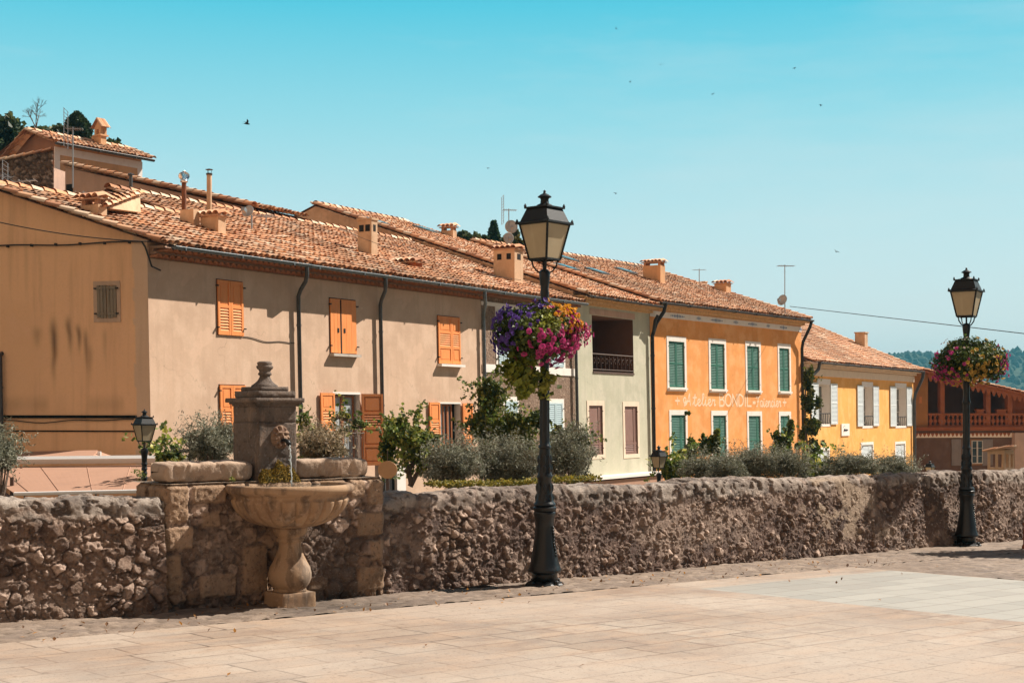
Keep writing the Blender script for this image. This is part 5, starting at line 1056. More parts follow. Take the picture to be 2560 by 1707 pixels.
for k in range(3): a = k*2.1; mb.tube([tp+A(.06*math.cos(a), .06*math.sin(a), .02), tp+A(.07*math.cos(a), .07*math.sin(a), .12)], .006, 5)
mb.lathe([(.10,.12),(.105,.13),(.03,.15)], 14, tp); mb.build('rain_hood', M['zincd'], o)
o, tp = pole_pipe(r1, BF, SPB, 327, 482, 438, .05, M['zincd'], 'flue_pipe'); mb = MB(); mb.lathe([(.09,0),(.09,.03),(.02,.06)], 12, tp); mb.build('rain_hood', M['zincd'], o)
# skylights let into the orange and green roofs
def skylight(roof, fr, spec, x0, y0, x1, y1):
    (ta, sa), (tb_, sb) = fr.roofpix(x0, y0, *spec), fr.roofpix(x1, y1, *spec); t0, t1, s0, s1 = min(ta, tb_), max(ta, tb_), min(sa, sb), max(sa, sb); s1 = s0+.75; t1 = t0+.5
    nn = unit(spec[2]*fr.n+fr.U); f2 = Frame(fr.L(0, spec[0], spec[1]), fr.d, nn, unit(-fr.n+spec[2]*fr.U)); g = math.sqrt(1+spec[2]**2); mb = MB()
    mb.box(f2, t0-.07, t1+.07, 0, .17, s0*g-.07, s1*g+.07); o = mb.build('skylight', M['zinc'], roof); mb = MB(); mb.box(f2, t0, t1, .165, .178, s0*g, s1*g); mb.build('pane', M['glass'], o)
for q in ((1424,657,1450,654),(1424,680,1448,676),(1500,690,1556,692),(1572,688,1596,690)): skylight(r6, OF, SPO, *q)
skylight(r5, GR, SPG, 1070, 585, 1110, 590); skylight(r5, GR, SPG, 945, 565, 975, 566)
def dish(x, y, D, r, az, label, yaw_up=.5):
    c = at(x, y, D); k = D/F*S*0+D/F; R_ = r*k; t = thing('satellite_dish', c-A(0,0,R_*1.6), label, 'satellite dish'); n = unit(A(math.sin(az), -math.cos(az), yaw_up)); u_ = unit(np.cross(A(0,0,1), n)); v_ = np.cross(n, u_)
    mb = MB(); V = []; K = 22
    for i, q in enumerate((0, .35, .7, 1.0)):
        for j in range(K): a = 2*math.pi*j/K; V.append(c + R_*q*(math.cos(a)*u_+1.1*math.sin(a)*v_) + n*R_*.28*q*q)
    n0 = len(V); V += [p - n*.03 for p in V]
    Fc = [[b+i*K+j, b+i*K+(j+1)%K, b+(i+1)*K+(j+1)%K, b+(i+1)*K+j] for b in (0, n0) for i in range(3) for j in range(K)] + [[3*K+j, 3*K+(j+1)%K, n0+3*K+(j+1)%K, n0+3*K+j] for j in range(K)]
    mb.add(V, Fc); mb.build('reflector', M['dish'], t, smooth=True)
    mb = MB(); tip = c + n*R_*1.15 - v_*R_*.55; mb.tube([c-v_*R_*.95+n*R_*.2, c-v_*R_*.9+n*R_*.6, tip], .018, 6); mb.box(Frame(tip, u_, n, v_), -.05, .05, -.05, .09, -.04, .06); mb.build('feed_arm', M['alu'], t)
    mb = MB(); mb.tube([c-n*.05, c-n*.18, c-n*.18-A(0,0,R_*2.2)], .025, 7); mb.build('mount', M['alu'], t); return t
dish(621, 530, 38, 15, -.35, 'grey satellite dish standing behind the two chimneys of the corner roof')
dish(1278, 568, 52, 16, .1, 'larger grey satellite dish on the mast behind the slotted chimney beside the lantern', .3)
dish(1271, 596, 51, 13, .2, 'small pale satellite dish below a larger one, behind the slotted chimney', .3)
dish(1957, 751, 62, 13, -.75, 'grey satellite dish on the antenna mast at the end of the orange roof', .4)
def antenna(P, h, label, az=0, kind='yagi', L_=1.0, n=7, up=0):
    t = thing('tv_antenna', P, label, 'tv antenna', 'television antennas'); mb = MB(); top = P+A(0,0,h); mb.tube([P, top], .02, 6); mb.build('mast', M['alu'], t); mb = MB(); d = A(math.cos(az), math.sin(az), up); e = A(-math.sin(az), math.cos(az), 0)
    b0 = top-A(0,0,.05); mb.tube([b0-d*L_*.45, b0+d*L_*.55], .014, 5)
    for i in range(n):
        c = b0 + d*L_*(-.4+.95*i/(n-1)); w = .32*(1-.35*i/n); mb.tube([c-e*w, c+e*w], .008, 4)
    if kind == 'panel':
        for sg in (-1, 1):
            for i in range(5): c = b0 - d*L_*.45 + A(0,0,sg*(.1+.1*i)); mb.tube([c-e*.3, c+e*.3], .008, 4)
        for s_ in (-1, 1): mb.tube([b0-d*L_*.45+e*.25*s_-A(0,0,.5), b0-d*L_*.45+e*.25*s_+A(0,0,.5)], .01, 4)
    mb.build('aerial', M['alu'], t); return t
def ant(x, yb, yt, D, label, **k): P = at(x, yb, D); antenna(P, (yb-yt)/F*D, label, **k)
ant(182, 470, 318, 38, 'tall mast with a comb aerial in front of the upper houses', az=.1, kind='panel', L_=.4)
ant(47, 482, 449, 34, 'low many-armed aerial in front of the rough stone gable', az=.1, kind='panel', L_=.7, n=5, up=.1)
ant(208, 494, 478, 36, 'short aerial beside the chimney with the tiled lid', az=.1, L_=.9, n=5)
ant(6, 472, 436, 34, 'slatted aerial at the left edge of the picture above the first roof', az=.6, kind='panel', L_=.4, n=4)
ant(665, 556, 536, 40, 'small double aerial on the ridge right of the grey dish', az=1.2, L_=.5, n=5)
ant(1272, 606, 522, 52, 'aerial above the larger grey dish, left of the near lantern', az=.15, kind='panel', L_=.5)
ant(1586, 672, 661, 66, 'small flat aerial on the ridge left of the orange chimney', az=.1, L_=.7, n=8)
ant(1748, 708, 672, 66, 'bare thin mast standing on the dark stub chimney', az=1.4, L_=.1, n=2)
ant(1962, 778, 662, 63, 'tall mast at the far end of the orange roof carrying a flat aerial', az=.1, L_=.75, n=9)
def wire(pts, label, r=.012, name='cable'):
    (x0, y0, d0), (x1, y1, d1), sag = pts; P0, P1 = at(x0, y0, d0), at(x1, y1, d1); mb = MB(); mb.tube([P0+(P1-P0)*t-A(0,0,sag*4*t*(1-t)) for t in np.linspace(0, 1, 24)], r, 5); o = mb.build(name, M['wire'], None); o.data.transform(Matrix.Translation(-P0)); o.location = P0; tag(o, label, 'cable')
wire(((1975, 766, 64), (2700, 850, 40), .0), 'thin black cable running from the orange roof mast past the far lamp post', .014)
wire(((-60, 542, 30.5), (372, 604, 31.4), .1), 'thin dark cable slung across the ochre side wall of the corner house')
wire(((880, 585, 34), (1302, 700, 38), .15), 'pale thin wire crossing the beige roofs between two chimneys', .006)

# ================================================================ lamp posts
def lantern(root, z0, k=1.0, a0=-1.48, small=False):
    def sq(r, z): return [A(r*k*math.cos(a0+i*math.pi/2), r*k*math.sin(a0+i*math.pi/2), z0+z*k) for i in range(4)]
    B, G, T_, U_ = sq(.175, 0), sq(.285, .40), sq(.205, .575), sq(.235, .585)
    ft = MB()
    for i in range(4):
        j = (i+1) % 4; ft.tube([B[i], G[i]], .014*k, 5); ft.tube([B[i], B[j]], .014*k, 5); ft.tube([G[i], G[j]], .016*k, 5)
    root_f = ft.build('lantern_frame', M['ironmat'], root, local=True)
    for i in range(4):
        j = (i+1) % 4; c = (B[i]+B[j]+G[i]+G[j])/4; mb = MB(); q = [p+(c-p)*.05 for p in (B[i], B[j], G[j], G[i])]; n = unit(np.cross(q[1]-q[0], q[3]-q[0]))*.004; mb.add(q+[p-n for p in q], [[0,1,2,3],[4,7,6,5],[0,4,5,1],[1,5,6,2],[2,6,7,3],[3,7,4,0]]); mb.build('pane', M['milk'], root_f, local=True)
    mb = MB(); E0, E1 = sq(.335, .395), sq(.335, .415); E2 = sq(.28, .43)
    mb.add(E0+E1+E2+T_, [[0,3,2,1]]+[[i+4*l, (i+1)%4+4*l, (i+1)%4+4*(l+1), i+4*(l+1)] for l in range(3) for i in range(4)])
    W0_, W1_ = sq(.235, .575), sq(.235, .592); mb.add(W0_+W1_, [[0,3,2,1],[4,5,6,7]]+[[i, (i+1)%4, (i+1)%4+4, i+4] for i in range(4)])
    for P in (W1_, E1):
        for p in P: mb.lathe([(.013*k,0),(.017*k,.012*k),(.010*k,.028*k),(.004*k,.04*k)], 8, p*A(.94,.94,1))
    prof = [(.15,.592),(.105,.60),(.085,.62),(.05,.635),(.045,.68),(.055,.70),(.078,.705),(.078,.715),(.05,.735),(.02,.75),(.013,.765),(.018,.775),(.003,.79)]
    mb.lathe([(r*k, z0+z*k) for r, z in prof], 16); mb.build('lantern_roof', M['ironmat'], root_f, autos=35, local=True)
    mb = MB()
    for p in B:
        d = unit(A(p[0], p[1], 0)); mb.tube([A(0,0,z0-.16*k)+d*.03*k, A(0,0,z0-.13*k)+d*.09*k, A(0,0,z0-.07*k)+d*.135*k, A(0,0,z0-.03*k)+d*.14*k, p], .010*k, 6)
    mb.tube([A(0,0,z0-.2*k), A(0,0,z0+.02*k)], .014*k, 6); mb.tube([A(0,0,z0), A(0,0,z0+.08*k)], [.05*k,.03*k], 10); mb.build('bracket', M['ironmat'], root, local=True)
def big_lamp():
    root = thing('lamp_post', (0,0,0), 'x', 'lamp post', 'big lamp posts by the wall')
    mb = MB(); mb.lathe([(.232,-.12),(.232,.035),(.215,.05),(.16,.06),(.155,.07)], 8, a0=.3)
    for k in range(4): a = .7+k*math.pi/2; mb.lathe([(.03,.03),(.03,.075),(.018,.085)], 6, (.195*math.cos(a), .195*math.sin(a), 0))
    mb.build('base_plate', M['ironmat'], root, autos=30, local=True)
    fl = lambda th, z: 1 - .045*abs(math.sin(4*th))*(.19 < z < .78)
    mb = MB(); mb.lathe([(.15,.06),(.145,.14),(.15,.16),(.175,.165),(.192,.18),(.19,.205),(.18,.222),(.162,.28),(.148,.36),(.13,.45),(.116,.546),(.107,.66),(.106,.73),(.112,.78),(.122,.81),(.128,.825),(.124,.845),(.115,.86)], 32, rad=fl); mb.build('pedestal', M['iron'], root, smooth=True, local=True)
    fl2 = lambda th, z: 1 - .10*abs(math.sin(6*th))*((1.64 < z < 2.28) or (1.30 < z < 1.5))
    prof = [(.11,.85),(.132,.87),(.134,.90),(.112,.915),(.126,.93),(.12,.95),(.10,.97),(.09,1.05),(.084,1.12),(.079,1.22),(.092,1.24),(.092,1.26),(.079,1.28),(.073,1.38),(.066,1.50),(.061,1.565),(.073,1.575),(.073,1.595),(.059,1.61),(.058,1.66),(.055,2.28),(.054,2.30),(.066,2.315),(.066,2.34),(.056,2.36),(.049,2.44),(.053,2.54),(.056,2.62),(.048,2.68),(.045,3.28),(.052,3.33),(.045,3.38),(.05,3.42),(.06,3.50),(.064,3.56),(.055,3.58),(.03,3.60)]
    p2 = []
    for (r0, z0), (r1, z1) in zip(prof, prof[1:]):
        m_ = max(1, int((z1-z0)/.08)); p2 += [(r0+(r1-r0)*i/m_, z0+(z1-z0)*i/m_) for i in range(m_)]
    mb = MB(); mb.lathe(p2+[prof[-1]], 36, rad=fl2)
    for k in range(8):                        # cast leaves on the lower shaft
        a = k*math.pi/4
        for z in (1.0, 1.12, 1.33, 1.44): r = np.interp(z, [1, 1.5], [.092, .064]); mb.lathe([(.004,-.05),(.016,-.02),(.018,.02),(.003,.055)], 6, (r*math.cos(a), r*math.sin(a), z))
    for k in range(10): a = -.55+.07*math.sin(k*1.3); z = .36+.035*k; r = np.interp(z, [.3,.5,.73], [.155,.122,.106]); mb.lathe([(.004,-.02),(.015,-.005),(.015,.008),(.003,.02)], 6, (r*math.cos(a), r*math.sin(a), z))
    mb.build('shaft', M['iron'], root, autos=50, local=True)
    lantern(root, 3.71)
    return root
lamp = big_lamp(); P1 = at(1361.5, 1468, 16.15); P1[2] = gz(P1[0], P1[1]); P2 = at(2416, 1366, 22.95); P2[2] = gz(P2[0], P2[1])
lamp['label'] = 'tall black cast-iron lamp post at the centre with purple, yellow and pink flowers'; lamp.location = P1
lamp2 = copy_tree(lamp); lamp2.location = P2; lamp2['label'] = 'tall black cast-iron lamp post near the right edge with golden and pink flowers'; lamp2.rotation_euler = (0, 0, .14)
bpy.context.view_layer.update()
def small_lamp():
    root = thing('street_lamp', (0,0,0), 'x', 'street lamp', 'small street lamps beyond the wall')
    mb = MB(); mb.lathe([(.14,0),(.14,.1),(.10,.2),(.09,.9),(.06,1.0),(.05,1.2),(.04,3.2),(.05,3.24),(.04,3.28),(.045,3.55),(.055,3.66),(.07,3.72),(.06,3.76),(.03,3.78)], 14)
    for k in range(7): mb.lathe([(.045,0),(.056,.02),(.045,.05)], 12, (0,0,3.0+k*.08))
    mb.build('pole', M['iron'], root, autos=40, local=True); lantern(root, 3.9, .7, -1.57); return root
sl1 = small_lamp()
def put_small(o, x, yt, D, label, h=3.9+.79*.7):
    P = at(x, yt, D); P[2] -= h; o.location = P; o['label'] = label
s2, s3 = copy_tree(sl1), copy_tree(sl1)
put_small(sl1, 361, 1022, 24.6, 'small black street lamp in front of the ochre wall'); put_small(s2, 1647, 1112, 34.5, 'small black street lamp in front of the orange house'); put_small(s3, 2325, 1150, 57, 'street lamp of which only the tip shows above the wall')
bpy.context.view_layer.update()

# ================================================================ fountain
def rough_box(mb, fr, t0, t1, w0, w1, v0, v1, res=.02, amp=.006, rnd=.012, seed=0, taper=0, f=9):
    bm = bmesh.new(); n = [max(2, int(abs(a)/res)) for a in (t1-t0, w1-w0, v1-v0)]; faces = []
    V = []; Fc = []; 
    def face(ax, side):
        o_ = [i for i in range(3) if i != ax]; a = np.linspace(0, 1, n[o_[0]]+1); b = np.linspace(0, 1, n[o_[1]]+1); Aa, Bb = np.meshgrid(a, b, indexing='ij'); P = np.zeros(Aa.shape+(3,)); P[..., o_[0]] = Aa; P[..., o_[1]] = Bb; P[..., ax] = side; return P.reshape(-1,3), grid_quads(len(a), len(b))
    for ax in range(3):
        for side in (0, 1):
            P, q = face(ax, side); lo = A(t0, w0, v0); sz = A(t1-t0, w1-w0, v1-v0); Q = lo + P*sz; c = lo+sz/2
            d = np.minimum(Q-lo, lo+sz-Q); ne = np.sort(d, 1)[:, 1]; pull = rnd*sstep(rnd*1.6, 0, ne); nv = unit(sz); dirc = (c-Q); dirc = dirc/np.maximum(np.linalg.norm(dirc, axis=1, keepdims=True), 1e-6); Q = Q + dirc*pull[:, None]
            s3_ = Q[:,0]*f+Q[:,2]*f*.7+seed; s4 = Q[:,1]*f-Q[:,2]*f*.9+seed*2; dn = amp*2*(fbm(s3_, s4, seed, 4)-.5) - amp*1.5*sstep(.62, .75, fbm(s3_*2.2, s4*2.2, seed+1, 3)); Q = Q - dirc*dn[:, None]
            if taper: k = 1-taper*(Q[:,2]-v0)/(v1-v0); Q[:,0] = c[0]+(Q[:,0]-c[0])*k; Q[:,1] = c[1]+(Q[:,1]-c[1])*k
            mb.add(fr.L(Q[:,0], Q[:,1], Q[:,2]), q)
    bm.free()
fo = thing('fountain', PF.L(1.2, .264, gz(*PF.L(1.2, .264, 0)[:2])), 'old stone fountain with a fluted basin on a baluster and a dark spouting pillar', 'fountain')
g0 = fo.location[2]; c = PF.L(1.2, .264, 0)
mb = MB(); rough_box(mb, PF, 1.01, 1.39, .074, .454, g0-.06, g0+.15, .02, .003, .008, 1); mb.build('plinth', M['carved'], fo, smooth=True)
prof = [(.16,.15),(.165,.165),(.155,.18),(.165,.19),(.195,.23),(.212,.28),(.214,.33),(.198,.39),(.165,.45),(.135,.51),(.115,.57),(.108,.61),(.11,.635),(.132,.645),(.136,.66),(.13,.675),(.118,.685),(.14,.70),(.168,.74),(.175,.77),(.165,.79)]
mb = MB(); mb.lathe(prof, 44, A(c[0], c[1], g0)); mb.build('baluster', M['carved'], fo, smooth=True)
def gad(th, z):
    q = sstep(.79, .86, z)*sstep(1.075, 1.055, z); return 1 + q*(.085*abs(math.sin(th*12))**.5 - .03)
bp = [(.10,.775),(.19,.785),(.27,.80),(.34,.825),(.40,.855),(.45,.89),(.49,.93),(.52,.97),(.54,1.01),(.552,1.045),(.558,1.06),(.56,1.075),(.562,1.10),(.575,1.115),(.60,1.125),(.625,1.14),(.636,1.165),(.634,1.19),(.62,1.208),(.60,1.214),(.565,1.212),(.55,1.19),(.53,1.12),(.4,1.10)]
mb = MB(); mb.lathe(bp, 288, A(c[0], c[1], g0), rad=gad); mb.build('basin', M['carved'], fo, smooth=True)
mb = MB(); mb.lathe([(.545,1.184),(.546,1.186)], 60, A(c[0], c[1], g0)); mb.build('water', M['pool'], fo)
tp0, tp1, wp0, wp1 = 1.005, 1.455, -.56, -.03
pil = MB(); rough_box(pil, PF, tp0, tp1, wp0, wp1, .88, 1.49, .015, .0055, .01, 2); rough_box(pil, PF, tp0, tp1, wp0, wp1, 1.485, 1.66, .015, .005, .014, 3)
pil = pil.build('pillar', M['darkstone'], fo, smooth=True)
mb = MB()
for i, (o_, a, b) in enumerate(((.015,1.652,1.675),(.035,1.672,1.695),(.062,1.69,1.735))): rough_box(mb, PF, tp0-o_, tp1+o_, wp0-o_, wp1+o_, a, b, .014, .004, .012, 4+i)
mb.build('cornice', M['darkstone'], fo, smooth=True)
mb = MB(); rough_box(mb, PF, tp0+.005, tp1-.005, wp0+.0, wp1-.0, 1.735, 1.805, .014, .005, .014, 7); rough_box(mb, PF, tp0+.055, tp1-.055, wp0+.06, wp1-.06, 1.80, 1.85, .014, .004, .012, 8); mb.build('stepped_cap', M['darkstone'], fo, smooth=True)
cf = PF.L((tp0+tp1)/2, (wp0+wp1)/2, 0); fp = [(.135,1.845),(.128,1.865),(.10,1.885),(.075,1.91),(.06,1.935),(.052,1.955),(.056,1.965),(.068,1.972),(.07,1.985),(.062,1.995),(.055,2.005),(.062,2.02),(.078,2.035),(.086,2.05),(.084,2.062),(.072,2.068),(.07,2.075),(.076,2.085),(.074,2.1),(.05,2.112),(.02,2.11)]
nf = lambda th, z: 1+.05*(vnoise(th*3, z*30)-.5)*2
mb = MB(); mb.lathe(fp, 32, A(cf[0], cf[1], 0), rad=nf); mb.build('finial', M['darkstone'], fo, smooth=True)
# carved mask, spout, jet, moss
tm, vm = PF.pix(700, 1092, wp1); vm += 1.6*0
vm = PF.pix(700, 1092, wp1)[1]
gx = np.linspace(-.11, .11, 60); GX, GY = np.meshgrid(gx, np.linspace(-.125, .12, 66), indexing='ij'); RR = np.hypot(GX/.10, GY/.118); TH = np.arctan2(GY, GX)
hm = .055*np.sqrt(np.clip(1-RR**2, 0, 1))*(RR < 1) + .016*np.sin(TH*11+3*RR)*sstep(.55, .8, RR)*sstep(1.05, .9, RR)
for ex in (-.032, .032): hm += -.022*np.exp(-(((GX-ex)/.014)**2+((GY-.022)/.010)**2)) + .014*np.exp(-(((GX-ex)/.022)**2+((GY-.045)/.008)**2)) + .012*np.exp(-(((GX-ex*1.1)/.02)**2+((GY+.025)/.02)**2))
hm += .024*np.exp(-((GX/.012)**2+((GY-.0)/.03)**2)) - .03*np.exp(-((GX/.02)**2+((GY+.045)/.013)**2)) + .012*np.sin(GX*220)*sstep(-.06, -.09, GY)*sstep(-.125, -.1, GY) - .02*(RR > 1.04)
mb = MB(); mb.add(PF.L(tm+GX, wp1+.004+hm, vm+GY).reshape(-1,3), grid_quads(60, 66)); mk = mb.build('lion_mask', M['mask'], fo, smooth=True)
q = lambda t, w, v: PF.L(tm+t, wp1+w, vm+v)
mb = MB(); mb.tube([q(0,.03,-.03), q(.0,.10,-.028), q(0,.16,-.045), q(0,.19,-.075)], [.016,.018,.02,.021], 10); mb.build('spout', M['ironmat'], mk, smooth=True)
mb = MB(); J = []; z0 = vm-.08; z1 = g0+1.185
for k in range(16): s_ = k/15; J.append(q(0, .19+.045*s_, 0)*A(1,1,0)+A(.004*math.sin(k*2.1), .003*math.cos(k*1.7), z0+(z1-z0)*s_**1.6))
mb.tube(J, [.004+.0035*math.sin(k*1.9)**2 for k in range(16)], 7)
for k in range(26): s_ = rng.random(); p = q(0, .19+.045*s_, 0)*A(1,1,0)+A(*rng.normal(0, .008, 2), z0+(z1-z0)*s_); mb.lathe([(.001,-.004),(.004,0),(.001,.006)], 5, p)
mb.build('water_jet', M['water'], fo, smooth=True)
# ================================================================ leaves and flowers
def leaf_quads(mb, P, Ls, Ws, cols, nrm=None, jit=1.0, r_=rng):
    n = len(P); a = r_.normal(size=(n,3)); a /= np.linalg.norm(a, axis=1, keepdims=True)
    b0 = r_.normal(size=(n,3)) if nrm is None else np.cross(nrm + r_.normal(size=(n,3))*.5*jit, a)
    b = b0 - (b0*a).sum(1, keepdims=True)*a; b /= np.maximum(np.linalg.norm(b, axis=1, keepdims=True), 1e-6); c_ = np.cross(a, b)
    L2 = (Ls/2)[:, None]; W2 = (Ws/2)[:, None]; V = np.stack([P-a*L2, P+b*W2+c_*W2*.3, P+a*L2, P-b*W2+c_*W2*.3], 1).reshape(-1,3)
    mb.add(V, np.arange(4*n).reshape(-1,4), 0, np.repeat(cols, 4, 0))
OL = A((.17,.17,.11),(.27,.26,.19),(.09,.09,.055),(.38,.37,.29),(.19,.155,.10))
VI = A((.12,.17,.028),(.20,.24,.042),(.055,.09,.018),(.36,.33,.07),(.15,.18,.06))
DK = A((.025,.045,.016),(.045,.07,.022),(.07,.095,.03),(.018,.03,.012))
def crown(mb, C, Rd, n, L_, asp, pal, clumps=30, cr=.33, seed=0, fill=.5, rag=.25, vert=0):
    r_ = np.random.default_rng(seed); d = r_.normal(size=(clumps,3)); d /= np.linalg.norm(d, axis=1, keepdims=True); rad = r_.random(clumps)**fill
    K = d*rad[:, None]*(1+r_.normal(0, rag, (clumps,1)))*.82; kc = r_.choice(len(pal), clumps); ks = r_.uniform(.55, 1.25, clumps)
    w = ks**2/np.sum(ks**2); idx = r_.choice(clumps, n, p=w); off = r_.normal(size=(n,3)); off /= np.linalg.norm(off, axis=1, keepdims=True); off *= (r_.random((n,1))**.45)*cr*ks[idx][:, None]*np.where(r_.random((n,1)) < .16, r_.uniform(1, 1.9, (n,1)), 1)
    P = C + (K[idx]+off)*Rd
    col = pal[np.where(r_.random(n) < .55, kc[idx], r_.choice(len(pal), n))]*r_.uniform(.65, 1.3, (n,1))
    s_ = r_.uniform(.6, 1.25, n)*L_; leaf_quads(mb, P, s_, s_*asp, col, None, 1, r_)
    return C + K*Rd
def sprays(mb, C, Rd, cnt, L_, pal, r_, asp=.75, upb=.15):
    P = []
    if cnt <= 0: return
    for i in range(cnt):
        p = C + Rd*r_.uniform(-.75, .75, 3); d = unit(r_.normal(size=3)*A(1,.4,1)+A(0,0,upb)); m_ = r_.integers(5, 15)
        for k in range(m_): d = unit(d + r_.normal(0, .28, 3) - A(0,0,.05)); p = p + d*L_*.55; P += [p + r_.normal(0, L_*.35, 3) for _ in range(2)]
    P = np.array(P); n = len(P); s_ = r_.uniform(.6, 1.2, n)*L_; leaf_quads(mb, P, s_, s_*asp, pal[r_.choice(len(pal), n)]*r_.uniform(.7, 1.4, (n,1)), None, 1, r_)
def shrub(name, x0, x1, y0, y1, D, n, L_, asp, pal, label, cat, seed=0, group=None, clumps=40, cr=.32, depth=None, trunk=True, foot=None, fill=.5, twigs=True, rag=.25):
    c = at((x0+x1)/2*S, (y0+y1)/2*S, D); k = D/F*S; Rd = A((x1-x0)/2*k, depth or (x1-x0)/2*k*.8, (y1-y0)/2*k)
    zf = foot if foot is not None else c[2]-Rd[2]*1.3; t = thing(name, A(c[0], c[1], zf), label, cat, group); mb = MB(); K = crown(mb, c, Rd, n, L_, asp, pal, clumps, cr, seed, fill, rag); sprays(mb, c+A(0,0,Rd[2]*.25), Rd*A(1,1,.75), (int(40+n/90) if L_ < .1 else 14), L_*1.05, pal*1.15, np.random.default_rng(seed+77), asp, .8); mb.build('foliage', M['leaf'], t)
    if trunk:
        tb_ = MB(); r_ = np.random.default_rng(seed+5); b = A(c[0], c[1], zf); m_ = b*.4+c*.6
        tb_.tube([b, b*.6+c*.4+A(.03,.02,0), m_], [.05,.04,.03], 7)
        for p in K[r_.choice(len(K), min(16, len(K)), replace=False)]: tb_.tube([m_, (m_+p)/2+r_.normal(0,.03,3), p], [.02,.012,.005], 5)
        tb_.build('branches', M['bark'], t)
    return t
OG = 'olive bushes behind the wall'
for i, (q, lb) in enumerate((((425,548,972,1066,20),'loose grey-green olive bush left of the fountain pillar'),((688,790,990,1062,19.5),'brownish olive bush right of the fountain pillar'),
    ((968,1110,1015,1122,21),'silvery olive bush right of the round tan board'),((1085,1250,1012,1122,22),'silvery olive bush directly left of the central lamp post'),((1248,1372,985,1118,23),'darker olive bush directly right of the central lamp post'),
    ((1560,1705,1038,1116,29),'low olive bush below the first green shutters of the orange house'),((1650,1805,1028,1114,30),'olive bush in the middle below the orange house'),((1750,1870,1036,1112,30),'small olive bush below the last green shutters'),
    ((1885,2025,1044,1104,31),'olive bush below the middle window of the yellow house'),((1990,2112,1054,1102,33),'flat olive bush below the last window of the yellow house'),((-38,24,1000,1084,18),'olive branch reaching in at the left edge'))):
    x0, x1, y0, y1, D = q; shrub('olive_bush', x0, x1, y0, y1, D, int(13000*min(1.6, (x1-x0)/110)), .055, .26, OL*A(.80,.82,.78) if i != 1 else OL*A(1.15,.92,.78), lb, 'olive bush', 40+i, OG, clumps=46, cr=.30, foot=-.9, rag=.2, depth=.6)
VG = 'vines and climbers on the houses'
def vine(parts, label, seed, n=3500, L_=.085, pal=VI, spr=1.0, stems=()):
    x0, x1, y0, y1, D = parts[0]; c0 = at((x0+x1)/2*S, y1*S, D); t = thing('vine', A(c0[0], c0[1], -3.4), label, 'vine', VG); mb = MB()
    for i, (x0, x1, y0, y1, D) in enumerate(parts):
        c = at((x0+x1)/2*S, (y0+y1)/2*S, D); k = D/F*S; Rd = A((x1-x0)/2*k, min(.5, (x1-x0)/2*k*.7), (y1-y0)/2*k); ar = (x1-x0)*(y1-y0)/8000
        crown(mb, c, Rd, max(60, int(n*ar)), L_, .8, pal, max(9, int(34*ar**.5)), .42, seed+i, .7, .45); sprays(mb, c, Rd*1.0, int(60*ar*spr), L_, pal, np.random.default_rng(seed+i+500))
    mb.build('leaves', M['leaf'], t)
    if stems:
        sm = MB()
        for st in stems: sm.tube([at(x*S, y*S, D) + rng.normal(0, .015, 3) for x, y, D in st], np.linspace(.06, .025, len(st)), 6)
        sm.build('stem', M['bark'], t)
vine([(872,935,965,1030,27),(915,1000,980,1040,26.6),(880,905,1030,1100,27),(925,1000,1020,1058,26.8),(950,962,942,985,27),(955,985,1040,1085,26.8)], 'green vine trained on an arbour beside the round tan board', 70, 5200, stems=([(945,1118,26.8),(940,1080,26.8),(925,1030,26.8)],[(945,1118,26.8),(962,1080,26.8),(975,1040,26.8)],[(935,1085,26.8),(985,1025,26.8)]))
vine([(1088,1150,880,960,29),(1085,1160,940,1020,29),(1140,1235,945,1032,28.6),(1165,1235,1000,1040,28.6),(1100,1140,870,905,29)], 'tall dense vine climbing in front of the brown house', 80, 9500, .085, VI*.8, stems=([(1105,1050,29),(1108,980,29),(1112,900,29)],))
vine([(1258,1345,985,1045,29.5),(1300,1350,1000,1050,29.5),(1265,1300,980,1010,29.5)], 'green vine right of the central lamp post below the pale blue shutters', 90, 6500, .085, VI*.8)
vine([(775,812,948,962,31),(800,832,962,985,31),(765,800,985,1003,31),(688,714,950,1000,24),(700,730,985,1010,24)], 'thin leafy tendrils hanging in front of the open orange shutters', 95, 3800, .10, stems=([(770,955,31),(800,965,31),(830,985,31)],))
vine([(1842,1872,840,900,58),(1840,1876,890,960,58),(1842,1884,950,1010,58),(1848,1888,1000,1056,58)], 'dark creeper climbing the corner between the orange and yellow houses', 100, 7500, .13, VI*.5, .08, stems=([(1856,1060,58),(1850,960,58),(1852,845,58)],))
vine([(1560,1600,1015,1090,40),(1600,1640,1000,1050,40),(1630,1655,985,1050,40),(1625,1650,1040,1075,40),(1574,1588,943,953,46)], 'ragged vine on an iron arm between the first two green doors of the orange house', 110, 5200, .12, VI*.9, .3, stems=([(1600,1045,40),(1630,1040,40),(1650,1042,40)],[(1612,1100,40),(1608,1050,40)]))
vine([(1768,1800,998,1060,42),(1790,1825,985,1062,42),(1820,1845,1015,1030,42)], 'ragged vine in front of the last green door of the orange house', 120, 5200, .12, VI*.9, .3, stems=([(1775,1040,42),(1820,1040,42)],))
shrub('green_bush', 1512, 1580, 1050, 1106, 36, 4200, .13, .75, VI*1.1, 'bright green bush right of the small lamp before the orange house', 'bush', 130, 'leafy green bushes behind the wall', foot=-3.4)
shrub('green_bush', 1826, 1910, 1052, 1100, 36, 4200, .13, .75, VI*1.1, 'bright green bush below the dark creeper at the house corner', 'bush', 131, 'leafy green bushes behind the wall', foot=-3.4)
shrub('green_bush', 355, 425, 1030, 1066, 27, 420, .12, .8, VI, 'sparse weedy bush on a dark rail left of the olive bush', 'bush', 132, 'leafy green bushes behind the wall', foot=-.8, clumps=14)
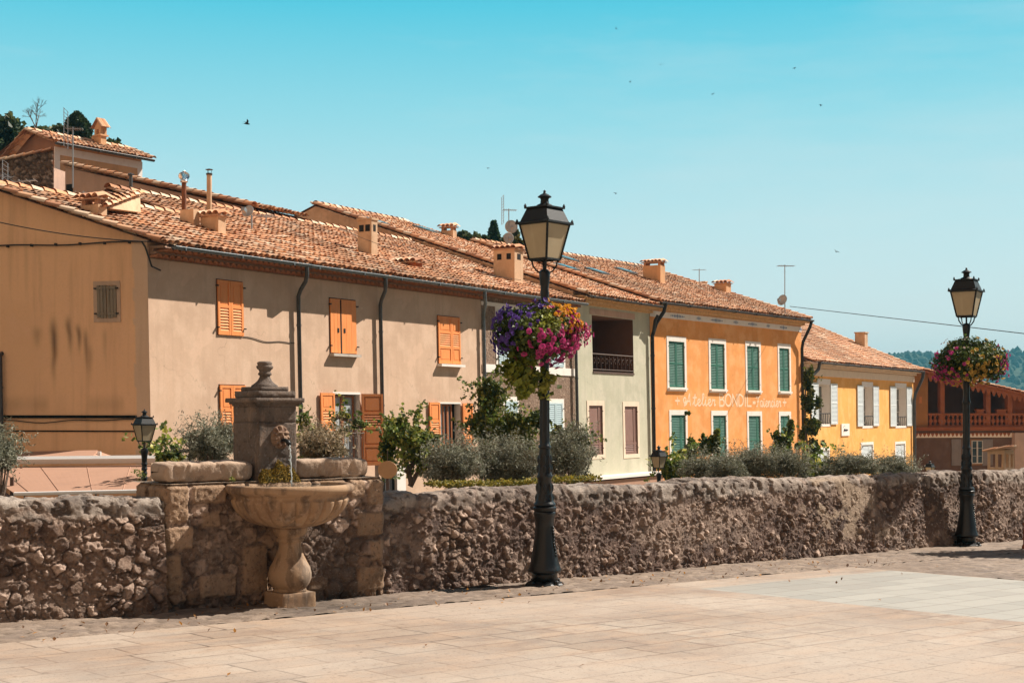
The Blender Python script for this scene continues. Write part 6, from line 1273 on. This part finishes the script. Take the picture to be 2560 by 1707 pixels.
mb = MB(); mb.tube([at(392*S, 1035*S, 27), at(440*S, 1036*S, 27)], .03, 6); mb.tube([at(400*S, 1035*S, 27), at(385*S, 1062*S, 27)], .02, 6); mb.tube([at(436*S, 1036*S, 27), at(436*S, 1180*S, 27)], .02, 6); p = at(436*S, 1180*S, 27); o = mb.build('rail', M['wire'], None); o.data.transform(Matrix.Translation(-p)); o.location = p; tag(o, 'thin dark metal rail left of the fountain with weeds growing over it', 'rail')
# trees on the slope behind the roofs
def tree(name, x0, x1, y0, y1, D, n, L_, pal, label, cat, seed, cone=False, foot=None):
    c = at((x0+x1)/2*S, (y0+y1)/2*S, D); k = D/F*S; Rd = A((x1-x0)/2*k, (x1-x0)/2*k, (y1-y0)/2*k); zf = c[2]-Rd[2]-2.5; t = thing(name, A(c[0], c[1], zf), label, cat, 'trees behind the roofs'); mb = MB(); r_ = np.random.default_rng(seed)
    if cone:
        h = r_.random(n)**.8; a = r_.random(n)*6.283; lay = 1 if cone == 'cypress' else (.55+.45*np.abs(np.sin(h*22))); prof = np.minimum(1, (1-h)*2.6)**.6*np.minimum(1, .75+h) if cone == 'cypress' else (1-h)*.95+.05
        q = prof*lay*r_.uniform(.55, 1.08, n)*(1+.18*np.sin(a*5+h*9)); P = c + np.stack([q*np.cos(a)*Rd[0], q*np.sin(a)*Rd[1], (2*h-1)*Rd[2]], 1); s_ = r_.uniform(.6,1.2,n)*L_; leaf_quads(mb, P, s_, s_*.5, pal[r_.choice(len(pal), n)]*r_.uniform(.6,1.3,(n,1)), None, 1, r_); K = [c+A(0,0,Rd[2]*.6)]
    else: K = crown(mb, c, Rd, n, L_, .8, pal, 34, .36, seed, .5, .25)
    mb.build('crown', M['leaf'], t); mb = MB(); mb.tube([A(c[0], c[1], zf), c-A(0,0,Rd[2]*.2), c+A(0,0,Rd[2]*.4)], [.25,.16,.08], 8)
    for p in K[:10]: mb.tube([c-A(0,0,Rd[2]*.2), (c+p)/2, p], [.1,.06,.02], 5)
    mb.build('trunk', M['bark'], t)
OK_ = A((.055,.085,.028),(.085,.115,.038),(.03,.05,.018),(.11,.12,.04))
tree('oak_tree', -45, 62, 262, 380, 80, 9000, .42, OK_, 'leafy oak at the left edge beyond the upper houses', 'tree', 1)
tree('oak_tree', 70, 165, 286, 350, 84, 4500, .36, OK_, 'low bushy oak between the big oak and the cypress', 'tree', 2)
tree('oak_tree', 232, 282, 318, 365, 80, 1800, .36, OK_, 'small leafy tree showing behind the turret chimney', 'tree', 3)
tree('cypress_tree', 150, 204, 260, 350, 78, 9000, .34, DK, 'dark narrow cypress behind the tall aerial', 'tree', 4, 'cypress')
tree('fir_tree', 1106, 1162, 510, 580, 90, 2600, .42, DK*A(.9,1.15,1.3), 'dark fir tree behind the roofs left of the near lantern', 'tree', 5, 'fir')
tree('oak_tree', 1036, 1085, 534, 575, 88, 2000, .36, OK_, 'small bush showing right of the little ridge chimney', 'tree', 6)
tree('oak_tree', 1080, 1118, 532, 580, 87, 1800, .36, OK_, 'yellowish bush directly left of the fir tree', 'tree', 7)
tree('oak_tree', 1150, 1200, 536, 580, 87, 1600, .36, OK_*A(1.4,1.1,1), 'small bush right of the fir tree beside the dishes', 'tree', 8)
def bare(px, py0, py1, D):
    b = at(px*S, py1*S, D); t = thing('bare_tree', b, 'leafless thin tree rising above the peak of the apricot roof', 'tree', 'trees behind the roofs'); mb = MB(); r_ = np.random.default_rng(4)
    def br(p, d, L_, r, n):
        q = p + d*L_; mb.tube([p, (p+q)/2+r_.normal(0, .03*L_, 3), q], [r, r*.8, r*.6], 4, cap=False)
        if n: 
            for k in range(3): br(q, unit(d + r_.normal(0, .42, 3)*A(1,.5,1)+A(0,0,.1)), L_*r_.uniform(.6, .85), r*.6, n-1)
    H = (py1-py0)*S/F*D; br(b, unit(A(-.18,0,1)), H*.36, .06, 5); mb.build('trunk', M['bark'], t)
bare(88, 246, 322, 76)
# hanging flower baskets
def flowers(mb, P, N, r, petal, heart, r_, n=6):
    for p, nn in zip(P, N):
        nn = unit(nn + r_.normal(0, .35, 3)); u_ = unit(np.cross(nn, A(.1,.2,1))); v_ = np.cross(nn, u_); q = r*r_.uniform(.75, 1.2); a0 = r_.random()*6; V = [p]; C = [heart]
        for k in range(2*n): a = a0+math.pi*k/n; rr = q*(1 if k % 2 == 0 else .80); V.append(p + rr*(math.cos(a)*u_+math.sin(a)*v_) + nn*q*.35); C.append(A(*petal)*r_.uniform(.8, 1.15))
        m_ = [p + .35*q*(math.cos(a)*u_+math.sin(a)*v_) + nn*q*.05 for a in np.linspace(0, 6.283, 2*n, endpoint=False)+a0]; V += m_; C += [A(*petal)*.55 + A(*heart)*.25]*(2*n)
        mb.add(V, [[0, 2*n+1+k, 2*n+1+(k+1) % (2*n)] for k in range(2*n)] + [[2*n+1+k, 1+k, 1+(k+1) % (2*n), 2*n+1+(k+1) % (2*n)] for k in range(2*n)], 0, np.clip(np.array(C), 0, 1))
def basket(px, py, D, rx, rz, label, zones, seed, pal, trail=None, nleaf=7000, body_col=1):
    r_ = np.random.default_rng(seed); c = at(px, py, D); t = thing('flower_basket', c, label, 'flower basket', 'flower baskets hung on the lamp posts')
    mb = MB(); mb.lathe([(.10,-.20),(.24,-.17),(.34,-.05),(.36,.02),(.33,.02),(.05,.0)], 20, c); mb.lathe([(.09,-.22),(.09,.05)], 12, c); mb.build('planter_ring', M['ironmat'], t)
    mb = MB(); d = r_.normal(size=(nleaf,3)); d /= np.linalg.norm(d, axis=1, keepdims=True); d[:, 2] = np.where(d[:, 2] < -.75, d[:, 2]*.6, d[:, 2])
    bump = 1 + .22*(vnoise(d[:,0]*2.6+seed, d[:,2]*2.6+d[:,1]*2, seed)-.5)*2 + .10*(vnoise(d[:,0]*8+seed, d[:,2]*8+d[:,1]*6, seed+1)-.5)*2
    rad = r_.uniform(.45, 1.0, nleaf)**.5*bump; P = c + d*rad[:, None]*A(rx, rx, rz)
    ux, uz = d[:,0], d[:,2]; lime = np.exp(-((ux-.12)/.30)**2-((uz-.35)/.38)**2)*(d[:,1] < .4)*zones['lime']; dark = .55+.6*r_.random(nleaf)
    col = pal[r_.choice(len(pal), nleaf)]*dark[:, None]; col = mixc(col, A(.30,.33,.05)*r_.uniform(.7,1.2,(nleaf,1)), np.clip(lime, 0, 1)*(r_.random(nleaf) < .8))
    if zones.get('cream'): cr = np.exp(-((ux-.62)/.22)**2-((uz+.05)/.45)**2)*(d[:,1] < .2); col = mixc(col, A(.62,.60,.33)*r_.uniform(.7,1.1,(nleaf,1)), cr*(r_.random(nleaf) < .45))
    s_ = r_.uniform(.03, .075, nleaf); leaf_quads(mb, P, s_, s_*.62, col, d, 1, r_)
    if trail is not None:
        for (tx, tz, rx2, rz2, n2) in trail:
            K = crown(mb, c+A(tx, -.12, tz), A(rx2, .14, rz2), n2, .085, .85, A((.13,.165,.02),(.20,.23,.03),(.08,.11,.015),(.28,.28,.05)), 14, .42, seed+9, .6, .3)
    mb.build('foliage', M['leaf'], t)
    for nm, petal, heart, r, cnt, f in zones['flowers']:
        fm = MB(); PP_, NN = [], []; g = 0
        while len(PP_) < cnt and g < 60000:
            g += 1; e = r_.normal(size=3); e /= np.linalg.norm(e)
            if e[1] > .75 or r_.random() > f(e[0], e[2]): continue
            b_ = 1 + .22*(vnoise(e[0]*2.6+seed, e[2]*2.6+e[1]*2, seed)-.5)*2; PP_.append(c + e*b_*A(rx, rx, rz)*r_.uniform(.96, 1.12)); NN.append(e)
        flowers(fm, PP_, NN, r, petal, heart, r_); fm.build(nm, M['petal'], t, kind='stuff')
G = lambda a, b, sa, sb: (lambda x, z: math.exp(-((x-a)/sa)**2-((z-b)/sb)**2))
basket(1350, 835, 16.15, .50, .38, 'large round flower basket of purple, yellow and magenta blooms on the central lamp post',
  dict(lime=1.5, cream=1, flowers=[('purple_flowers', (.12,.06,.31), (.03,.01,.10), .030, 250, lambda x, z: max(G(-.75,.35,.42,.55)(x, z), G(-.95,-.25,.3,.45)(x, z), .7*G(.02,.95,.18,.15)(x, z))),
  ('yellow_flowers', (.78,.37,.03), (.45,.15,.01), .024, 230, lambda x, z: max(G(.62,.78,.32,.26)(x, z), G(.92,.35,.16,.25)(x, z))),
  ('magenta_flowers', (.48,.045,.19), (.05,.01,.03), .036, 170, lambda x, z: max(G(.30,-.40,.55,.36)(x, z), G(.88,-.1,.2,.6)(x, z), .25*G(.4,.7,.2,.2)(x, z))),
  ('pink_flowers', (.80,.16,.36), (.4,.05,.12), .026, 110, lambda x, z: max(G(.92,-.35,.16,.5)(x, z), .4*G(.7,.1,.2,.3)(x, z)))]), 21,
  A((.055,.085,.02),(.09,.125,.025),(.035,.055,.012),(.13,.16,.03)), trail=[(-.22,-.38,.30,.24,900),(-.14,-.56,.20,.18,520)])
basket(2420, 905, 22.95, .545, .375, 'round flower basket of golden and pink blooms on the right lamp post',
  dict(lime=.35, flowers=[('golden_flowers', (.62,.40,.08), (.25,.10,.02), .034, 120, lambda x, z: max(G(.05,-.35,.42,.42)(x, z), .5*G(.35,.3,.3,.4)(x, z))),
  ('magenta_flowers', (.50,.05,.22), (.08,.01,.04), .030, 190, lambda x, z: max(G(.85,-.3,.28,.5)(x, z), G(-.85,-.55,.32,.5)(x, z), .5*G(-.75,.3,.2,.3)(x, z))),
  ('white_flowers', (.7,.55,.5), (.3,.2,.1), .02, 24, lambda x, z: G(-.5,.85,.3,.3)(x, z))]), 22,
  A((.045,.075,.02),(.08,.12,.025),(.03,.05,.012),(.12,.15,.03)))
# moss under the spout, small plants on the fountain wall
mb = MB(); n = 2600; t_ = rng.uniform(tp0-.0, tp1+.01, n); hz_ = np.clip(.19*np.sin((t_-tp0)/(tp1-tp0)*2.4+.35), .02, .3)*(.75+.5*vnoise(t_*22, t_*0)); vv = rng.random(n)**.8; P = PF.L(t_, wp1+.005+.07*(1-vv)*rng.uniform(.3,1,n), .885+vv*hz_)
leaf_quads(mb, P, rng.uniform(.012,.030,n), rng.uniform(.006,.012,n), A((.34,.21,.03),(.20,.13,.02),(.44,.29,.05),(.10,.09,.02))[rng.integers(0,4,n)]*rng.uniform(.6,1.2,(n,1)), PF.n*np.ones((n,1)))
mb.build('moss', M['moss'], fo)
for i, (t0, w0, lb) in enumerate(((-.13,-.30,'tuft of weeds growing at the left end of the fountain wall'),(.72,-.03,'tiny weed in the crack below the left trough'))):
    c = PF.L(t0, w0, .93); t = thing('weed', c, lb, 'weed'); mb = MB(); crown(mb, c+A(0,0,.05 if i == 0 else 0), A(.10,.08,.10)*(1 if i == 0 else .4), 160 if i == 0 else 60, .022, .5, VI, 9, .4, 60+i); mb.build('leaves', M['leaf'], t)
# ground cover along the wall top
mb = MB(); n = 3000; u_ = rng.uniform(1.1, 3.9, n); P = np.stack([W0[0]+ED[0]*u_, W0[1]+ED[1]*u_, 0*u_], 1) + np.outer(rng.uniform(.50, .72, n), A(EN[0], EN[1], 0)); P[:, 2] = .725 + rng.normal(0, .018, n) + .03*vnoise(u_*2, u_*0) - .012*(u_-3)*.2
leaf_quads(mb, P, rng.uniform(.03,.055,n), rng.uniform(.018,.03,n), A((.30,.24,.03),(.20,.18,.03),(.36,.27,.05),(.10,.11,.02))[rng.integers(0,4,n)]*rng.uniform(.7,1.2,(n,1)))
tag(mb.build('ground_cover', M['leaf']), 'yellow-green creeping plant lining the back of the stone wall', 'ground cover', kind='stuff')
# fallen leaves
mb = MB(); n = 260; e_, f_ = rng.uniform(-15, 1, n), -np.abs(rng.normal(0, .6, n))-.1+rng.normal(0, .3, n); f_[245:] = rng.uniform(0, 4, 15); x, y = ef(e_, f_); P = np.stack([x, y, gz(x, y)+.03], 1); a = rng.uniform(0, 6.28, n)
leaf_quads(mb, P, rng.uniform(.03,.07,n), rng.uniform(.02,.04,n), A((.42,.20,.05),(.25,.13,.06),(.16,.09,.05))[rng.integers(0,3,n)], np.tile(A(0,0,3), (n,1)), .3)
tag(mb.build('leaf_litter', M['leaf']), 'dry fallen leaves scattered on the cobbles and paving', 'fallen leaves', kind='stuff')

# ================================================================ awnings, board, grate, birds, odds and ends
def quad_solid(mb, P, th, mi=0):
    P = [A(*p) for p in P]; n = unit(np.cross(P[1]-P[0], P[3]-P[0]))*th; mb.add(P+[p-n for p in P], [[0,1,2,3],[4,7,6,5],[0,4,5,1],[1,5,6,2],[2,6,7,3],[3,7,4,0]], mi)
bl, br_, fr_r, fl_ = at(-60, 1167, 29.5), at(392, 1163, 28.6), at(352, 1226, 25.6), at(36, 1233, 26.2)
aw = thing('awning', A(fl_[0], fl_[1], -3.4), 'wide tan awning with white bars left of the fountain', 'awning', 'tan awnings')
mb = MB(); N_ = 24
for i in range(N_):
    a, b = i/N_, (i+1)/N_; sg = lambda u_: -.03*math.sin(u_*math.pi)
    quad_solid(mb, [bl+(br_-bl)*a, bl+(br_-bl)*b, fl_+(fr_r-fl_)*b, fl_+(fr_r-fl_)*a], .006)
mb.build('canvas', M['canvas'], aw)
mb = MB()
for u_ in (.12,.36,.62,.86): mb.tube([bl+(br_-bl)*u_+A(0,0,.008), fl_+(fr_r-fl_)*u_+A(0,0,.008)], .010, 4)
mb.build('seam', M['canvas'], aw)
mb = MB(); mb.tube([fl_-A(0,0,.01), fr_r-A(0,0,.01)], .035, 8); mb.build('front_bar', M['whitemetal'], aw)
mb = MB(); b0, b1 = at(20, 1156, 29.4), at(486, 1152, 28.4); mb.box(Frame(b0, unit(b1-b0), unit(A(.35,-.7,.75)), unit(A(0,.75,.7))), -1, np.linalg.norm(b1-b0), 0, .14, -.045, .045); mb.build('cassette', M['whitemetal'], aw)
mb = MB()
for p in (at(30, 1300, 27), at(150, 1300, 29), at(480, 1300, 29)): mb.tube([A(p[0], p[1], -3.4), A(p[0], p[1], .35)], .04, 7)
mb.tube([bl-A(0,0,.15), fl_-A(0,0,.12)], .03, 6); mb.build('post', M['ironbrown'], aw)
aw2 = thing('awning', A(at(150, 1146, 31)[0], 31, -3.4), 'small folded tan canopy on the ochre wall above the wide awning', 'awning', 'tan awnings')
P = [at(26, 1131, 31.8), at(244, 1127, 31.2), at(225, 1150, 30.0), at(40, 1150, 30.4)]; mb = MB(); quad_solid(mb, P, .02); q = at(303, 1147, 31.6); mb.add([P[1], q, P[2]+A(.0,0,0)], [[0,1,2]]); mb.build('canvas', M['canvas'], aw2)
mb = MB(); p = at(249, 1136, 30.9); mb.box(Frame(p, A(1,0,0), A(0,-1,0)), -.035, .035, 0, .05, -.09, .07); mb.build('end_bracket', M['whitemetal'], aw2)
c = at(968.5, 1174, 24); bd = thing('round_board', c-A(0,0,.15), 'blank tan oval board hanging beside the vine', 'board'); mb = MB(); V = []
for y in (0, .03):
    for k in range(36): a = k*math.pi/18; V.append(c+A(.163*math.cos(a), y, .148*math.sin(a)))
mb.add(V, [list(range(36))[::-1], [36+k for k in range(36)]]+[[k, (k+1)%36, 36+(k+1)%36, 36+k] for k in range(36)]); mb.build('panel', M['sign'], bd); mb = MB(); mb.tube([c+A(0,.015,.14), c+A(0,.015,.34)], .006, 5); mb.tube([c+A(0,.05,-.1), c+A(0,.05,-3.6)], .03, 6); mb.build('support', M['ironbrown'], bd)
# folded slatted chair behind the short trough
c = at(896, 1196, 17.2); ch = thing('folding_chair', A(c[0], c[1], -.8), 'pale slatted chair back leaning just right of the short trough', 'chair'); f3 = Frame(c, unit(A(.9,.2,.0)), unit(A(.2,-.9,.3)), unit(A(.28,.1,1))); mb = MB(); mb.box(f3, -.05, -.04, 0, .015, -.1, .16); mb.box(f3, .04, .05, 0, .015, -.1, .16); mb.box(f3, -.04, .04, 0, .015, .14, .16)
for k in range(4): mb.box(f3, -.032+k*.02, -.02+k*.02, .002, .012, -.1, .14)
mb.build('backrest', M['sh_white'], ch); mb = MB(); mb.tube([f3.L(-.045, 0, -.1), A(c[0]-.05, c[1]+.1, -.8)], .01, 5); mb.tube([f3.L(.045, 0, -.1), A(c[0]+.06, c[1]+.1, -.8)], .01, 5); mb.build('leg', M['sh_white'], ch)
# doorway under the vine arbour
mb = MB(); x0, x1, v1 = fz(BF, 905, 925, 1075, 1140)[0], fz(BF, 905, 925, 1075, 1140)[1], fz(BF, 905, 925, 1075, 1140)[3]; mb.box(BF, x0-.5, x0, -.01, .01, VB, v1); mb.build('doorway', M['dark'], h3); mb = MB(); mb.box(BF, x0, x1, -.01, .1, VB, v1+.1); mb.build('door_jamb', M['white'], h3)
# squat open chimney of a lower roof beyond the wall
def squat():
    D = 44; k = D/F; P = at(2469, 1200, D); fr = Frame(P, unit(A(.86,.5,0)), unit(A(.5,-.86,0))); t = thing('squat_chimney', P-A(0,0,1.2), 'squat open-sided chimney with a sagging tile lid beside the far lamp post', 'chimney')
    F1 = Frame(P, unit(A(.95,-.3,0)), unit(A(-.3,-.95,0))); w1 = 38*k/.95; C = F1.L(w1); F2 = Frame(C, unit(A(.88,.47,0)), unit(A(.47,-.88,0))); w2 = 30*k/.88; h = (1200-1124)*k; mb = MB()
    for f, w in ((F1, w1), (F2, w2)):
        mb.box(f, 0, w, -.12, 0, -1.2, h*.42); mb.box(f, 0, w, -.12, 0, h*.86, h)
        for a, b in ((0, .16*w), (.46*w, .62*w), (.88*w, w)): mb.box(f, a, b, -.118, -.002, h*.42, h*.86)
    mb.box(F1, .02, w1-.02, -w2*1.0, -.5, -1.2, h*.4); mb.build('stack', M['chim'], t)
    mb = MB(); B0 = F1.L(-.14, .09, h-.06); B1 = C + A(.02,-.09,h+.05); B2 = F2.L(w2+.09, .07, h+.05); B3 = B0+(B2-B1); mb.add([B0,B1,B2,B3]+[p+A(0,0,.03) for p in (B0,B1,B2,B3)], [[0,3,2,1],[4,5,6,7],[0,1,5,4],[1,2,6,5],[2,3,7,6],[3,0,4,7]], 0, (.45,.27,.17))
    for i in range(5): s_ = (i+.5)/5; tile_line(mb, B1+(B2-B1)*s_+A(0,0,.02), B0+(B3-B0)*s_+A(0,0,.02), .05, .3, seed=i)
    mb.build('tile_lid', M['tile'], t)
squat()
# drain grate at the foot of the wall
g = PF.L(0,0,0)*0; c = at(1168, 1477, 15.62); c[2] = gz(c[0], c[1])+.03; f4 = Frame(c, (ED[0], ED[1], 0), (EN[0], EN[1], 0)); gt = thing('drain_grate', c, 'dark iron drain grate in the cobbles left of the central lamp post', 'drain grate')
mb = MB(); mb.box(f4, -.36, .36, -.10, .10, -.03, -.018); mb.build('pit', M['dark'], gt); mb = MB()
for k in range(19): t = -.35+k*.7/18; mb.box(f4, t-.008, t+.008, -.10, .10, -.015, .0)
for w in (-.1, -.035, .035, .1): mb.box(f4, -.36, .36, w-.006, w+.006, -.014, .002)
mb.build('bars', M['ironmat'], gt)
# bollard at the right edge
c = at(2566, 1371, 22.4); c[2] = gz(c[0], c[1]); bo = thing('bollard', c, 'rust brown bollard cut by the right edge of the picture', 'bollard'); mb = MB(); mb.lathe([(.07,-.05),(.07,.05),(.05,.08),(.048,.36),(.06,.38),(.05,.42),(.01,.45)], 14, c); mb.build('post', M['rust'], bo, autos=40)
c = A(10.1, 22.4, gz(10.1, 22.4)); t = thing('shadow_tree', c, 'young tree added out of view beyond the right edge to cast a shadow', 'tree'); mb = MB(); crown(mb, c+A(0,0,3.0), A(1.2,1.2,.8), 8000, .13, .8, VI, 30, .36, 77); mb.build('crown', M['leaf'], t); mb = MB(); mb.tube([c-A(0,0,.1), c+A(.02,0,1.5), c+A(0,0,3.1)], [.11,.09,.05], 8); mb.build('trunk', M['bark'], t)  # out-of-view tree, added only for the shadow it casts
# swifts in the sky
def bird():
    r = thing('bird', (0,0,0), 'x', 'bird', 'birds in the sky'); mb = MB(); mb.tube([A(-.5,0,0), A(-.2,0,.02), A(.25,0,.02), A(.5,0,0)], [.02,.11,.12,.03], 8); mb.add([A(-.45,0,0), A(-.8,.12,.0), A(-.8,-.12,0), A(-.5,0,.03)], [[0,1,3],[0,3,2]]); mb.build('body', M['bird'], r, smooth=True, local=True)
    for sg in (-1, 1):
        mb = MB(); mb.add([A(.2,0,.05), A(-.15,0,.05), A(.12,sg*.5,.38), A(-.18,sg*.45,.34), A(-.35,sg*1.15,.55), A(-.2,sg*.6,.42)], [[0,1,3,2],[2,3,4],[2,4,5]] if sg > 0 else [[0,2,3,1],[2,4,3],[2,5,4]]); mb.build('wing', M['bird'], r, local=True)
    return r
b0 = bird()
for i, (x, y, D, s_, lb) in enumerate(((567,285,70,.17,'dark bird gliding above the roofs at the left, the largest of the birds'),(1517,149,110,.13,'small dark bird high above the near lantern, right of it'),(1415,67,130,.1,'tiny bird nearest the top edge of the sky'),(1447,189,130,.1,'tiny bird above and right of the lantern tip'),
    (1637,217,130,.1,'tiny bird high above the orange house'),(1826,157,120,.12,'small bird high above the end of the orange roof'),(1886,243,120,.12,'small bird high above the yellow house'),(1415,445,120,.11,'tiny bird low in the sky just right of the near lantern'),(1920,578,110,.13,'small bird low above the yellow roof'),(1120,387,130,.1,'tiny bird above the roofs left of the near lantern'))):
    o = b0 if i == 0 else copy_tree(b0); o.location = at(x*S, y*S, D); o.scale = (s_*4.2/2.2,)*3; o.rotation_euler = (.3*(i % 3), -.1*i, .9*i+.5); o['label'] = lb
# ---------------------------------------------------------------- summer haze over the far hills
hb = MB(); hb.box(Frame((0,0,0), (1,0,0), (0,1,0)), -1300, 3100, -60, 2060, -8.5, 95)
hm_ = bpy.data.materials.new('haze'); hm_.use_nodes = True; nt = hm_.node_tree; nt.nodes.clear(); o_ = nt.nodes.new('ShaderNodeOutputMaterial'); pv = nt.nodes.new('ShaderNodeVolumePrincipled'); pv.inputs['Density'].default_value = 2.4e-4; pv.inputs['Color'].default_value = (.14,.52,.68,1); nt.links.new(pv.outputs[0], o_.inputs['Volume'])
HAZE = True
if HAZE: tag(hb.build('haze', hm_), 'thin blue summer haze over the far hills', 'haze', kind='stuff')
